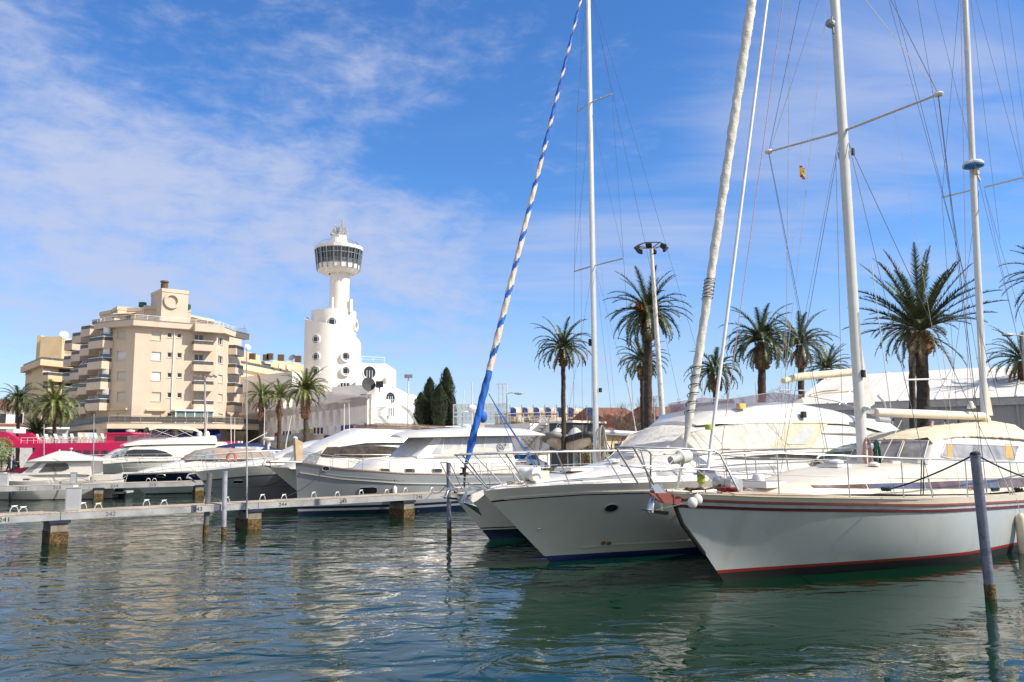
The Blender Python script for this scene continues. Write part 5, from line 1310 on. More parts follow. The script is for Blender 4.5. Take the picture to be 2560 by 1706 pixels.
# ================= near ketch (right) =================
red1 = mat('rust_red_stripe', (.27, .09, .065), .45); red2 = mat('dark_red_stripe', (.11, .02, .022), .45); greyst = mat('grey_stripe', (.42, .44, .48), .4)
hull_w = mat('old_white_hull', (.44, .47, .475), .25, var=.05, vs=.7, coat=.2, dirt=(.30, .28, .22, .35), ds=1.1, streak=1)
boot_r = mat('red_boot_stripe', (.24, .012, .008), .5); anti_k = mat('black_antifouling', (.006, .006, .008), .7)
mast_m = mat('mast_white_paint', (.55, .55, .54), .38, var=.04, dirt=(.45, .38, .28, .2))
b = S1 = Boat('ketch', 'big white ketch with rust red sheer stripes and boot line, nearest boat on the right', 'sailing boat', 4.65, 18.76, 37)
b.hull(17.0, 2.3, [(1.85, 2.06), (0, 1.93), (-1.5, 1.86), (-4.75, 1.71), (-10.5, 1.55), (-17, 1.6)], 1.85,
       [('w', -.6, 0), ('w', .20, 1), ('w', .27, 2), ('s', -.36, 3), ('s', -.29, 4), ('s', -.215, 5), ('s', -.15, 6), ('s', 0, 6)],
       [anti_k, boot_r, hull_w, red2, greyst, red1, cream], um=.42, pm=.10, pb=.8, transom=.55, fx=2.0)
b.band(1.6, -16.8, -.20, -.15, .03, red1); b.band(1.6, -16.8, -.36, -.325, .02, red2)
b.deck(1.75, -16.9, -.03, .02, .07, cream)
b.deck(1.2, -3.2, .012, .30, .05, teak, 'foredeck_panel', wlim=1.2)
# stem iron
b.tube('stem_band', [b.p(1690, 1262, .0) + Vector((.04, 0, 0)), Vector((1.3, 0, 1.35)), Vector((.62, 0, .66))], .05, mat('black_iron', (.008, .008, .008), .6))
# bow roller cheeks and bowsprit platform
mb = MB()
for g in (-.16, .16):
    P1, P2, P3, P4, P5 = [b.p(x, y, g) for x, y in ((1620, 1233), (1667, 1233), (1700, 1243), (1700, 1262), (1652, 1257))]
    mb.slab([P1, P2, P3, P4, P5], (0, .03 if g > 0 else -.03, 0))
mb.build('bow_roller', mat('red_oxide_paint', (.20, .05, .035), .55), b.root)
mb = MB()
for g in (-.13, .13): mb.slab([b.p(x, y, g) for x, y in ((1626, 1210), (1654, 1211), (1668, 1240), (1640, 1240))], (0, .015, 0))
mb.lathe([(.06, -.12), (.035, 0), (.06, .12)], 12, b.p(1640, 1226, 0), Matrix.Rotation(pi / 2, 3, 'X')); mb.build('roller_plates', alu, b.root)
an = anchor(b, b.p(1640, 1250, 0) + Vector((-.15, 0, .02)), 1.05, alu, 'hoop')
# house and deckhouse
ch = House([(-1.0, 1.86, 1.93, .35, .2), (-2.2, 1.86, 2.10, .95, .75), (-4.2, 1.80, 2.33, 1.4, 1.2), (-6.0, 1.72, 2.42, 1.55, 1.4), (-9, 1.62, 2.42, 1.65, 1.5), (-15.5, 1.58, 2.42, 1.6, 1.45)])
ch.build('coachroof', cream, b.root, r=.10)
for i, (x0, x1) in enumerate(((-2.3, -3.9), (-3.95, -6.2), (-6.25, -8.0), (-8.05, -10.2), (-10.25, -12.2), (-12.25, -14.6))):
    zt_ = lambda x: interp(x, [-14.6, -9, -6, -4.5, -2.3], [1.92, 1.99, 2.02, 2.04, 2.06]); zb_ = lambda x: interp(x, [-14.6, -9, -6, -2.3], [1.66, 1.76, 1.87, 2.0])
    side_panel(b, ch, [(lerp(x0, x1, k / 4), zt_(lerp(x0, x1, k / 4))) for k in range(5)], [(lerp(x0, x1, k / 4), zb_(lerp(x0, x1, k / 4))) for k in range(5)], 'window', [mat('bronze_tinted_pane', (.11, .06, .05), .12, var=.3), mat('violet_tinted_pane', (.09, .085, .13), .12, var=.3)][i % 2], local=True, n=6)
wh = House([(-7.1, 2.38, 2.46, 1.22, 1.2), (-7.62, 2.38, 3.0, 1.28, 1.12), (-7.9, 2.38, 3.14, 1.3, 1.12), (-9, 2.38, 3.22, 1.32, 1.15), (-13.6, 2.38, 3.14, 1.32, 1.15)])
wh.build('deckhouse', white, b.root, r=.10)
for y0, y1 in ((-1.08, -.38), (-.33, .33), (.38, 1.08)):
    mb = MB(); cs = [Vector((-7.20, y0, 2.56)), Vector((-7.20, y1, 2.56)), Vector((-7.64, y1 * .95, 3.02)), Vector((-7.64, y0 * .95, 3.02))]; mb.slab([c + Vector((.045, 0, .04)) for c in cs], (.02, 0, .02)); o = mb.build('windscreen', mat('clear_cabin_pane', (.30, .28, .27), .08, var=.4, vs=1.5), b.root)
    mb = MB(); mb.tube([c + Vector((.065, 0, .06)) for c in cs + cs[:2]], .02, 5, cap=False); mb.build('frame', white, o)
side_panel(b, wh, [(2362, 1110), (2440, 1112), (2545, 1116)], [(2351, 1141), (2370, 1146), (2535, 1154)], 'window', mat('clear_cabin_pane', (.30, .28, .27), .08, var=.4, vs=1.5), 1.2, frame=(.018, white))
for x0, x1 in ((2367, 2378), (2512, 2530)):
    side_panel(b, wh, [(x0, 1111), (x1, 1111)], [(x0, 1144), (x1, 1148)], 'curtain', mat('ochre_curtain', (.55, .32, .10), .9), 1.2, n=2, off=.022)
# cream cover over the deckhouse roof
rows = []
for x, zr, ze_, w in ((-7.62, 3.13, 3.07, 1.06), (-8.2, 3.30, 3.20, 1.10), (-8.8, 3.42, 3.24, 1.13), (-10, 3.54, 3.26, 1.15), (-12, 3.64, 3.22, 1.18), (-14, 3.72, 3.12, 1.2)):
    rows.append([(x, w + .04, ze_ - .06), (x, w * .92, ze_ + .10), (x, w * .55, lerp(ze_, zr, .75)), (x, 0, zr), (x, -w * .55, lerp(ze_, zr, .75)), (x, -w * .92, ze_ + .10), (x, -w - .04, ze_ - .06)])
drape('roof_cover', b, rows, canvas_c, b.root, .012, 3, 8)
# hatches and vents on the foredeck
def hatch(b, c, sx, sy, mt=white2, open_=0.0, h=.07):
    mb = MB(); mb.box(Vector(c) + Vector((0, 0, h / 2)), (sx, sy, h)); o = mb.build('hatch', mt, b.root)
    mb = MB(); mb.box(Vector(c) + Vector((0, 0, h + .012)), (sx * .82, sy * .82, .02)); mb.build('hatch_pane', mat('hatch_acrylic', (.30, .30, .36), .15), o); return o
hatch(b, (-1.5, .05, 2.02), .75, .75, h=.13); hatch(b, (-4.6, 0, 2.42), .65, .6)
hatch(b, (-6.75, .2, 2.46), .5, .7)
for c, r in (((-4.7, .0, 2.52), .16), ((-5.2, .75, 2.45), .12)):
    mb = MB(); mb.lathe([(r * 1.2, 0), (r * 1.15, .05), (r * .6, .09), (0, .1)], 16, c); mb.build('mushroom_vent', white2, b.root, smooth=40)
c = b.p(1896, 1200, -.25); mb = MB(); mb.lathe([(.15, -.16), (.15, .06), (.11, .13), (0, .16)], 16, c); mb.build('dome_vent', white2, b.root, smooth=40)
windlass(b, (-.15, .15, 1.97), alu, steel, 1.15)
flatcoil((1.05, .15, 2.0), .2, 7, mat('rusty_chain', (.12, .08, .05), .6, .6, bump=1, bs=90), b.root, 'anchor_chain', 2, .022)
flatcoil((.35, .55, 2.0), .2, 5, mat('maroon_rope', (.16, .01, .02), .9), b.root, 'rope_coil', 5)
b.tube('anchor_chain', sag((1.0, .05, 2.02), (.0, .1, 2.15), .03), .02, mat('rusty_chain', (.12, .08, .05)))
for x in (1.35, .9): b.tube('cleat', [(x, .35, 2.03), (x - .3, .38, 2.03)], .025, steel)
# rails
mb = MB(); pp = lambda x, y, w: b.p(x, y, w)
top = [Vector((2.98, 0, 2.99)), pp(1583, 1118, .25), pp(1700, 1122, .62), pp(1785, 1127, .93), pp(1800, 1136, .98), pp(1848, 1231, 1.25)]
mid = [pp(1604, 1165, .3), pp(1700, 1170, .62), pp(1826, 1178, 1.1)]
for g in (1, -1):
    f = lambda v: Vector((v.x, v.y * g, v.z)); mb.tube([f(v) for v in top], .021, 8); mb.tube([f(v) for v in mid], .017, 6)
    mb.tube([f(pp(1583, 1118, .25)), f(pp(1635, 1212, .22))], .021, 6); mb.tube([f(pp(1715, 1124, .65)), f(Vector((1.55, .62, 2.05)))], .018, 6) if g < 0 else None
mb.build('pulpit', steel, b.root, smooth=50)
for g in (1, -1):
    pts = [Vector((v.x, v.y * g, v.z)) for v in [pp(1804, 1138, .98)]] + [b.edge(x, .92 - max(0, (-x - 6)) * .01, .1, g) for x in (-.2, -1.5, -3, -4.5, -6, -8, -10, -13, -16)]
    b.tube('guard_rail', pts, .02, steel)
    b.tube('lifeline', [Vector((.85, g * 1.15, 2.45))] + [b.edge(x, .45, .1, g) for x in (-.6, -2.4, -4.4, -6, -8, -10, -13, -16)], .008, wire)
    for x in (-.62, -2.4, -4.1, -7.0, -9.9, -12.5): b.tube('stanchion', [b.edge(x, -.03, .1, g), b.edge(x, .92, .1, g)], .016, steel)
# spars
def px0(x, y, w=0): return b.p(x, y, w)
mainfoot, m1 = Vector((-5.98, 0, 2.3)), Vector((-6.12, 0, 20))
mb = MB(); mb.tube([mainfoot, mainfoot.lerp(m1, .5), m1], [.165, .16, .15], 20, sq=.8); mainmast = mb.build('mainmast', mast_m, b.root, smooth=50)
mb = MB(); mb.tube([(-5.8, .0, 2.4), (-5.85, .0, 2.3)], .24, 16); mb.build('mast_collar', mast_m, mainmast)
mb = MB(); mb.slab([(-6.14, .02, 2.95), (-6.14, .02, 6.3), (-6.35, .02, 5.2), (-6.72, .02, 4.25), (-6.75, .02, 4.1), (-6.3, .02, 3.95)], (0, -.04, 0)); mb.build('furled_mainsail', canvas_w, b.root)
HUBZ = 11.95
spr = []
for g in (1, -1):
    tip = b.p(2346, 236, 2.55) if g > 0 else b.p(1922, 380, -2.55); hub = Vector((-6.05, g * .12, HUBZ - .1)); mb = MB(); mb.tube([hub, tip], [.055, .042], 8, sq=.7); mb.build('spreader', mast_m, b.root, smooth=50); spr.append((g, hub, tip))
    mb = MB(); mb.lathe([(.10, -.05), (.13, 0), (.10, .05)], 10, tip); mb.build('spreader_tip', white2, b.root)
ketch_lines = []
def line(b, a, c, r=.007, mt=wire, name='shroud'): return b.tube(name, [a, c], r, mt, 4)
for g, hub, tip in spr:
    cap = b.edge(-8.1, .02, .08, g); line(b, tip, cap, .010); line(b, tip + Vector((.03, 0, 0)), cap + Vector((.15, 0, 0)), .006)
    line(b, tip, Vector((-6.1, g * .1, 19.6)), .010); line(b, tip + Vector((-.04, 0, 0)), Vector((-6.1, 0, 17.2)), .008, rope_w)
    fl, al = b.edge(-5.2, .02, .08, g), b.edge(-9.7, .02, .08, g); h_ = Vector((-6.05, g * .15, HUBZ - .5)); line(b, h_, fl, .009); line(b, h_, al, .009)
    for q, tgt in ((cap, tip), (fl, h_), (al, h_)):
        d = (tgt - q).normalized(); b.tube('turnbuckle', [q + d * .05, q + d * .12, q + d * .42, q + d * .5], [.012, .022, .022, .010], steel, 6)
        mb = MB(); mb.bar(q - Vector((0, 0, .25)), q + d * .08, .05, .012); mb.build('chainplate', steel, b.root)
for g in (1, -1):
    line(b, hub, hub, .001) if False else None
    mb = MB(); q = Vector((-6.05 - .12, g * .2, HUBZ - .75)); mb.box(q, (.09, .05, .2)); mb.build('block', black, b.root); 
# halyards
line(b, Vector((-5.9, .1, 17)), b.p(1935, 1185, -1.2), .007, rope_w, 'halyard'); line(b, (-5.95, -.2, 11.2), (-5.7, -.4, 2.6), .007, rope_r, 'halyard')
line(b, b.p(2098, 340, -.3), b.p(1953, 1100, -1.8), .006, wire, 'halyard')
fa, fc = b.p(2003, 362, -1.35), b.p(1932, 1188, -1.9); line(b, fa, fc, .005, rope_w, 'flag_halyard')
line(b, b.p(2238, 289, 1.3), b.edge(-6.6, .2, .1), .005, rope_w, 'flag_halyard')
line(b, b.p(1975, 0, -.3), b.p(1962, 1100, -1.2), .008, rope_w, 'halyard'); line(b, b.p(2222, 0, .5), b.edge(-10.6, .5, .1), .007, wire, 'backstay'); line(b, b.p(2293, 0, 1.5), b.p(2470, 1060, 1.5), .006, wire, 'backstay')
fp = fa.lerp(fc, .068); mb = MB()
flag = []
for i in range(7):
    z = -.36 * i / 6; flag.append([fp + Vector((.0, 0, z)), fp + Vector((-.06 - .02 * sin(i), .05, z)), fp + Vector((-.12, .0 + .03 * sin(i * 2), z - .03)), fp + Vector((-.2, .04, z - .05))])
for i in range(6):
    mb.mat(1 if 1 <= i <= 4 and i not in (0, 5) else 0)
    for j in range(3): mb.add([flag[i][j], flag[i + 1][j], flag[i + 1][j + 1], flag[i][j + 1]], [(0, 1, 2, 3)])
mb.build('courtesy_flag', [mat('flag_red', (.38, .03, .03), .8), mat('flag_yellow', (.5, .34, .03), .8)], b.root)
# mast fittings
mb = MB(); q = b.p(2080, 62, 0); mb.lathe([(.0, -.1), (.12, -.08), (.12, .06), (.05, .1)], 12, q + Vector((.1, 0, 0)), Matrix.Rotation(pi / 2, 3, 'Y')); mb.bar(q + Vector((-.05, 0, -.25)), q + Vector((-.02, 0, .25)), .04, .04); mb.build('deck_light', metal_g, mainmast)
for z, g, sc in ((2.95, 1, 1), (3.95, 1, .8), (3.55, -1, .8), (2.95, -1, 1.0)):
    mb = MB(); mb.lathe([(.085 * sc, 0), (.085 * sc, .05), (.055 * sc, .08), (.055 * sc, .14), (.08 * sc, .17), (.03, .19)], 16, Vector((-5.98, g * .13, z)), Matrix.Rotation(-g * pi / 2, 3, 'X')); mb.build('mast_winch', steel, mainmast, smooth=40)
mb = MB(); mb.box((-6.0, .16, 4.9), (.10, .10, .2)); mb.build('mast_light', black, mainmast); mb = MB(); mb.tube([(-6.0, .15, 5.0), (-6.0, .15, 6.6)], .01, 4); mb.build('mast_track', metal_g, mainmast)
coil((-5.86, .22, 3.05), .12, 11, rope_r, 'red_white_rope_coil', b.root, 1, .28, .014)
coil((-6.25, .26, 3.0), .09, 9, rope_g, 'green_rope_coil', b.root, 2, .36, .013)
# main boom
mb = MB(); p0, p1 = b.p(2186, 1031, 0), b.p(2455, 1041, 0); mb.tube([p0, p0.lerp(p1, .5), p1], [.14, .155, .15], 14, sq=.85); bm_ = mb.build('boom', mat('cream_boom_paint', (.66, .60, .48), .4, var=.03), b.root, smooth=50)
mb = MB(); mb.bar(mainfoot + Vector((-.1, 0, 1.6)), p0, .07, .12); mb.tube([p0 + Vector((.05, .1, -.2)), p0 + Vector((-.5, .12, -.22))], .075, 10); mb.build('gooseneck', steel, b.root)
for t in (.15, .45, .62, .75): mb = MB(); mb.box(p0.lerp(p1, t) + Vector((0, 0, -.19)), (.05, .04, .08)); mb.build('block', black, b.root)
tk = p0.lerp(p1, .5) - Vector((0, 0, .2)); ft = b.p(2318, 1140, .6)
for k in (-.05, -.02, .02, .05): b.tube('mainsheet', [tk + Vector((k, 0, 0)), ft + Vector((k, 0, 0))], .011, rope_r, 5)
b.tube('mainsheet', [tk, p0.lerp(p1, .62) - Vector((0, 0, .2)), ft + Vector((.2, 0, -.1))], .008, rope_r, 5)
b.tube('topping_lift', [p0.lerp(p1, .68) + Vector((0, 0, .15)), b.p(2356, 880, 0)], .007, rope_w)
b.tube('vang', [p0.lerp(p1, .22) - Vector((0, 0, .2)), b.p(2200, 1160, .3)], .012, rope_w)
b.tube('control_line', sag(b.p(2206, 1155, .4), b.p(2430, 1182, 1.0), .05), .010, rope_r)
# whisker bar on the starboard shrouds beyond the boom
b.tube('spare_pole', [b.p(2262, 950, -.9), b.p(2430, 946, -1.0)], .03, white2)
# forestays
fa, fc = b.p(1714, 1108, 0), b.p(1880, 0, 0); d = fc - fa
furl = furled(b, fa, fa + d * 1.25, .085, .13, canvas_w, 'furled_genoa', None, 16, 3, 150, 14)
fa2 = b.p(1703, 1195, 0); b.tube('furler_foot', [fa, b.p(1709, 1150, 0), Vector((1.45, 0, 2.05))], [.05, .03, .03], steel)
for t0_, t1_ in ((.285, .33), (.05, .15)):
    mb = MB(); pts = []
    for k in range(60):
        t = lerp(t0_, t1_, k / 59); th = k * .62; q = fa + d * t; x = d.normalized().cross(Vector((0, 1, 0))).normalized(); y = d.normalized().cross(x); pts.append(q + x * cos(th) * .125 + y * sin(th) * .125)
    mb.tube(pts, .010, 4); mb.build('lashing', rope_k, furl)
mb = MB(); q = b.p(1700, 1145, .05); M_ = Matrix.Rotation(R(100), 3, 'Y'); mb.lathe([(.0, -.32), (.11, -.3), (.15, -.24), (.15, .02), (.11, .06), (.09, .3), (.0, .31)], 18, q, M_); mb.build('furling_drum_cover', mat('dirty_white_plastic', (.56, .54, .50), .5), b.root, smooth=40)
ga, gc = b.p(1769, 1175, 0), b.p(1918, 0, 0); gd = gc - ga; b.tube('inner_forestay', [ga, ga + gd * 1.2], .040, mat('white_foil', (.70, .70, .70), .35), 10)
lime = mat('lime_green_plastic', (.33, .40, .03), .5)
mb = MB(); q = b.p(1771, 1068, 0); mb.lathe([(.06, -.06), (.075, -.05), (.075, .05), (.06, .06)], 12, q); mb.build('furler_collar', lime, b.root)
q = b.p(1752, 1175, 0); mb = MB(); mb.lathe([(.17, -.01), (.17, .02), (.09, .03), (.09, .13), (.15, .14), (.15, .17)], 18, q - Vector((0, 0, .1))); mb.build('furling_drum', metal_g, b.root, smooth=40)
mb = MB(); mb.lathe([(.07, -.3), (.09, -.26), (.09, -.12), (.06, -.1)], 12, q); mb.build('furler_collar', lime, b.root)
b.tube('furler_foot', [q - Vector((0, 0, .28)), q - Vector((.0, 0, .55))], .045, steel)
line(b, b.p(1777, 1080, 0), b.p(1806, 1112, -.2), .008, rope_r, 'furling_line'); b.tube('sheet', [b.p(1958, 0, 0), b.p(1805, 1110, -.2), b.p(1812, 1200, .2)], .010, rope_r)
for x1, y1 in ((1650, 1180), (1780, 1205), (1700, 1212)): b.tube('lashing_line', sag(b.p(1700, 1128, .1), b.p(x1, y1, .2), .05), .009, rope_w)
# mizzen
mz0, mz1 = b.p(2460, 1062, 0), b.p(2408, -120, 0)
mb = MB(); mb.tube([mz0 - Vector((0, 0, 1)), mz0.lerp(mz1, .5), mz1], [.125, .12, .11], 16, sq=.85); mb.build('mizzenmast', mast_m, b.root, smooth=50)
mh = b.p(2453, 470, 0); tipL = b.p(2340, 490, .0); 
for g, e in ((1, None), (-1, None)):
    tip = mh + Vector((0, g * 1.35, 0)); b.tube('spreader', [mh + Vector((0, g * .1, 0)), tip], .03, mast_m); line(b, tip, b.edge(mh.x - .2, 0, .1, g) + Vector((0, 0, 0)), .007); line(b, tip, mz1, .007)
    line(b, mh + Vector((0, g * .1, -.1)), b.edge(mh.x + 1.2, 0, .1, g), .007); line(b, mh + Vector((0, g * .1, -.1)), b.edge(mh.x - 1.2, 0, .1, g), .006)
line(b, b.p(2335, 0, 0), b.edge(-13.9, 0, .1, 1), .006); line(b, b.p(2402, 0, 0), b.p(2421, 1060, .1), .009, rope_r, 'halyard'); line(b, b.p(2490, 0, 0), b.p(2560, 440, .3), .006)
line(b, b.p(2236, 0, 0), mz0 + Vector((.3, 0, 4.2)), .007, wire, 'triatic_stay'); line(b, b.p(2520, 0, -.3), b.p(2590, 520, -.3), .006); line(b, b.p(2427, 0, 0), b.p(2500, 600, 0), .006)
rd = b.p(2433, 413, .1); mb = MB(); rr = .33
mb.mat(0).lathe([(rr * .7, -.10), (rr, -.06), (rr, .0)], 24, rd, cap=True); mb.mat(1).lathe([(rr, .0), (rr, .06), (rr * .85, .115), (rr * .4, .135), (0, .14)], 24, rd, cap=False)
mb.build('radar_dome', [mat('radar_blue', (.02, .15, .42), .4), white2], b.root, smooth=40)
mb = MB(); mb.bar(rd + Vector((-.05, 0, -.14)), mh + Vector((.05, 0, .25)), .05, .1); mb.box(rd + Vector((.02, .1, -.28)), (.14, .12, .2)); mb.build('radar_bracket', mat('beige_fitting', (.5, .42, .30), .6), b.root)
mb = MB(); mb.slab([mz0 + Vector(v) for v in ((-.1, 0, .3), (-.1, 0, 2.9), (-.42, 0, 1.4), (-.66, 0, .3))], (0, .03, 0)); mb.build('mizzen_sail', canvas_c, b.root)
mb = MB(); mb.lathe([(.0, .22), (.05, .2), (.13, .0), (.10, -.03)], 14, b.p(2428, 1020, .2)); mb.build('deck_lamp', white2, b.root, smooth=40)
mb = MB(); mb.ball(mz0 + Vector((0, .02, .12)), (.2, .2, .22), 12, 8); mb.build('mast_boot', canvas_c, b.root, smooth=60)
# rope work on the rail, cleats and fenders
for x, y, mt_, sd in ((2216, 1228, rope_g, 1), (2488, 1229, rope_g, 2), (2432, 1226, rope_r, 3), (2547, 1228, rope_k, 4)):
    q = b.p(x, y, 1.95); flatcoil(q, .11, 6, mt_, b.root, 'rope_coil', sd)
b.tube('hanging_rope', [b.p(2304, 1146, 2.0), b.p(2302, 1236, 2.0), b.p(2308, 1236, 2.0), b.p(2310, 1146, 2.0)], .016, rope_g)
for dx, dz in ((0, 0), (-.16, .06)):
    mb = MB(); mb.ball(b.p(1731, 1258, .95) + Vector((dx, 0, dz)), (.10, .10, .115), 14, 10); mb.build('fender_float', white2, b.root, smooth=60)
b.tube('fender_line', sag(b.p(1640, 1276, .2), b.p(1722, 1256, .9), .0), .012, rope_w); b.tube('fender_line', [b.p(1730, 1250, .9), b.p(1748, 1228, .9)], .01, rope_w)
q = b.p(2556, 1340, 2.25); mb = MB(); mb.lathe([(.0, .62), (.05, .6), (.14, .5), (.14, -.45), (.05, -.58), (.0, -.6)], 16, q); mb.build('fender', mat('old_yellow_fender', (.62, .56, .42), .6), b.root, smooth=50)
line(b, q + Vector((0, 0, .6)), b.edge(q.x, .4, .1), .012, rope_w, 'fender_line')
mb = MB(); q = b.p(1560, 1190, 0)

# ================= white motor yacht beside it =================
hull_c = mat('ivory_hull', (.54, .545, .50), .2, var=.04, vs=.8, coat=.3, dirt=(.40, .40, .34, .2), ds=.8)
boot_b = mat('blue_boot_stripe', (.012, .02, .13), .5)
b = M1 = Boat('motor_yacht', 'large white flybridge motor yacht with blue waterline, bow between two sailing boats', 'motor yacht', .94, 22.26, 37)
b.hull(16.2, 2.35, [(2.2, 1.93), (1.66, 1.99), (0, 2.07), (-3.5, 2.06), (-8, 2.06), (-16.2, 2.0)], 2.2,
       [('w', -.6, 0), ('w', .16, 1), ('w', .30, 1), ('s', -.30, 2), ('s', -.26, 3), ('s', 0, 3)], [boot_b, hull_c, mat('black_line', (.01, .01, .01), .5), white], um=.42, pm=.14, pb=1.0, transom=.9, fx=2.3)
b.band(1.9, -15.8, -.27, -.22, .03, white); b.band(.9, -16, -1.72, -1.68, .02, hull_c, 'spray_rail')
b.deck(2.15, -16, -.02, .02, .06, white)
fd = House([(1.0, 1.98, 2.02, .3, .2), (-.5, 2.02, 2.22, 1.1, .8), (-2.5, 2.02, 2.5, 1.7, 1.3), (-4.2, 2.02, 2.75, 1.9, 1.5), (-6, 2.0, 2.85, 1.95, 1.6), (-15.5, 1.95, 2.85, 2.0, 1.6)])
fd.build('foredeck_trunk', white, b.root, r=.2)
side_panel(b, fd, [(.0, 2.13), (-1.5, 2.26), (-4.5, 2.36), (-7.5, 2.37)], [(.0, 2.11), (-1.5, 2.17), (-4.5, 2.25), (-7.5, 2.27)], 'side_stripe', mat('grey_side_glass', (.28, .28, .29), .2), local=True)
sh = House([(-2.5, 2.4, 2.48, 1.0, .6), (-4.6, 2.6, 3.5, 1.6, 1.2), (-6.4, 2.7, 3.68, 1.85, 1.6), (-9, 2.75, 3.72, 1.95, 1.75), (-12, 2.75, 3.72, 2.0, 1.8), (-14.8, 2.75, 3.3, 2.0, 1.85), (-15.8, 2.7, 2.9, 2.0, 1.9)])
sh.build('saloon', white, b.root, r=.25)
fb = House([(-4.9, 3.6, 3.68, 1.0, .8), (-5.6, 3.65, 4.0, 1.35, 1.15), (-7.4, 3.68, 4.28, 1.6, 1.35), (-9.3, 3.7, 4.36, 1.75, 1.5), (-11.2, 3.68, 4.18, 1.8, 1.6), (-12.5, 3.6, 3.95, 1.85, 1.7), (-14.4, 3.3, 3.86, 1.9, 1.75), (-15.5, 2.9, 3.35, 1.95, 1.85)])
fb.build('flybridge', white, b.root, r=.22)
side_panel(b, sh, [(2040, 1147), (2070, 1126), (2099, 1115), (2146, 1106), (2230, 1108)], [(2048, 1153), (2063, 1164), (2100, 1166), (2146, 1166), (2230, 1164)], 'window', mat('teal_tinted_glass', (.11, .15, .15), .07, var=.35, vs=1), 1.9, frame=(.035, cream))
# cloth over the windscreen, with cream corner
cov = [(1735, 1066), (1760, 1060), (1820, 1056), (1900, 1059), (1939, 1058)]; cob = [(1700, 1110), (1730, 1122), (1800, 1125), (1830, 1126), (1866, 1124)]
side_panel(b, sh, [(-4.2, 3.36), (-5.2, 3.55), (-6.4, 3.66), (-7.6, 3.68), (-8.5, 3.69)], [(-2.9, 2.55), (-4.0, 2.72), (-5.5, 2.83), (-6.6, 2.86), (-7.2, 2.88)], 'windscreen_cover', canvas_w, local=True, off=.03, frame=(.012, canvas_w))
side_panel(b, sh, [(-8.52, 3.69), (-9.5, 3.70), (-10.4, 3.70)], [(-7.22, 2.88), (-8.5, 2.90), (-9.2, 2.92)], 'screen_cover', mat('old_cream_cover', (.54, .49, .37), .8, bump=.2, bs=6), local=True, off=.03, frame=(.02, canvas_c))
side_panel(b, sh, [(-9.1, 3.55), (-9.7, 3.56)], [(-8.0, 3.02), (-8.9, 3.02)], 'cover_window', mat('milky_vinyl', (.50, .50, .50), .3), local=True, off=.045, n=3)
# drape across the front of the saloon
rows = []
for x, z, w in ((-2.55, 2.52, .8), (-3.6, 3.05, 1.15), (-4.6, 3.55, 1.3), (-6.0, 3.72, 1.5)):
    rows.append([(x - .3, w, z - .12), (x, w * .6, z + .02), (x + .1, 0, z + .08), (x, -w * .6, z + .02), (x - .3, -w, z - .12)])
drape('windscreen_cover', b, rows, canvas_w, b.root, .03, 5, 6)
smoke = mat('smoked_acrylic_screen', (.16, .11, .14), .1, alpha=.62, var=.2)
mb = MB(); ring = []
for x, w, z0_, z1_ in ((-9.8, 1.35, 4.36, 4.62), (-8.2, 1.4, 4.34, 4.66), (-6.4, 1.25, 4.15, 4.42), (-5.7, .7, 4.04, 4.30), (-5.6, 0, 4.04, 4.30)): ring.append((x, w, z0_, z1_))
full = ring + [(x, -w, a, c) for x, w, a, c in ring[::-1][1:]]
mb.grid([[(x, w, a), (x + .12, w * 1.03, c)] for x, w, a, c in full]); o = mb.build('flybridge_screen', smoke, b.root); 
mb = MB(); mb.tube([(x + .12, w * 1.03, c) for x, w, a, c in full], .012, 5); mb.build('screen_rail', steel, o)
b.tube('flybridge_rail', [Vector((-9.8, 1.5, 4.6)), Vector((-11.3, 1.62, 4.45)), Vector((-12.4, 1.65, 4.25)), Vector((-12.5, 1.68, 3.95))], .02, steel)
# rolled bimini in its cream sock and struts
q0, q1 = b.p(1958, 953, 0), b.p(2136, 930, 0); mb = MB(); mb.tube([q0, q0.lerp(q1, .2) + Vector((0, 0, .08)), q1], [.10, .14, .14], 12); mb.build('rolled_bimini', canvas_c, b.root, smooth=50)
b.tube('bimini_strut', [q0 + Vector((-.1, 0, -.05)), b.p(1945, 972, .3), b.p(1990, 1002, .8)], .02, steel); b.tube('bimini_strut', [q0 + Vector((-.3, 0, -.05)), b.p(1972, 1005, .3)], .02, steel)
b.tube('cream_pole', [b.p(2025, 990, -.5), b.p(2060, 981, -.5), b.p(2140, 976, -.5)], .06, canvas_c, 8)
for x in (2098, 2112): b.tube('bimini_strut', [b.p(x, 1012, .5), b.p(x + 42, 960, .4)], .018, steel)
b.tube('bimini_strut', [b.p(1940, 975, .2), b.p(2028, 977, .2)], .02, steel)
b.tube('antenna_whip', [b.p(2232, 1062, -1.0), b.p(2178, 655, -1.0)], .018, white2)
mb = MB(); q = b.p(1853, 1016, 1.3); mb.box(q, (.3, .12, .16)); mb.lathe([(.0, 0), (.07, .02), (.03, .12)], 10, q + Vector((0, .06, 0)), Matrix.Rotation(pi / 2, 3, 'X')); mb.build('horn', mat('yellowed_plastic', (.6, .45, .14), .5), b.root)
mb = MB(); q = b.p(2009, 1037, 1.75); mb.box(q, (.18, .10, .2)); mb.build('navigation_light', black, b.root)
b.tube('side_rail', [b.p(2055, 1083, 1.85), b.p(2148, 1083, 1.95)], .03, white2)
# life ring shaped dish aft
mb = MB(); q = b.p(2205, 980, -.6); mb.lathe([(.36, -.02), (.40, 0), (.36, .02)], 24, q, Matrix.Rotation(pi / 2, 3, 'X') @ Matrix.Rotation(.2, 3, 'Y')); mb.build('white_hoop', white2, b.root)
b.tube('mast_arch', [b.p(2195, 990, -.4), b.p(2210, 1005, -.4), b.p(2225, 1060, -.4)], .05, white2)
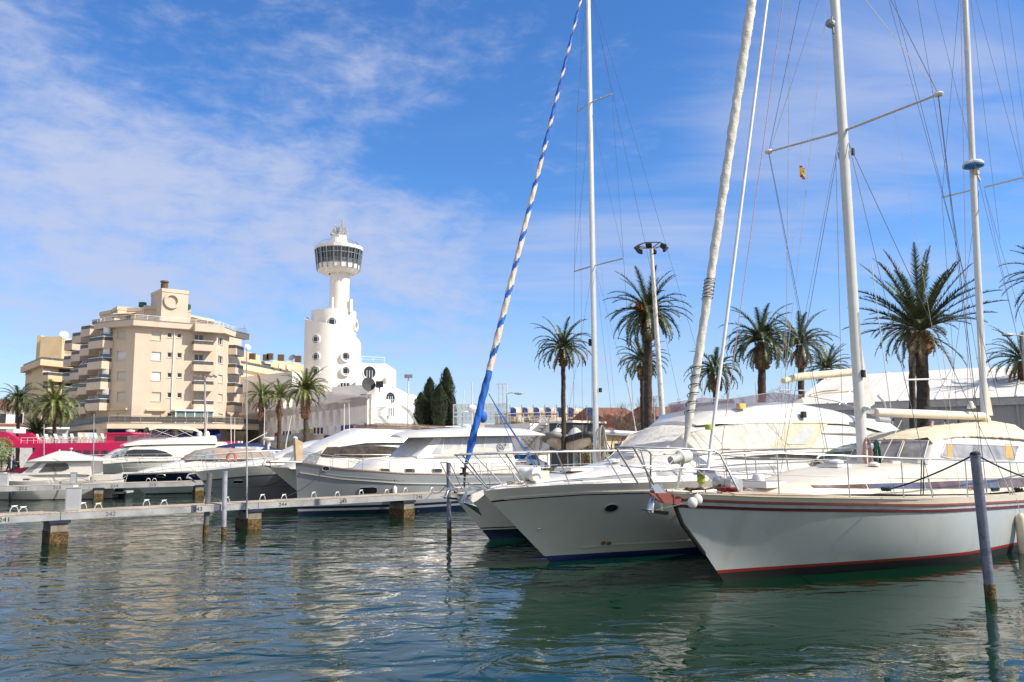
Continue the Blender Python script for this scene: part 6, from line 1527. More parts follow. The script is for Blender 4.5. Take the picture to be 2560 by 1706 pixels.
# rails: double height tubular, forward raked
mb = MB(); N_ = 20
for g in (1, -1):
    pts = [Vector((2.98, 0, 2.84)), Vector((2.9, g * .14, 2.84)), Vector((1.75, g * .82, 2.87))] + [b.edge(x, .83, .18, g) for x in (.3, -1.5, -3.2, -5, -8, -11, -13)]
    mb.tube(pts, .022, 8)
    if True:
        mb.tube([Vector((1.2, g * .95, 2.5))] + [b.edge(x, .42, .18, g) for x in (-.5, -3, -6, -9, -13)], .010, 5)
    for xt, xb_ in ((2.88, 1.93), (1.95, 1.1), (.75, .15), (-.7, -1.2), (-3.5, -3.6), (-5.5, -5.6), (-7.5, -7.6), (-9.5, -9.6), (-11.5, -11.6)):
        tp = b.edge(xt, .83, .16, g) if xt < .4 else Vector((xt, g * interp(xt, [.4, 1.75, 2.9], [1.4, .82, .14]), 2.86)); mb.tube([tp, b.edge(xb_, -.02, .16, g)], .018, 6)
mb.build('guard_rail', steel, b.root, smooth=50)
windlass(b, (.55, .1, 2.08), cream, white2, 1.35)
hatch(b, (-.9, .0, 2.36), .8, .7); hatch(b, (-3.1, .2, 2.72), .7, .6)
mb = MB(); mb.lathe([(.2, 0), (.18, .06), (0, .1)], 16, (-2.2, .2, 2.58)); mb.build('mushroom_vent', white2, b.root, smooth=40)
for x in (1.55, -.2): b.tube('cleat', [b.edge(x, .04, .2), b.edge(x - .3, .04, .2)], .03, white2)
mb = MB()
for g in (-.13, .13): mb.slab([b.p(x, y, g) for x, y in ((1170, 1247), (1178, 1237), (1206, 1225), (1208, 1238), (1190, 1252), (1180, 1257))], (0, .04, 0))
mb.build('bow_roller', white, b.root)
anchor(b, b.p(1176, 1246, 0) + Vector((-.1, 0, .12)), .95, alu, 'plough')
mb = MB(); mb.lathe([(0, 0), (.16, 0), (.16, .02), (.13, .03), (0, .03)], 24, (0, 0, 0))
# portlight, exhausts on the hull side
def on_hull(b, px, py, g=1):
    w = 1.5
    for _ in range(8):
        q = b.p(px, py, w); u = max(.001, min(1, (b.rake * (1 - 0) - q.x) / (b.rake + b.L)))
        for _ in range(4): xs_ = b.xst(q.z); u = max(.001, min(1, (xs_ - q.x) / (xs_ + b.L)))
        w = b.hp(u, q.z).y
    a = b.hp(u, q.z); t1 = b.hp(min(1, u + .01), q.z) - a; t2 = b.hp(u, q.z + .03) - a; n_ = t1.cross(t2).normalized()
    if n_.y < 0: n_ = -n_
    return a, n_
def portlight(b, px, py, rx, rz_, mt=glass_d, rim=None, n=24, sq=4.0, name='portlight', ang=0.0):
    a, n_ = on_hull(b, px, py); X = Vector((0, 0, 1)).cross(n_).normalized(); Z = n_.cross(X); mb = MB(); P_ = []
    for k in range(n):
        t = 2 * pi * k / n; c_, s_ = cos(t), sin(t); rr = (abs(c_) ** sq + abs(s_) ** sq) ** (-1 / sq); P_.append((c_ * rr * rx, s_ * rr * rz_))
    for g in (1, -1):
        f = lambda v: Vector((v.x, v.y * g, v.z)); mb = MB(); mb.slab([f(a + X * x + Z * z + n_ * .004) for x, z in P_], f(n_ * .015)); o = mb.build(name, mt, b.root)
        mb = MB(); pts = [f(a + X * x + Z * z + n_ * .015) for x, z in P_]; mb.tube(pts + pts[:2], .016, 5, cap=False); mb.build('rim', rim or steel, o)
portlight(b, 1528, 1270, .19, .13, sq=2.0)
portlight(b, 1508, 1357, .055, .05, mat('rusty_bronze', (.16, .12, .05), .6), mat('rusty_bronze', (.16, .12, .05), .6), 12, 2.0, 'exhaust_outlet'); portlight(b, 1522, 1358, .055, .05, mat('rusty_bronze', (.16, .12, .05), .6), mat('rusty_bronze', (.16, .12, .05), .6), 12, 2.0, 'exhaust_outlet')
portlight(b, 1348, 1324, .04, .03, anti_k, steel, 12, 2.0, 'drain_outlet')
flatcoil((1.2, .3, 2.03), .18, 4, rope_w, b.root, seed=8); flatcoil((.9, -.35, 2.03), .2, 5, rope_w, b.root, seed=9)

# ================= sloop hidden behind, with blue striped furled sail =================
b = K = Boat('sloop', 'white sloop with black waterline stripes and a blue banded furled genoa', 'sailing boat', -.79, 27.65, 37)
b.hull(11.8, 1.85, [(1.55, 1.58), (0, 1.5), (-3, 1.36), (-7, 1.25), (-11.8, 1.25)], 1.55,
       [('w', -.6, 0), ('w', .30, 1), ('w', .34, 2), ('w', .38, 1), ('w', .42, 2), ('s', 0, 2)], [navy, white, hull_w, white], um=.45, pm=.14, pb=.85, transom=.7, fx=2.0)
# swap stripes to navy lines on white
b.root.children[0].data.materials[1] = navy; b.root.children[0].data.materials[2] = white
b.band(1.4, -11.6, -.08, -.03, .02, alu, 'toe_rail')
b.deck(1.4, -11.7, -.02, .02, .07, white)
House([(-2.0, 1.38, 1.45, .5, .4), (-3.2, 1.36, 1.75, .95, .75), (-5, 1.3, 1.85, 1.1, .9), (-8.5, 1.25, 1.9, 1.1, .9)]).build('coachroof', white, b.root, r=.12)
mb = MB(); mb.tube([(1.75, .28, 2.55), (1.9, 0, 2.58), (1.75, -.28, 2.55)], .016, 6)
for g in (1, -1):
    mb.tube([(1.75, g * .28, 2.55), (.3, g * .75, 2.52), (-.2, g * .9, 2.45), (-.45, g * 1.0, 1.5)], .016, 6); mb.tube([(1.75, g * .28, 2.55), (1.2, g * .25, 1.6)], .016, 6); mb.tube([(.6, g * .66, 2.53), (.35, g * .6, 1.55)], .014, 6); mb.tube([(1.45, g * .3, 2.08), (-.35, g * .95, 2.05)], .012, 6)
mb.build('pulpit', steel, b.root, smooth=50)
for g in (1, -1):
    b.tube('lifeline', [b.edge(x, .65, .08, g) for x in (-.4, -3, -6, -9, -11.5)], .006, wire); b.tube('lifeline', [b.edge(x, .35, .08, g) for x in (-.4, -3, -6, -9, -11.5)], .006, wire)
    for x in (-2.2, -4.2, -6.2, -8.2, -10.2): b.tube('stanchion', [b.edge(x, 0, .08, g), b.edge(x, .67, .08, g)], .012, steel)
grey_mast = mat('anodised_mast', (.62, .62, .62), .35, .35, var=.04)
mf, mt_ = Vector((-4.82, 0, 1.5)), Vector((-4.97, 0, 22.0)); mb = MB(); mb.tube([mf, mt_], [.125, .11], 16, sq=.75); mb.build('mast', grey_mast, b.root, smooth=50)
q0, q1 = Vector((-4.95, 0, 3.55)), b.p(1700, 1091, 0); mb = MB(); mb.tube([q0 + Vector((-.25, 0, 0)), q1], .085, 10, sq=1.2); mb.build('boom', grey_mast, b.root, smooth=50)
mb = MB(); mb.box(q0 + Vector((-.2, 0, 0)), (.22, .14, .2)); mb.build('gooseneck', black, b.root)
for z, w, zz_ in ((16.35, 1.0, 16.35), (9.85, 1.38, 9.85)):
    for g in (1, -1): b.tube('spreader', [(-4.93, g * .1, z), (-5.15, g * w, z + .05)], .03, grey_mast)
for g in (1, -1):
    s2, s1_ = Vector((-5.15, g * 1.0, 16.4)), Vector((-5.15, g * 1.38, 9.9)); c = b.edge(-5.2, 0, .1, g)
    line(b, Vector((-4.97, 0, 21.8)), s2, .007); line(b, s2, s1_, .007); line(b, s1_, c, .008); line(b, Vector((-4.95, 0, 16.2)), s1_, .006); line(b, Vector((-4.93, g * .1, 9.7)), b.edge(-4.3, 0, .1, g), .006); line(b, Vector((-4.93, g * .1, 9.7)), b.edge(-6.1, 0, .1, g), .006)
    line(b, Vector((-4.97, 0, 21.6)), b.edge(-11.6, 0, .3, g), .007, wire, 'backstay')
line(b, Vector((-4.8, 0, 14.8)), b.p(1540, 985, 0) + Vector((0, 0, -1)), .006, rope_w, 'topping_lift'); line(b, (-4.7, -.3, 20), (-4.6, -.5, 1.9), .007, rope_w, 'halyard'); line(b, (-4.7, .2, 20), (-4.3, .5, 1.7), .006, rope_w, 'halyard')
a, c = b.p(1166, 1160, 0), b.p(1452, 0, 0)
blue_s = mat('blue_sunstrip', (.008, .10, .42), .7, var=.2, bump=.3, bs=12); sand_s = mat('sand_sailcloth', (.60, .52, .43), .8, var=.1, bump=.3, bs=12)
furled(b, a, c, .125, .05, None, 'furled_genoa', lambda t: 1.0 if t < .17 else (.30 if t < .62 else .72), 17, 5, 420, 16, mats=[sand_s, blue_s])
mb = MB(); q = a.lerp(c, .085); mb.ball(q + Vector((-.2, 0, 0)), (.16, .12, .2), 12, 8); mb.build('sail_bunt', blue_s, b.root, smooth=60)
mb = MB(); q = b.p(1160, 1185, 0); mb.lathe([(.15, -.02), (.15, .02), (.06, .04), (.06, .16), (.13, .18), (.13, .21)], 16, q); mb.tube([q - Vector((0, 0, .5)), q + Vector((-.06, 0, .4))], .035, 8); mb.build('furling_drum', black, b.root, smooth=40)
q = b.p(1222, 985, 0)
for x1, y1 in ((1345, 1182), (1300, 1150), (1370, 1210)):
    b.tube('genoa_sheet', [q, b.p(1238, 1012, 0), b.p(x1, y1, .6)], .016, rope_b)
mb = MB(); mb.box(b.p(1135, 1226, 0) + Vector((-.25, 0, .03)), (.9, .3, .09)); mb.build('bow_roller', alu, b.root)
anchor(b, b.p(1135, 1226, 0), .95, alu, 'hoop')
coil((-4.95, .2, 3.6), .2, 12, rope_w, 'hanging_halyards', b.root, 3, .75, .012); coil((-5.1, .2, 2.6), .22, 9, rope_w, 'hanging_halyards', b.root, 5, .5, .012)
mb = MB(); mb.box((-5.0, .12, 5.1), (.1, .08, .16)); mb.build('mast_light', black, b.root)
mb = MB(); mb.box((-4.75, -.1, 6.9), (.1, .1, .25)); mb.build('radar_reflector', black, b.root)

# ================= trawler style yacht with white covers =================
tr_h = mat('pale_grey_hull', (.25, .27, .29), .16, var=.02, vs=.8, coat=.7)
b = T = Boat('trawler_yacht', 'pale grey classic motor yacht with plumb bow, navy bottom and white cabin covers', 'motor yacht', -9.93, 38.44, 38)
b.hull(12.2, 2.35, [(.18, 2.47), (-.7, 2.28), (-1.5, 2.13), (-4.1, 1.87), (-6.7, 1.75), (-12.2, 1.65)], .18,
       [('w', -.6, 0), ('w', .20, 1), ('w', .30, 0), ('w', .42, 1), ('s', -.03, 2), ('s', 0, 2)], [navy, tr_h, teak], um=.42, pm=.10, pb=.55, transom=.88, fx=2.1)
b.band(.05, -12.1, -.50, -.46, .05, white, 'rubbing_strake'); b.band(.1, -12.1, -.02, .03, .03, teak, 'cap_rail')
b.deck(.1, -12.1, -.35, .05, .08, white)
ho = House([(-2.6, 1.6, 1.75, .8, .6), (-3.6, 1.55, 2.42, 1.5, 1.2), (-5.6, 1.5, 2.58, 1.75, 1.5), (-8, 1.45, 2.62, 1.8, 1.6), (-11.4, 1.4, 2.62, 1.8, 1.65)])
ho.build('cabin_trunk', white, b.root, r=.25)
for px in (962, 1024, 1092): side_panel(b, ho, [(px - 12, 1173), (px - 9, 1172), (px + 9, 1172), (px + 12, 1174)], [(px - 12, 1179), (px - 10, 1182), (px + 10, 1182), (px + 13, 1180)], 'portlight', glass_d, 1.7, n=6, frame=(.02, steel))
en = House([(-5.5, 2.52, 2.62, 1.45, 1.4), (-6.6, 2.55, 3.58, 1.55, 1.35), (-9, 2.5, 3.66, 1.65, 1.5), (-11.3, 2.45, 3.67, 1.65, 1.55)])
en.build('cabin_cover', mat('white_vinyl_cover', (.62, .62, .63), .6, bump=.1, bs=5), b.root, r=.05)
side_panel(b, en, [(-7.0, 3.5), (-9.5, 3.60), (-11.1, 3.62)], [(-6.3, 2.75), (-9.5, 2.80), (-11.1, 2.80)], 'vinyl_window', mat('vinyl_window_grey', (.42, .43, .46), .3, var=.15), local=True)
side_panel(b, en, [(-7.6, 3.12), (-9, 3.05), (-10.5, 2.96), (-11.25, 2.93)], [(-6.4, 2.6), (-9, 2.56), (-10.5, 2.53), (-11.25, 2.52)], 'lower_cover', canvas_w, local=True, off=.03)
for x in (-7.1, -8.2, -9.6, -10.7): side_panel(b, en, [(x, 3.6), (x - .06, 3.6)], [(x + .3, 2.7), (x + .24, 2.7)], 'seam', white2, local=True, off=.025, n=1)
ht = House([(-5.0, 3.55, 3.60, .9, .7), (-5.8, 3.56, 3.80, 1.7, 1.4), (-9, 3.62, 4.02, 1.95, 1.6), (-12.5, 3.66, 3.98, 1.95, 1.6), (-13.4, 3.66, 3.76, 1.9, 1.7)])
ht.build('hard_top', white, b.root, r=.14, camber=.12)
Fv = Facade(b.world((-12.6, 1.65, 0)), b.world((-11.0, 1.65, 0)))
def hull_logo(b, w, px, py, r, mt):
    q = b.p(px, py, w); mb = MB(); X = Matrix.Rotation(-pi / 2, 3, 'X'); mb.lathe([(r * .84, 0), (r * .84, .02), (r, .02), (r, 0)], 24, q, X, cap=False)
    for a_, c_ in (((-.5, -.45), (-.05, .5)), ((-.3, -.1), (.35, .1)), ((.1, .5), (.5, .2)), ((0, -.5), (.3, -.05))): mb.bar(q + Vector((a_[0] * r, .01, a_[1] * r)), q + Vector((c_[0] * r, .01, c_[1] * r)), .14 * r, .02, up=(0, 1, 0))
    return mb.build('round_emblem', mt, b.root)
hull_logo(b, 1.66, 1252, 1119, .24, mat('grey_print', (.25, .25, .28), .6, var=0))
mb = MB(); q = b.p(1283, 1093, 1.95); mb.lathe([(0, 0), (.07, 0), (.07, .03), (0, .03)], 14, q, Matrix.Rotation(-pi / 2, 3, 'X'), cap=False); mb.build('red_roundel', mat('sign_red', (.45, .02, .02), .5), b.root)
b.rail(.0, -11.9, .52, .10, 10, (.5,), .016, pulpit=.25, h1=.62, rs=.01)
# bow platform with anchor and a wooden passerelle standing up
mb = MB(); mb.box((.75, 0, 2.45), (1.5, .5, .06)); mb.build('bow_platform', teak, b.root)
an = anchor(b, (1.45, 0, 2.5), .8, steel, 'hoop')
mb = MB(); mb.tube([(.0, .3, 2.45), (1.5, .3, 2.5), (1.9, .0, 2.95), (1.5, -.3, 2.5), (0, -.3, 2.45)], .02, 6); mb.build('platform_rail', steel, b.root)
mb = MB(); mb.slab([b.p(x, y, 0) for x, y in ((735, 1152), (732, 1095), (752, 1107), (750, 1152))], (0, .25, 0)); mb.build('upright_gangplank', mat('pale_wood', (.50, .37, .24), .7), b.root)
mb = MB(); q = b.p(738, 1096, 0); mb.ball(q, (.12, .1, .08)); mb.build('gangplank_wheel', white2, b.root)
portlight(b, 920, 1227, .42, .17, glass_d, tr_h, 28, 5.0, 'hull_window')
portlight(b, 815, 1172, .17, .11, anti_k, steel, 20, 2.2, 'hawse_hole')
a_, _n = on_hull(b, 985, 1230); mb = MB(); mb.lathe([(.0, .32), (.04, .3), (.11, .2), (.11, -.22), (.03, -.3)], 14, a_ + _n * .12); mb.build('fender', white2, b.root, smooth=50); line(b, a_ + _n * .12 + Vector((0, 0, .3)), b.edge(a_.x, .5, .05), .008, rope_k, 'fender_line')
# instruments on the roof
mb = MB(); q = b.p(1165, 1070, 0); mb.lathe([(.12, -.2), (.1, .0), (.25, .02), (.27, .12), (.2, .17), (0, .18)], 18, q); mb.build('radar_dome', white2, b.root, smooth=40)
mb = MB(); mb.box(b.p(1200, 1065, .3), (.4, .3, .55)); mb.build('roof_locker', mat('beige_locker', (.42, .32, .24), .7), b.root)
mb = MB(); q = b.p(1180, 1030, 0); mb.tube([q - Vector((0, 0, .8)), q + Vector((0, 0, 1.6))], .03, 6); mb.tube([q + Vector((-.5, 0, 0)), q + Vector((.5, 0, 0))], .03, 6); mb.ball(q + Vector((.0, 0, .2)), (.28, .2, .2)); mb.build('instrument_mast', white2, b.root)

# ================= flybridge yacht behind the trawler =================
b = Y2 = Boat('motor_yacht', 'white flybridge yacht with wraparound windscreen moored behind the pale grey one', 'motor yacht', -11.2, 46.5, 38)
b.hull(15, 2.3, [(2.6, 2.1), (0, 2.0), (-5, 1.9), (-15, 1.8)], 2.6, [('w', -.6, 0), ('w', .2, 1), ('s', 0, 1)], [navy, white], um=.42, pm=.14, fx=2.2)
b.deck(1.5, -14.8, -.02, .02, .08, white)
sa = House([(1.7, 1.98, 2.05, .9, .6), (.3, 2.0, 3.05, 1.65, 1.25), (-1.2, 2.0, 3.32, 1.85, 1.5), (-4, 2.0, 3.42, 1.9, 1.65), (-9, 2.0, 3.3, 1.9, 1.7)])
sa.build('saloon', white, b.root, r=.2)
side_panel(b, sa, [(818, 1118), (850, 1117), (950, 1115), (990, 1118), (1016, 1125)], [(796, 1143), (880, 1146), (950, 1143), (990, 1136), (1020, 1128)], 'window', mat('curtained_glass', (.055, .042, .034), .1, var=.5, vs=3), 1.8)
mb = MB(); side_panel(b, sa, [(.7, 2.75), (.1, 3.0)], [(1.3, 2.2), (.5, 2.25)], 'windscreen', mat('windscreen_glass', (.22, .24, .26), .06, var=.3), local=True, n=4)
fb = House([(.3, 2.95, 3.05, 1.0, .8), (-.8, 3.15, 3.55, 1.5, 1.2), (-2.3, 3.35, 4.12, 1.75, 1.4), (-4, 3.4, 4.18, 1.85, 1.5), (-9, 3.2, 3.9, 1.9, 1.7)])
fb.build('flybridge', white, b.root, r=.35, camber=.1)
mb = MB(); full = [(-8, 1.4, 4.0, 4.35), (-5, 1.45, 4.15, 4.5), (-3.4, 1.2, 4.15, 4.5), (-2.8, .6, 4.1, 4.4), (-2.7, 0, 4.1, 4.4)]; full += [(x, -w, a, c) for x, w, a, c in full[::-1][1:]]
mb.grid([[(x, w, a), (x + .1, w, c)] for x, w, a, c in full]); mb.build('flybridge_screen', mat('brown_acrylic', (.14, .09, .06), .15, alpha=.75), b.root)
for g in (0, .12, .24): mb = MB(); mb.tube([b.p(967 + g * 30, 1062, g), b.p(945 + g * 30, 1040, g), b.p(945 + g * 30, 1025, g), b.p(968 + g * 30, 1013, g), b.p(1000 + g * 30, 1014, g), b.p(1020 + g * 30, 1030, g), b.p(1056, 1085, g)], .025, 6); mb.build('folded_bimini_frame', steel, b.root, smooth=50)
b.tube('aft_rail', [b.p(1005, 1062, 1), b.p(1050, 1066, 1), b.p(1150, 1078, 1)], .03, white2); b.tube('aft_rail', [b.p(1000, 1070, .9), b.p(1160, 1066, .9)], .03, white2)
mb = MB(); q = b.p(1006, 1096, 1.3); mb.box(q, (.5, .2, .3)); mb.build('speaker_box', white2, b.root); b.rail(.6, -10, .75, .12, 8, (.5,), .018, pulpit=.8)
b.tube('antenna_whip', [b.p(874, 1085, .5), b.p(872, 1008, .5)], .025, white2)
# ---------------- boats at the left piers ----------------
grey_h = mat('slate_grey_hull', (.24, .25, .26), .16, var=.03, vs=.8, coat=.6)
blue_gl = mat('blue_curtained_glass', (.02, .11, .42), .12, var=.5, vs=5)
screen_m = mat('windscreen_glass', (.22, .24, .26), .06, var=.3)
clearv = mat('clear_vinyl', (.45, .47, .52), .15, var=.5, vs=3)
b = G1 = Boat('sport_yacht', 'slate grey hulled sport yacht with white deck and a blue curtained side window', 'motor yacht', -16.35, 46.92, 36)
b.hull(13.5, 2.15, [(1.65, 1.86), (1.0, 1.95), (-1, 2.12), (-3.5, 2.2), (-13.5, 2.1)], 1.65, [('w', -.6, 0), ('w', .1, 1), ('w', .95, 2), ('w', .975, 1), ('s', -.56, 3), ('s', -.50, 4), ('s', 0, 4)], [anti_k, grey_h, mat('grey_line', (.10, .11, .12), .5), mat('black_line', (.01, .01, .01)), white], um=.42, pm=.14, pb=1.0, transom=.9, fx=2.2)
b.deck(1.55, -13.4, -.01, .02, .1, white)
House([(.3, 1.98, 2.02, .5, .3), (-1.5, 2.05, 2.4, 1.5, 1.0), (-3.2, 2.1, 2.62, 1.75, 1.3), (-12.5, 2.1, 2.6, 1.8, 1.4)]).build('foredeck', white, b.root, r=.3)
cp_ = House([(-2.6, 2.5, 2.58, 1.1, .8), (-4.2, 2.5, 3.25, 1.6, 1.1), (-5.4, 2.5, 3.52, 1.75, 1.35), (-7.5, 2.5, 3.55, 1.8, 1.45), (-11.5, 2.4, 3.1, 1.8, 1.5)])
cp_.build('cabin', white, b.root, r=.22)
side_panel(b, cp_, [(-4.0, 2.95), (-4.8, 3.18), (-6, 3.30), (-7.5, 3.32), (-9.5, 3.1)], [(-3.9, 2.66), (-4.8, 2.66), (-6, 2.66), (-7.5, 2.68), (-9.5, 2.75)], 'window', blue_gl, local=True)
side_panel(b, cp_, [(-3.2, 2.8), (-3.8, 3.02)], [(-2.95, 2.6), (-3.7, 2.62)], 'window', screen_m, local=True, n=4)
b.rail(1.0, -9, .78, .15, 9, (.5,), .02, pulpit=.9, lean=.25)
portlight(b, 596, 1205, .30, .11, glass_d, None, 24, 4.0)
anchor(b, (1.7, 0, 1.75), .9, steel)
flatcoil(b.p(587, 1176, .8), .2, 6, rope_k, b.root)
b.tube('mooring_line', sag(b.p(590, 1178, .9), b.p(735, 1171, 2.2), .9), .022, rope_k)
mb = MB(); q = b.p(671, 1102, .8); mb.lathe([(.06, -.5), (.06, 0), (.3, .03), (.33, .14), (.25, .2), (0, .2)], 16, q); mb.build('radar_dome', white2, b.root, smooth=40)

b = N1 = Boat('sport_yacht', 'sport yacht with a broad navy blue hull band, bow over the far pier', 'motor yacht', -26.13, 59.17, 34)
b.hull(13, 2.0, [(1.75, 1.48), (0, 1.52), (-3, 1.62), (-13, 1.6)], 1.75, [('w', -.6, 0), ('w', .06, 1), ('w', .72, 2), ('s', -.10, 3), ('s', 0, 3)], [anti_k, mat('pearl_hull', (.50, .52, .52), .16, coat=.6, var=.03), navy, white], um=.42, pm=.14, pb=1.0, fx=2.2)
b.deck(1.65, -12.8, -.01, .02, .1, white)
House([(.6, 1.5, 1.55, .4, .3), (-1.2, 1.52, 2.05, 1.3, .9), (-3, 1.6, 2.45, 1.6, 1.2), (-11, 1.6, 2.4, 1.7, 1.3)]).build('foredeck', white, b.root, r=.3)
tp = House([(-2.4, 2.35, 2.42, 1.2, .9), (-3.3, 2.4, 3.0, 1.35, 1.0), (-4.5, 2.4, 3.18, 1.5, 1.2), (-7.5, 2.35, 3.05, 1.5, 1.2), (-9, 2.3, 2.7, 1.5, 1.3)])
tp.build('cockpit_cover', canvas_g, b.root, r=.2); side_panel(b, tp, [(-2.8, 2.72), (-3.4, 2.95), (-4.2, 3.05)], [(-2.5, 2.45), (-3.4, 2.48), (-4.4, 2.5)], 'windscreen', screen_m, local=True, n=6)
b.rail(1.5, -9, .8, .12, 9, (.5,), .02, pulpit=.7, lean=.2); anchor(b, (1.85, 0, 1.45), .8, steel)
portlight(b, 403, 1190, .30, .13, navy, steel, 24, 2.0)

b = N2 = Boat('motor_cruiser', 'navy hulled cruiser with a navy blue cockpit hood and clear windows', 'motor boat', -24.6, 62.5, 34)
b.hull(12.5, 1.95, [(.9, 1.75), (-3, 1.75), (-12.5, 1.7)], .9, [('w', -.6, 0), ('w', .3, 1), ('s', -.35, 2), ('s', 0, 2)], [anti_k, navy, white], um=.42, pm=.14, fx=2.2)
b.deck(.8, -12.4, -.01, .02, .1, white)
House([(.0, 1.78, 1.82, .4, .3), (-1.5, 1.76, 2.4, 1.4, 1.0), (-9, 1.75, 2.5, 1.7, 1.4)]).build('foredeck', white, b.root, r=.3)
hd = House([(-1.2, 2.4, 2.5, 1.1, .9), (-2.3, 2.45, 3.3, 1.4, 1.0), (-3.6, 2.45, 3.52, 1.5, 1.15), (-5.2, 2.45, 3.5, 1.5, 1.2), (-7.2, 2.4, 2.9, 1.5, 1.3)])
hd.build('cockpit_hood', canvas_n, b.root, r=.18)
for t_, b_ in (([(-1.6, 2.75), (-2.3, 3.15), (-2.9, 3.25)], [(-1.4, 2.55), (-2.3, 2.58), (-2.9, 2.6)]), ([(-3.2, 3.3), (-4.6, 3.3), (-5.4, 3.25)], [(-3.2, 2.6), (-4.3, 2.6), (-4.5, 2.6)]), ([(-5.3, 3.0), (-5.7, 3.05), (-6.2, 2.9)], [(-5.0, 2.6), (-5.8, 2.6), (-6.6, 2.6)])):
    side_panel(b, hd, t_, b_, 'hood_window', clearv, local=True, n=6)
b.rail(.8, -8, .75, .12, 8, (.5,), .02, pulpit=.7, lean=.2)
mb = MB(); q = b.p(674, 1100, 0); mb.lathe([(.08, -.5), (.06, 0), (.36, .04), (.38, .14), (.3, .22), (0, .22)], 16, q); mb.build('radar_dome', white2, b.root, smooth=40)
b.tube('antenna_whip', [b.p(620, 1107, 0), b.p(668, 1082, 0)], .03, white2)
for px in (596, 604): b.tube('spotlight', [b.p(px, 1112, 0), b.p(px, 1103, 0)], .10, white2)

b = F1 = Boat('motor_yacht', 'white flybridge yacht with navy hull and cream bimini in front of the pink ship', 'motor yacht', -33, 66, 34)
b.hull(14, 2.2, [(1.9, 2.05), (0, 2.1), (-5, 2.1), (-14, 2.0)], 1.9, [('w', -.6, 0), ('w', .55, 1), ('w', 1.35, 2), ('s', 0, 2)], [mat('pearl_hull', (.5, .52, .52)), navy, white], um=.42, pm=.14, pb=1.0, fx=2.2)
b.deck(1.8, -13.8, -.01, .02, .1, white)
fs = House([(1.0, 2.08, 2.15, .5, .4), (-.3, 2.1, 2.6, 1.3, .9), (-1.2, 2.15, 3.15, 1.7, 1.2), (-2.6, 2.2, 3.55, 1.85, 1.4), (-6, 2.2, 3.78, 1.95, 1.6), (-9.5, 2.2, 3.7, 1.95, 1.7)])
fs.build('saloon', white, b.root, r=.25)
side_panel(b, fs, [(287, 1141), (310, 1129), (331, 1124), (389, 1124), (415, 1130), (431, 1139)], [(287, 1142), (310, 1142), (340, 1142), (389, 1142), (415, 1142), (432, 1141)], 'window', glass_d, 1.9, n=18)
mb = side_panel(b, fs, [(-.9, 2.95), (-2.0, 3.38)], [(-.6, 2.5), (-1.5, 2.6)], 'windscreen', screen_m, local=True, n=5)
ff = House([(-1.6, 3.45, 3.55, 1.2, .9), (-3.0, 3.55, 4.05, 1.6, 1.3), (-6, 3.6, 4.1, 1.8, 1.5), (-8.6, 3.6, 4.25, 1.85, 1.6)])
ff.build('flybridge', white, b.root, r=.25)
mb = MB(); full = [(-4.8, 1.5, 4.05, 4.3), (-3.0, 1.35, 4.0, 4.45), (-2.1, .8, 3.8, 4.3), (-2.0, 0, 3.8, 4.3)]; full += [(x, -w, a, c) for x, w, a, c in full[::-1][1:]]
mb.grid([[(x, w, a), (x + .0, w, c)] for x, w, a, c in full]); mb.build('flybridge_screen', smoke, b.root)
rows = [[(x, 1.3, z - .25), (x, .7, z), (x, 0, z + .06), (x, -.7, z), (x, -1.3, z - .25)] for x, z in ((-3.4, 4.95), (-4.0, 5.12), (-5.4, 5.1), (-6.7, 5.0), (-7.3, 4.8))]
drape('bimini', b, rows, canvas_c, b.root, .01, 2, 4, .03)
mb = MB()
for g in (1.25, -1.25):
    for x0, x1 in ((-3.6, -5.6), (-6.8, -5.0), (-3.6, -3.4), (-5.6, -7.0), (-4.9, -3.6)): mb.tube([(x0, g, 4.8), (x1, g, 4.1)], .022, 5)
mb.build('bimini_frame', steel, b.root)
for x in (-7.6, -8.2):
    mb = MB(); mb.lathe([(.12, 0), (.22, .05), (.24, .25), (.14, .42), (0, .46)], 14, (x, 0, 4.25)); mb.build('satellite_dome', white2, b.root, smooth=50)
b.tube('antenna_whip', [(-8.0, .5, 4.2), (-8.1, .5, 6.6)], .03, white2); b.rail(1.4, -6, .7, .1, 7, (.5,), .02, pulpit=.7)

b = C1 = Boat('cabin_cruiser', 'small white cabin cruiser with dark raked windows behind the far pier', 'cabin cruiser', -33.8, 54.2, 8)
b.hull(7.6, 1.42, [(1.2, 1.42), (0, 1.3), (-2, 1.2), (-7.6, 1.15)], 1.2, [('w', -.6, 0), ('w', .03, 1), ('w', .62, 2), ('w', .70, 1), ('s', 0, 1)], [anti_k, mat('cream_cruiser_hull', (.66, .64, .60), .25, var=.03, coat=.4), mat('beige_rubber_strip', (.52, .47, .38), .5)], um=.42, pm=.16, pb=.95, fx=2.2)
b.deck(1.1, -7.5, -.01, .02, .08, white)
cw = white
tr = House([(.7, 1.35, 1.38, .4, .3), (-.8, 1.25, 1.55, 1.0, .8), (-2.2, 1.2, 1.68, 1.2, 1.05), (-6.2, 1.18, 1.62, 1.22, 1.1)]); tr.build('foredeck', cw, b.root, r=.15)
cb = House([(-1.9, 1.6, 1.68, 1.0, .9), (-2.9, 1.6, 2.45, 1.2, .95), (-3.4, 1.6, 2.52, 1.22, 1.0), (-5.4, 1.6, 2.52, 1.25, 1.02), (-6.2, 1.55, 2.45, 1.25, 1.05)]); cb.build('cabin', cw, b.root, r=.06)
side_panel(b, cb, [(117, 1159), (165, 1158), (170, 1160)], [(97, 1181), (160, 1178), (174, 1171)], 'window', glass_b, 1.15, n=8, frame=(.012, steel))
side_panel(b, cb, [(91, 1158), (105, 1158)], [(63, 1181), (80, 1181)], 'window', screen_m, 1.1, n=4)
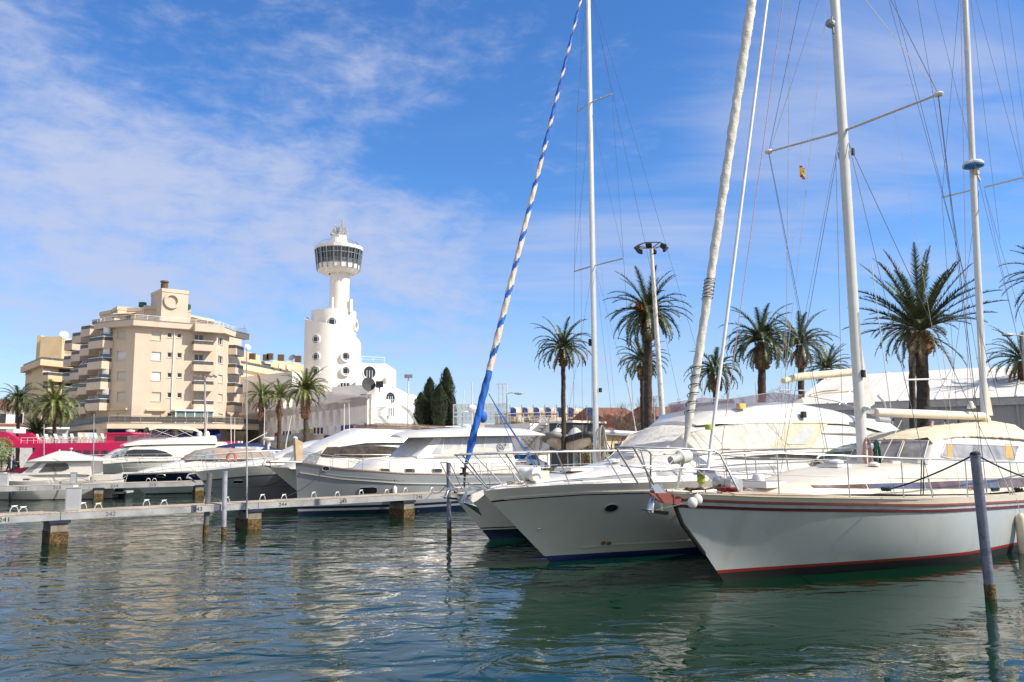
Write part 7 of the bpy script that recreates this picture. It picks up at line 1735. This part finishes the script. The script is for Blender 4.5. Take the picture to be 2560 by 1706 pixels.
mb = MB(); mb.slab([(-2.02, .85, 1.74), (-2.85, .8, 2.4), (-2.85, -.8, 2.4), (-2.02, -.85, 1.74)], (.03, 0, .02)); mb.build('windscreen', glass_b, b.root)
rf = House([(-2.3, 2.44, 2.50, 1.0, .9), (-2.8, 2.46, 2.66, 1.25, .85), (-3.3, 2.46, 2.86, 1.3, .75), (-3.8, 2.46, 3.04, 1.3, .62), (-4.5, 2.46, 3.02, 1.3, .62), (-5.3, 2.46, 2.78, 1.3, .9), (-6.4, 2.46, 2.62, 1.3, 1.0), (-7.0, 2.44, 2.52, 1.25, 1.1)]); rf.build('roof', cw, b.root, r=.1)
mb = MB(); mb.tube([(-3.8, 0, 3.0), (-3.8, 0, 3.2)], .05, 8); mb.tube([(-4.6, .2, 2.9), (-4.6, .2, 3.25)], .025, 6); mb.lathe([(.1, 0), (.1, .06), (0, .08)], 10, (-4.6, .2, 3.22)); mb.build('roof_light', white2, b.root)
b.rail(.6, -6.2, .42, .08, 6, (), .016, h1=.35, lean=.25)
mb = MB(); mb.tube([(.9, 0, 1.4), (1.0, 0, 1.85)], .06, 8); mb.build('bow_bollard', white2, b.root)
portlight(b, 66, 1199, .21, .045, glass_d, steel, 20, 5.0)
mb = MB(); mb.box((-7.9, 0, .35), (.7, 2.2, .12)); mb.build('swim_platform', white, b.root); mb = MB(); mb.box((-6.9, 0, 1.35), (1.2, 2.3, .35)); mb.build('stern_locker', white, b.root)
mb = MB(); mb.lathe([(.3, -.05), (.3, .1), (.12, .12), (0, .12)], 18, (-7.8, .6, .5), Matrix.Rotation(-pi / 2, 3, 'X')); mb.box((-7.9, .1, .35), (.35, .3, .9)); mb.build('outboard_leg', black, b.root)
q = b.p(27, 1235, 1.1); mb = MB(); mb.lathe([(.0, .45), (.03, .42), (.11, .35), (.11, -.3), (.03, -.4), (0, -.42)], 12, q); mb.build('fender', mat('dark_fender', (.02, .02, .025), .6), b.root, smooth=50)
mb = MB(); mb.box(b.p(53, 1190, .6), (.3, .1, .12)); mb.build('yellow_rag', mat('yellow_cloth', (.5, .5, .03), .8), b.root)

# ---------------- pink excursion ship ----------------
pk = mat('magenta_ship_paint', (.62, .004, .10), .35, var=.05, vs=.5, coat=.2); pkd = mat('crimson_ship_paint', (.24, .004, .035), .4, var=.06)
ps = thing('excursion_ship', 'magenta pink excursion ship with rows of white chairs on its open top deck', 'ship', (-52, 86, 0))
def W_(px, py, Y=86): v = at(px, py, Y); return v.x + 52, v.z
def sec(mb, pts, y0, y1): mb.add([(x, y0, z) for x, z in pts] + [(x, y1, z) for x, z in pts], [tuple(range(len(pts))), tuple(range(2 * len(pts) - 1, len(pts) - 1, -1))] + [(i, i + len(pts), (i + 1) % len(pts) + len(pts), (i + 1) % len(pts)) for i in range(len(pts))])
mb = MB(); sec(mb, [(-1.4, -.5), (19, -.5), (20.5, 1.52), (1.2, 1.52), (-.9, 1.2)], .12, 5); mb.build('hull', pkd, ps)
mb = MB(); sec(mb, [(1.0, 1.523), (20.5, 1.523), (21.2, 2.27), (1.5, 2.27)], .10, 5); mb.build('white_band', white, ps)
mb = MB(); sec(mb, [(1.5, 2.273), (21.2, 2.273), (22.0, 3.98), (-.6, 3.98), (-.9, 3.55), (2.35, 3.5)], .0, 5); mb.build('superstructure', pk, ps)
x0, z0 = W_(62, 1130); 
for px in (152, 174, 196, 218, 240, 262):
    a = W_(px - 8, 1128); c = W_(px + 7, 1137); mb = MB(); mb.box(((a[0] + c[0]) / 2, -.012, (a[1] + c[1]) / 2), (c[0] - a[0], .03, a[1] - c[1] + .15)); mb.build('window', glass_d, ps)
mb = MB(); sec(mb, [W_(*p) for p in ((-14, 1078), (14, 1081), (56, 1109), (24, 1115), (-14, 1098))], .3, .9); mb.build('stern_fin', pk, ps); mb = MB(); sec(mb, [W_(*p) for p in ((-14, 1078), (14, 1081), (56, 1109), (24, 1115), (-14, 1098))], 4.2, 4.8); mb.build('stern_fin', pk, ps)
mb = MB(); mb.box((W_(4, 1076)[0], 2.5, W_(4, 1077)[1]), (.8, 2.2, .45)); mb.build('fin_platform', white2, ps)
for px in (22, 25): x, z = W_(px, 1113); mb = MB(); mb.tube([(x, .3, 1.5), (x, .3, z)], .05, 6); mb.build('stern_post', white2, ps)
wh_ = [W_(258, 1110), W_(262, 1086), W_(325, 1084), W_(338, 1110)]
mb = MB(); sec(mb, [(wh_[0][0], 3.983)] + wh_[1:3] + [(wh_[3][0], 3.983)], .5, 4.5); mb.build('wheelhouse', mat('bright_pink_paint', (.72, .02, .13), .35, coat=.2), ps)
mb = MB(); sec(mb, [W_(256, 1086), W_(258, 1082), W_(322, 1081), W_(331, 1085)], .3, 4.7); mb.build('wheelhouse_roof', pk, ps)
for a, c in ((281, 297), (299, 318)):
    p_ = W_(a, 1092); q_ = W_(c, 1103); mb = MB(); mb.box(((p_[0] + q_[0]) / 2, .485, (p_[1] + q_[1]) / 2), (q_[0] - p_[0], .03, p_[1] - q_[1])); mb.build('window', glass_d, ps)
x, z = W_(304, 1080); mb = MB(); mb.lathe([(.1, -.2), (.08, 0), (.45, .05), (.45, .22), (0, .3)], 14, (x, 2, z)); mb.build('radar_dome', white2, ps)
mb = MB(); x1, z1 = W_(258, 1093); xa = W_(52, 1093)[0]
for y in (.08, 4.9):
    mb.tube([(xa, y, z1), (x1, y, z1)], .03, 5); mb.tube([(xa, y, z1 - .3), (x1, y, z1 - .3)], .018, 4)
    for k in range(14): x = lerp(xa, x1, k / 13); mb.tube([(x, y, 3.97), (x, y, z1)], .022, 4)
mb.build('deck_rail', white2, ps)
# liferaft on the side of the wheelhouse
def chair_mesh():
    mb = MB(); mb.box((0, 0, .42), (.46, .44, .04)); mb.slab([(-.22, -.22, .44), (-.22, .22, .44), (-.42, .22, .92), (-.42, -.22, .92)], (.03, 0, 0)); m1_ = mb
    return m1_
chs = None
for i, (px, back) in enumerate([(88, 0), (96, 1), (110, 0), (121, 1), (132, 0), (143, 1), (154, 0), (162, 1), (176, 0), (184, 1), (193, 0), (200, 1), (213, 0), (222, 1), (232, 0), (240, 1)]):
    x, _ = W_(px, 1105); y = 1.0 + back * .9
    if chs is None:
        chs = thing('deck_chair', '', 'chair', (0, 0, 0), 0, 'white chairs on the top deck of the pink ship')
        mb = MB(); mb.box((0, 0, .42), (.5, .46, .05)); mb.build('seat', white2, chs); mb = MB(); mb.slab([(-.24, -.23, .44), (-.24, .23, .44), (-.44, .23, .98), (-.44, -.23, .98)], (.04, 0, 0)); mb.build('backrest', white2, chs)
        for lx in (-.2, .2):
            for ly in (-.2, .2): mb = MB(); mb.tube([(lx, ly, 0), (lx, ly, .4)], .02, 4); mb.build('leg', white2, chs)
        for ly in (-.24, .24): mb = MB(); mb.bar((-.25, ly, .64), (.2, ly, .62), .05, .04); mb.build('armrest', white2, chs)
        o = chs
    else: o = copytree(chs)
    o.location = (-52 + x, 86 + y, 3.985); o.rotation_euler = (0, 0, [.1, -.25, .3, -.1][i % 4])
    o['label'] = 'white chair on the pink ship deck, ' + (['nearest the stern fin', 'second from the stern fin', 'third from the stern fin', 'fourth from the stern fin', 'fifth from the stern fin', 'sixth from the stern fin', 'seventh from the stern fin', 'eighth from the stern fin'] + [n_ + ' from the pink wheelhouse' for n_ in ('eighth', 'seventh', 'sixth', 'fifth', 'fourth', 'third', 'second')] + ['nearest the pink wheelhouse'])[i]

# ---------------- piers ----------------
fas = mat('weathered_galvanised_beam', (.34, .345, .35), .6, .15, var=.22, vs=1.3, dirt=(.16, .17, .22, .6), ds=1.2, bump=.15, bs=30)
plank = mat('weathered_deck_plank', (.44, .36, .27), .85, var=.25, vs=1.1, bump=.3, bs=30)
growth = mat('barnacle_growth', (.13, .08, .03), .95, var=.75, vs=14, bump=1.2, bs=30, dirt=(.03, .035, .012, .9), ds=7)
rust = mat('rusty_cap_plate', (.012, .014, .045), .6, var=.4)
stk = mat('stencil_black', (.012, .012, .014), .8, var=.3, vs=30)
post_m = mat('grey_blue_steel_post', (.15, .16, .21), .5, .2, var=.25, vs=3, dirt=(.03, .04, .10, .8), ds=6, bump=.2, bs=25)
class Pier:
    def __init__(s, A, B, w, fh, name, label, root_z=0.0):
        s.A, s.B = Vector((*A, 0)), Vector((*B, 0)); s.L = (s.B - s.A).length; s.d = (s.B - s.A) / s.L; s.n = Vector((-s.d.y, s.d.x, 0)); s.w, s.fh = w, fh
        s.root = thing(name, label, 'pier', (A[0], A[1], 0), math.atan2(s.d.y, s.d.x))
    def s_px(s, px):
        lo, hi = 0.0, s.L
        f = lambda q: s.proj(s.A + s.d * q + Vector((0, 0, 1)))
        for _ in range(50):
            m_ = (lo + hi) / 2
            if f(m_) < px: lo = m_
            else: hi = m_
        return lo
    def proj(s, P_): q = CAM_R.transposed() @ (P_ - Vector((0, 0, CAM_H))); return 1280 - FPX * q.x / q.z
    def seg(s, a, c):
        mb = MB(); mb.box(((a + c) / 2, .04, 1 - s.fh / 2), (c - a, .08, s.fh)); mb.box(((a + c) / 2, s.w - .04, 1 - s.fh / 2), (c - a, .08, s.fh)); mb.box((a + .04, s.w / 2, 1 - s.fh / 2), (.08, s.w - .163, s.fh)); mb.box((c - .04, s.w / 2, 1 - s.fh / 2), (.08, s.w - .163, s.fh)); mb.build('side_beam', fas, s.root)
        mb = MB(); n = int((c - a) / .155); pw = (c - a) / n
        for k in range(n): mb.box((a + pw * (k + .5), s.w / 2, 1.016), (pw - .014, s.w + .02, .026))
        mb.build('deck_planks', plank, s.root)
        mb = MB(); mb.box(((a + c) / 2, s.w / 2, .97), (c - a - .17, s.w - .17, .03)); mb.build('underframe', rust, s.root)
    def pile(s, q, wx=.52, wy=1.2):
        mb = MB(); mb.box((q, s.w / 2, .30), (wx, wy, .72)); o = mb.build('concrete_pile', mat('pile_concrete', (.21, .19, .15), .9, var=.3, vs=4, bump=.3, bs=14, dirt=(.30, .16, .05, .6), ds=3), s.root)
        mb = MB(); mb.box((q, s.w / 2, -.10), (wx + .03, wy + .03, .98)); mb.build('marine_growth', growth, o)
        mb = MB(); mb.box((q, s.w / 2, .715), (wx + .12, wy + .12, .10)); mb.build('cap_plate', rust, o)
    def number(s, px, txt, sz):
        q = s.s_px(px); return text_mesh(txt, sz, stk, s.root, 'stencilled_number', basis((q, -.006, 1 - s.fh * .52), (1, 0, 0), (0, -1, 0)) @ Matrix.Diagonal((1.15, 1, 1, 1)), ext=.002)
    def at(s, px, y, z=1.03): q = s.s_px(px); return s.A + s.d * q + s.n * y + Vector((0, 0, z))
A0 = Vector((-15.55, 27.4)); dA = (Vector((-4.16, 36.97)) - A0).normalized()
pa = Pier(A0 - dA * 9, A0 + dA * 17.1, 1.15, .23, 'pier', 'near finger pier with weathered planks, numbered 241 to 246')
g1_, g2_ = pa.s_px(535), pa.s_px(553)
jt = pa.s_px(152)
pa.seg(0, jt - .01); pa.seg(jt + .01, g1_); pa.seg(g2_, pa.s_px(646) - .01); pa.seg(pa.s_px(646) + .01, pa.s_px(1035) - .01); pa.seg(pa.s_px(1035) + .01, pa.L)
mb = MB(); mb.box(((g1_ + g2_) / 2, pa.w / 2, .89), (g2_ - g1_ - .02, pa.w - .1, .2)); mb.build('joint_plate', mat('blue_grey_joint', (.10, .11, .16), .5), pa.root)
for px in (138, 628, 1015): pa.pile(pa.s_px(px) + .15)
for px, t_ in ((12, '241'), (277, '242'), (495, '243'), (707, '244'), (858, '245'), (1048, '246')):
    o = pa.number(px, t_, .20)
    if t_ == '242': o.data.materials[0] = mat('faded_stencil', (.09, .09, .11), .8)
pb_ = Pier((-43, 43.4), (-20.8, 55.7), 1.2, .30, 'pier', 'far finger pier numbered 212 to 215, behind the white cabin cruiser side')
pb_.root['label'] = 'far finger pier numbered 212 to 215, lower in view behind the near one'
pb_.seg(0, pb_.s_px(200)); pb_.seg(pb_.s_px(200) + .02, pb_.L)
for px in (248, 500): pb_.pile(pb_.s_px(px))
for px, t_ in ((58, '212'), (143, '213'), (286, '214'), (382, '215')): pb_.number(px, t_, .26)
# third quay finger where two people walk
pc = Pier((-75, 74), (-37, 74), 3.0, .25, 'pier', 'low quay finger behind the cabin cruiser where two people walk'); pc.seg(0, 38)
for q in (10, 25, 36): pc.pile(q)
# hoops
hp_ = None
def hoop(pos, rz, label, grp='white mooring hoops on the piers', sc=1.0, col=None):
    global hp_
    if hp_ is None:
        hp_ = thing('mooring_hoop', label, 'mooring hoop', (0, 0, 0), 0, grp)
        mb = MB(); mb.tube([(cos(a) * .13, 0, sin(a) * .19 + .02) for a in [pi * k / 12 for k in range(13)]], .013, 6); mb.build('hoop', mat('galvanised_white', (.62, .62, .60), .45, .3), hp_)
        mb = MB(); mb.tube([(-.10, 0, .225), (.10, 0, .225)], .011, 6); mb.build('crossbar', mat('galvanised_white', (.62, .62, .60)), hp_)
        o = hp_
    else: o = copytree(hp_)
    o.location = pos; o.rotation_euler = (0, 0, rz); o['label'] = label; return o
for px, y, lab in ((48, .95, 'mooring hoop on the far edge of the near pier beside 241'), (60, .2, 'mooring hoop on the near edge of the near pier beside 241'), (224, .95, 'mooring hoop just right of the grey pedestal, far edge'), (249, .2, 'mooring hoop just right of the grey pedestal, near edge'), (386, .95, 'mooring hoop midway between 242 and 243, far edge'), (414, .2, 'mooring hoop midway between 242 and 243, near edge'), (540, .95, 'mooring hoop between the two steel posts'), (574, .3, 'mooring hoop right of the two steel posts'), (681, .95, 'mooring hoop above the stencilled 244, far edge'), (718, .3, 'mooring hoop right of the stencilled 244, near edge'), (811, .95, 'mooring hoop left of the stencilled 245'), (852, .3, 'mooring hoop above the stencilled 245'), (931, .95, 'mooring hoop in front of the dark oval hull window'), (976, .3, 'mooring hoop beside the hanging white fender'), (1043, .95, 'mooring hoop above the stencilled 246'), (1090, .3, 'mooring hoop at the outer end of the near pier')):
    hoop(pa.at(px, y), math.atan2(dA.y, dA.x) + .25, lab)
for px, y, lab in ((118, .2, 'left mooring hoop before the cruiser, on the far pier'), (128, .2, 'right mooring hoop before the cruiser, on the far pier'), (374, .9, 'left one of two close mooring hoops before the navy hull'), (387, .3, 'right one of two close mooring hoops before the navy hull'), (452, .9, 'mooring hoop near the outer end of the far pier')):
    hoop(pb_.at(px, y), .5, lab)
# power pedestals
def pedestal(p, w, h, rz, label, m_=None):
    r = thing('power_pedestal', label, 'pedestal', p, rz, 'grey service pedestals on the piers'); mb = MB(); mb.box((0, 0, h / 2), (w, w * .6, h)); mb.build('cabinet', m_ or mat('light_grey_cabinet', (.42, .43, .45), .5, var=.05), r)
    mb = MB(); mb.box((0, 0, h + .015), (w + .04, w * .6 + .04, .03)); mb.build('lid', m_ or mat('light_grey_cabinet', (.42, .43, .45)), r); mb = MB(); mb.box((w * .1, 0, h + .06), (w * .3, w * .3, .06)); mb.build('lamp', white2, r)
    mb = MB(); mb.box((0, -w * .3 - .006, h * .5), (w * .9, .01, h * .92)); mb.build('door_panel', mat('light_grey_door', (.40, .41, .44), .45, var=.05), r)
pedestal(pa.at(186, .25), .45, .78, .35, 'tall light grey service pedestal on the near pier')
pedestal(pb_.at(8, .4), .48, .72, .25, 'light grey pedestal at the left edge on the far pier')
pedestal(pb_.at(184, .8), .34, .68, .25, 'slim blue grey pedestal on the far pier beside the cruiser cabin', mat('blue_grey_cabinet', (.16, .17, .22), .6))
# steel posts
def post(p, top, r, label, tilt=None, name='mooring_post', mt=None, cap=True):
    base = Vector((p[0], p[1], -.8)); root = thing(name, label, 'mooring post', (p[0], p[1], 0), 0, 'steel mooring posts in the water')
    mb = MB(); mb.tube([base, Vector(top)], r, 16); mb.build('shaft', mt or post_m, root, smooth=50, world=True)
    d = Vector(top) - base; mb = MB(); mb.tube([base, base + d * ((.8 + .28) / d.z)], r * 1.08, 14); mb.build('marine_growth', growth, root, smooth=50, world=True)
    if cap: mb = MB(); t = Vector(top); mb.tube([t - d.normalized() * .02, t + d.normalized() * .02], r * 1.06, 16); mb.build('cap', mt or post_m, root, world=True)
    return root
q = onz(2480, 1498, 0); pr = post(q, at(2438, 1140, q.y + .05), .095, 'thick grey blue post standing right in front of the ketch hull')
tq = at(2438, 1136, q.y + .05)
mb = MB()
for dx in (-.03, .03): mb.tube([tq + Vector((dx, 0, 0)), tq + Vector((dx, 0, .10)), tq + Vector((dx + .03, 0, .13)), tq + Vector((dx + .06, 0, .1)), tq + Vector((dx + .06, 0, 0))], .010, 6)
mb.build('shackle', steel, pr, world=True)
e1 = S1.world(S1.p(2216, 1226, 1.95)); mb = MB(); mb.tube(sag(tq, e1, .06), .017, 6); mb.build('rope', rope_k)
o = bpy.data.objects['rope']; o.name = 'mooring_rope'; tag(o, 'black mooring rope from the thick post to the ketch deck on the left', 'rope', 'black mooring ropes')
mb = MB(); mb.tube(sag(tq, at(2640, 1215, q.y + 2.2), .08), .017, 6); tag(mb.build('mooring_rope', rope_k), 'black mooring rope from the thick post running off to the right', 'rope', 'black mooring ropes')
mb = MB(); mb.ball(tq + Vector((0, 0, .0)), (.1, .1, .06), 10, 6); mb.build('rope_knot', rope_k, pr, world=True)
q = onz(560, 1337, 0); post(q, at(563, 1180, q.y), .085, 'pale steel post standing in front of the near pier gap', mt=mat('pale_steel_post', (.40, .41, .47), .45, .3, var=.25, vs=3, dirt=(.20, .12, .06, .5), ds=5))
q = pa.at(522, .3, 0); post(q, at(524, 1184, q.y), .10, 'darker steel post rising through the near pier beside 243', mt=mat('dark_grey_post', (.16, .16, .16), .5, .3, var=.2))
q = onz(1124, 1342, 0); post(q, at(1121, 1158, q.y), .075, 'slender blue grey post by the bow anchors at the pier end')
for px, yt, yb, lab in ((211, 1165, 1243, 'silver steel post between cruiser cabin and its stern locker'), (195, 1162, 1243, 'beige post just behind the silver one by the cruiser'), (485, 1202, 1235, 'white topped short post at the end of the far pier'), (258, 1165, 1225, 'grey post behind the cruiser stern below the navy hull'), (285, 1170, 1225, 'white rust marked post before the navy banded yacht bow')):
    q = onz(px, yb, 0); post(q, at(px, yt, q.y), .11, lab, mt=mat('silver_post', (.42, .42, .43), .45, .3, var=.2, vs=3))
# flag staff like thin poles clamped to the piers
for p_, (x1, y1), lab in ((pa.at(617, -.06, .45), (616.5, 868), 'tall thin galvanised pole clamped to the near pier'), (pb_.at(234, .3, .6), (235, 1035), 'tall thin pole clamped to the far pier'), ((at(110, 1180, 80)), (110, 1062), 'thin pole before the pink ship deck')):
    r_ = thing('thin_pole', lab, 'pole', p_); t = at(x1, y1, p_.y); mb = MB(); mb.tube([p_, t], [.036, .022] if p_.y < 70 else [.05, .05], 8); mb.build('shaft', galv, r_, world=True, smooth=50)
    mb = MB(); mb.box(p_ + Vector((.0, .05, .35)), (.16, .1, .06)); mb.build('clamp', galv, r_, world=True)
mb = MB(); a_ = T.world(T.p(815, 1172, 1.3)); c_ = pa.at(690, .9, 1.05); mb.tube(sag(a_, c_, .35), .016, 6); tag(mb.build('mooring_rope', rope_k), 'dark mooring rope sagging from the pale yacht bow to the near pier', 'rope', 'black mooring ropes')
# orange horseshoe buoy
q = at(579, 1144, 50.5); mb = MB(); mb.tube([q + Vector((cos(a) * .26, 0, sin(a) * .3)) for a in [R(-60) + R(300) * k / 14 for k in range(15)]], .085, 8); tag(mb.build('horseshoe_buoy', mat('faded_orange_vinyl', (.66, .12, .06), .6, var=.15), smooth=60), 'faded orange horseshoe buoy on the rail of the grey hulled yacht', 'life buoy')

# ---------------- car, inflatables, people ----------------
b = Boat('car', 'white four door car parked on the quay, seen from behind', 'car', at(1322, 1150, 66).x, 66, -118); b.root.location.z = QZ; b.o = Vector((b.o.x, 66, QZ))
paint = mat('white_car_paint', (.78, .78, .76), .2, var=.01, coat=.9)
bd = House([(2.25, .32, .55, .75, .7), (1.95, .22, .72, .86, .78), (1.0, .2, .86, .9, .82), (-1.6, .2, .95, .9, .82), (-2.1, .24, .98, .88, .78), (-2.3, .4, .86, .8, .74)]); bd.build('body', paint, b.root, r=.10, camber=.03)
cb = House([(1.0, .84, .88, .72, .66), (.2, .86, 1.34, .78, .60), (-.4, .86, 1.42, .8, .60), (-1.1, .88, 1.36, .8, .58), (-2.0, .9, .98, .74, .62)]); cb.build('cabin', paint, b.root, r=.08, camber=.03)
side_panel(b, cb, [(.55, 1.05), (.15, 1.26), (-.4, 1.34), (-1.1, 1.26), (-1.5, 1.12)], [(.6, .98), (.1, .96), (-.4, .96), (-1.1, .98), (-1.5, 1.04)], 'side_window', glass_d, local=True, n=8, off=.01)
mb = MB(); mb.slab([(-1.22, .5, 1.34), (-1.22, -.5, 1.34), (-1.9, -.56, 1.04), (-1.9, .56, 1.04)], (-.03, 0, .03)); mb.build('rear_window', glass_d, b.root)
for g in (1, -1):
    mb = MB(); mb.slab([(-2.26, g * .78, .86), (-2.31, g * .48, .84), (-2.31, g * .48, .74), (-2.27, g * .80, .72), (-2.0, g * .885, .82)], (-.03, g * .01, 0)); mb.build('tail_light', mat('tail_light_red', (.35, .01, .02), .2), b.root)
    for x in (1.4, -1.35):
        mb = MB(); X = Matrix.Rotation(pi / 2, 3, 'X'); mb.lathe([(.22, -.1), (.33, -.1), (.34, 0), (.33, .1), (.22, .1)], 22, (x, g * .82, .33), X); w_ = mb.build('wheel', black, b.root, smooth=40)
        mb = MB(); mb.lathe([(0, -.105), (.23, -.105), (.23, .105), (0, .105)], 16, (x, g * .82, .33), X, cap=False)
        mb.build('rim', alu, w_)
mb = MB(); mb.box((-2.33, 0, .36), (.06, 1.3, .14)); mb.build('rear_diffuser', black, b.root); mb = MB(); mb.box((-2.31, 0, .68), (.03, .5, .1)); mb.build('number_plate', white2, b.root)
for px, yb, Y, lab, cover, h_, tubec in ((1392, 1100, 64, 'grey inflatable boat with pale cover on a trailer, left of the palm trunk', 1, -100, (.20, .195, .19)), (1445, 1100, 62.5, 'black inflatable boat with a covered console on a trailer, right of the palm trunk', 0, -75, (.03, .03, .035))):
    c = at(px, yb, Y); rb_ = thing('inflatable_boat', lab, 'inflatable boat', (c.x, Y, QZ), R(h_ + 0)); z = c.z - QZ
    tm = mat('tube_fabric_%s' % ('grey' if cover else 'black'), tubec, .6)
    mb = MB(); pts = [(-2.6, .85, z - .05), (-.5, .9, z), (1.0, .85, z + .12), (1.9, .5, z + .3), (2.25, 0, z + .38), (1.9, -.5, z + .3), (1.0, -.85, z + .12), (-.5, -.9, z), (-2.6, -.85, z - .05)]
    pp_ = []
    for i in range(len(pts) - 1): pp_ += [Vector(pts[i]).lerp(Vector(pts[i + 1]), k / 4) for k in range(4)]
    mb.tube(pp_ + [Vector(pts[-1])], .25, 12); mb.build('inflatable_tube', tm, rb_, smooth=60)
    mb = MB(); rows = []
    for x, w, zk_ in ((-2.6, .75, z - .75), (-.5, .8, z - .8), (1.0, .7, z - .65), (1.8, .35, z - .2), (2.15, .03, z + .25)): rows.append([(x, w, z - .1 if x < 1.5 else z + .15), (x, w * .75, lerp(z - .1, zk_, .55)), (x, 0, zk_), (x, -w * .75, lerp(z - .1, zk_, .55)), (x, -w, z - .1 if x < 1.5 else z + .15)])
    mb.grid(rows); mb.build('hull', mat('cream_rib_hull', (.62, .55, .45), .4), rb_, smooth=50)
    mb = MB(); mb.lathe([(.8, .1), (.62, .4), (.35, .8), (.12, .98), (0, 1.0)], 16, (-.6, 0, z), Matrix.Diagonal((1.9 if cover else 1.2, 1, .95))); mb.build('cover', mat('pale_boat_cover', (.50, .50, .49), .8), rb_, smooth=60)
    mb = MB(); mb.box((-.4, 0, z - .9), (4.6, .12, .12)); mb.box((-1.4, 0, z - .85), (.1, 1.6, .1)); mb.box((.8, 0, z - .85), (.1, 1.4, .1))
    for x in (-1.4, .8):
        for g in (-.65, .65): mb.bar((x, g, z - .8), (x, g * 1.05, 0), .08, .08)
    mb.build('trailer', galv, rb_)
cloth_k = mat('black_clothing', (.010, .010, .014), .85, var=.3); cloth_n = mat('dark_blue_clothing', (.015, .02, .06), .85, var=.3); skin = mat('skin', (.52, .30, .21), .55, var=.08); hair = mat('dark_hair', (.02, .013, .01), .7)
def person(p, rz, label, hgt, cloth, ph):
    root = thing('person', label, 'person', p, rz); s = hgt / 1.75
    V = [(0, 0, .95), (0, 0, 1.15), (0, 0, 1.38), (0, 0, 1.5), (0, 0, 1.56), (.0, .19, 1.42), (.04 * ph, .24, 1.15), (.16, .2, .95), (0, -.19, 1.42), (.1, -.25, 1.18), (.28, -.2, 1.25), (0, .1, .88), (.14 * ph, .1, .5), (-.1 + .1 * ph, .11, .08), (0, -.1, .88), (-.08 * ph, -.1, .5), (-.26 * ph, -.1, .12), (.14 + .0 * ph, .12, .04), (-.08 * ph, -.11, .05)]
    E_ = [(0, 1), (1, 2), (2, 3), (3, 4), (2, 5), (5, 6), (6, 7), (2, 8), (8, 9), (9, 10), (0, 11), (11, 12), (12, 13), (0, 14), (14, 15), (15, 16), (13, 17), (16, 18)]
    Rr = [.15, .13, .16, .07, .055, .075, .05, .038, .075, .05, .038, .1, .07, .05, .1, .07, .05, .04, .04]
    me = bpy.data.meshes.new('body'); me.from_pydata([Vector(v) * s for v in V], E_, []); o = bpy.data.objects.new('body', me); C.objects.link(o); me.materials.append(cloth)
    sk = o.modifiers.new('s', 'SKIN')
    for i, d in enumerate(me.skin_vertices[0].data): d.radius = (Rr[i] * s, Rr[i] * s * (1.15 if i in (0, 1, 2) else 1)); d.use_root = (i == 0)
    o.modifiers.new('u', 'SUBSURF').render_levels = 1; dg = bpy.context.evaluated_depsgraph_get(); m2 = bpy.data.meshes.new_from_object(o.evaluated_get(dg)); o.modifiers.clear(); o.data = m2; m2.shade_smooth(); o.parent = root
    mb = MB(); mb.ball(Vector((.015, 0, 1.66)) * s, (.095 * s, .075 * s, .12 * s), 14, 10); mb.ball(Vector((.11, 0, 1.65)) * s, (.02 * s, .012 * s, .025 * s), 6, 4)
    for g in (-1, 1): mb.ball(Vector((.01, g * .075, 1.66)) * s, (.02 * s, .012 * s, .03 * s), 6, 4)
    mb.build('head', skin, root, smooth=60)
    mb = MB(); mb.ball(Vector((-.015, 0, 1.70)) * s, (.10 * s, .085 * s, .11 * s), 14, 10); mb.build('hair', hair, root, smooth=60)
    for hv, dv in ((V[7], Vector((.1, 0, -1))), (V[10], Vector((1, 0, .1)))):
        mb = MB(); hv = Vector(hv) * s; dv = dv.normalized(); sd = dv.cross(Vector((0, 1, 0))).normalized(); mb.tube([hv, hv + dv * .09 * s], [.03 * s, .038 * s], 8)
        for k in range(4): a_ = hv + dv * .085 * s + sd * (k - 1.5) * .018 * s; mb.tube([a_, a_ + dv * (.04, .05, .046, .036)[k] * s, a_ + dv * (.06, .075, .07, .052)[k] * s + Vector((0, .015, 0))], .008, 5)
        mb.tube([hv + dv * .03 * s + sd * .035 * s, hv + dv * .06 * s + sd * .06 * s], .010, 5); mb.build('hand', skin, root, smooth=60)
    return root
person((*onz(21, 1190, 1.04).xy, 1.04), R(200), 'person in black walking on the quay finger, arm raised to the face', 1.8, cloth_k, 1)
person((*(onz(32, 1189, 1.04).xy), 1.04), R(20), 'person in dark blue jacket walking beside the one in black', 1.66, cloth_n, -1)

# more mooring lines between bows, posts and piers
def mline(a, c, sg_, lab, mt=rope_k, r=.014):
    mb = MB(); mb.tube(sag(a, c, sg_), r, 6); tag(mb.build('mooring_rope', mt), lab, 'rope', 'mooring ropes')
pq = at(1122, 1175, onz(1124, 1342, 0).y)
mline(M1.world((1.5, .2, 2.0)), pq, .25, 'pale mooring rope from the white flybridge bow to the slender post', rope_w)
mline(K.world((1.1, .2, 1.55)), pq - Vector((0, 0, .25)), .15, 'pale mooring rope from the hidden sloop bow to the slender post', rope_w)
mline(pq - Vector((0, 0, .4)), pa.at(1092, .4, 1.06), .2, 'dark rope from the slender post down to the pier end')
mline(N1.world((1.3, .2, 1.45)), pb_.at(300, .6, 1.06), .5, 'pale rope hanging from the navy banded bow to the far pier', rope_w)
mline(N1.world((1.2, -.2, 1.45)), pb_.at(250, .9, 1.06), .35, 'second pale rope from the navy banded bow, further left', rope_w)
mline(C1.world((-1.0, .95, 1.25)), pb_.at(30, .5, 1.06), .1, 'dark rope from the cabin cruiser bow to the far pier')
mline(C1.world((-6.6, 1.25, 1.2)), pb_.at(150, .2, 1.06), .1, 'dark rope from the cabin cruiser stern to the far pier')
mline(G1.world((.9, .6, 1.9)), pa.at(574, .6, 1.06), .55, 'dark rope from the slate grey bow to the hoop beside the steel posts')
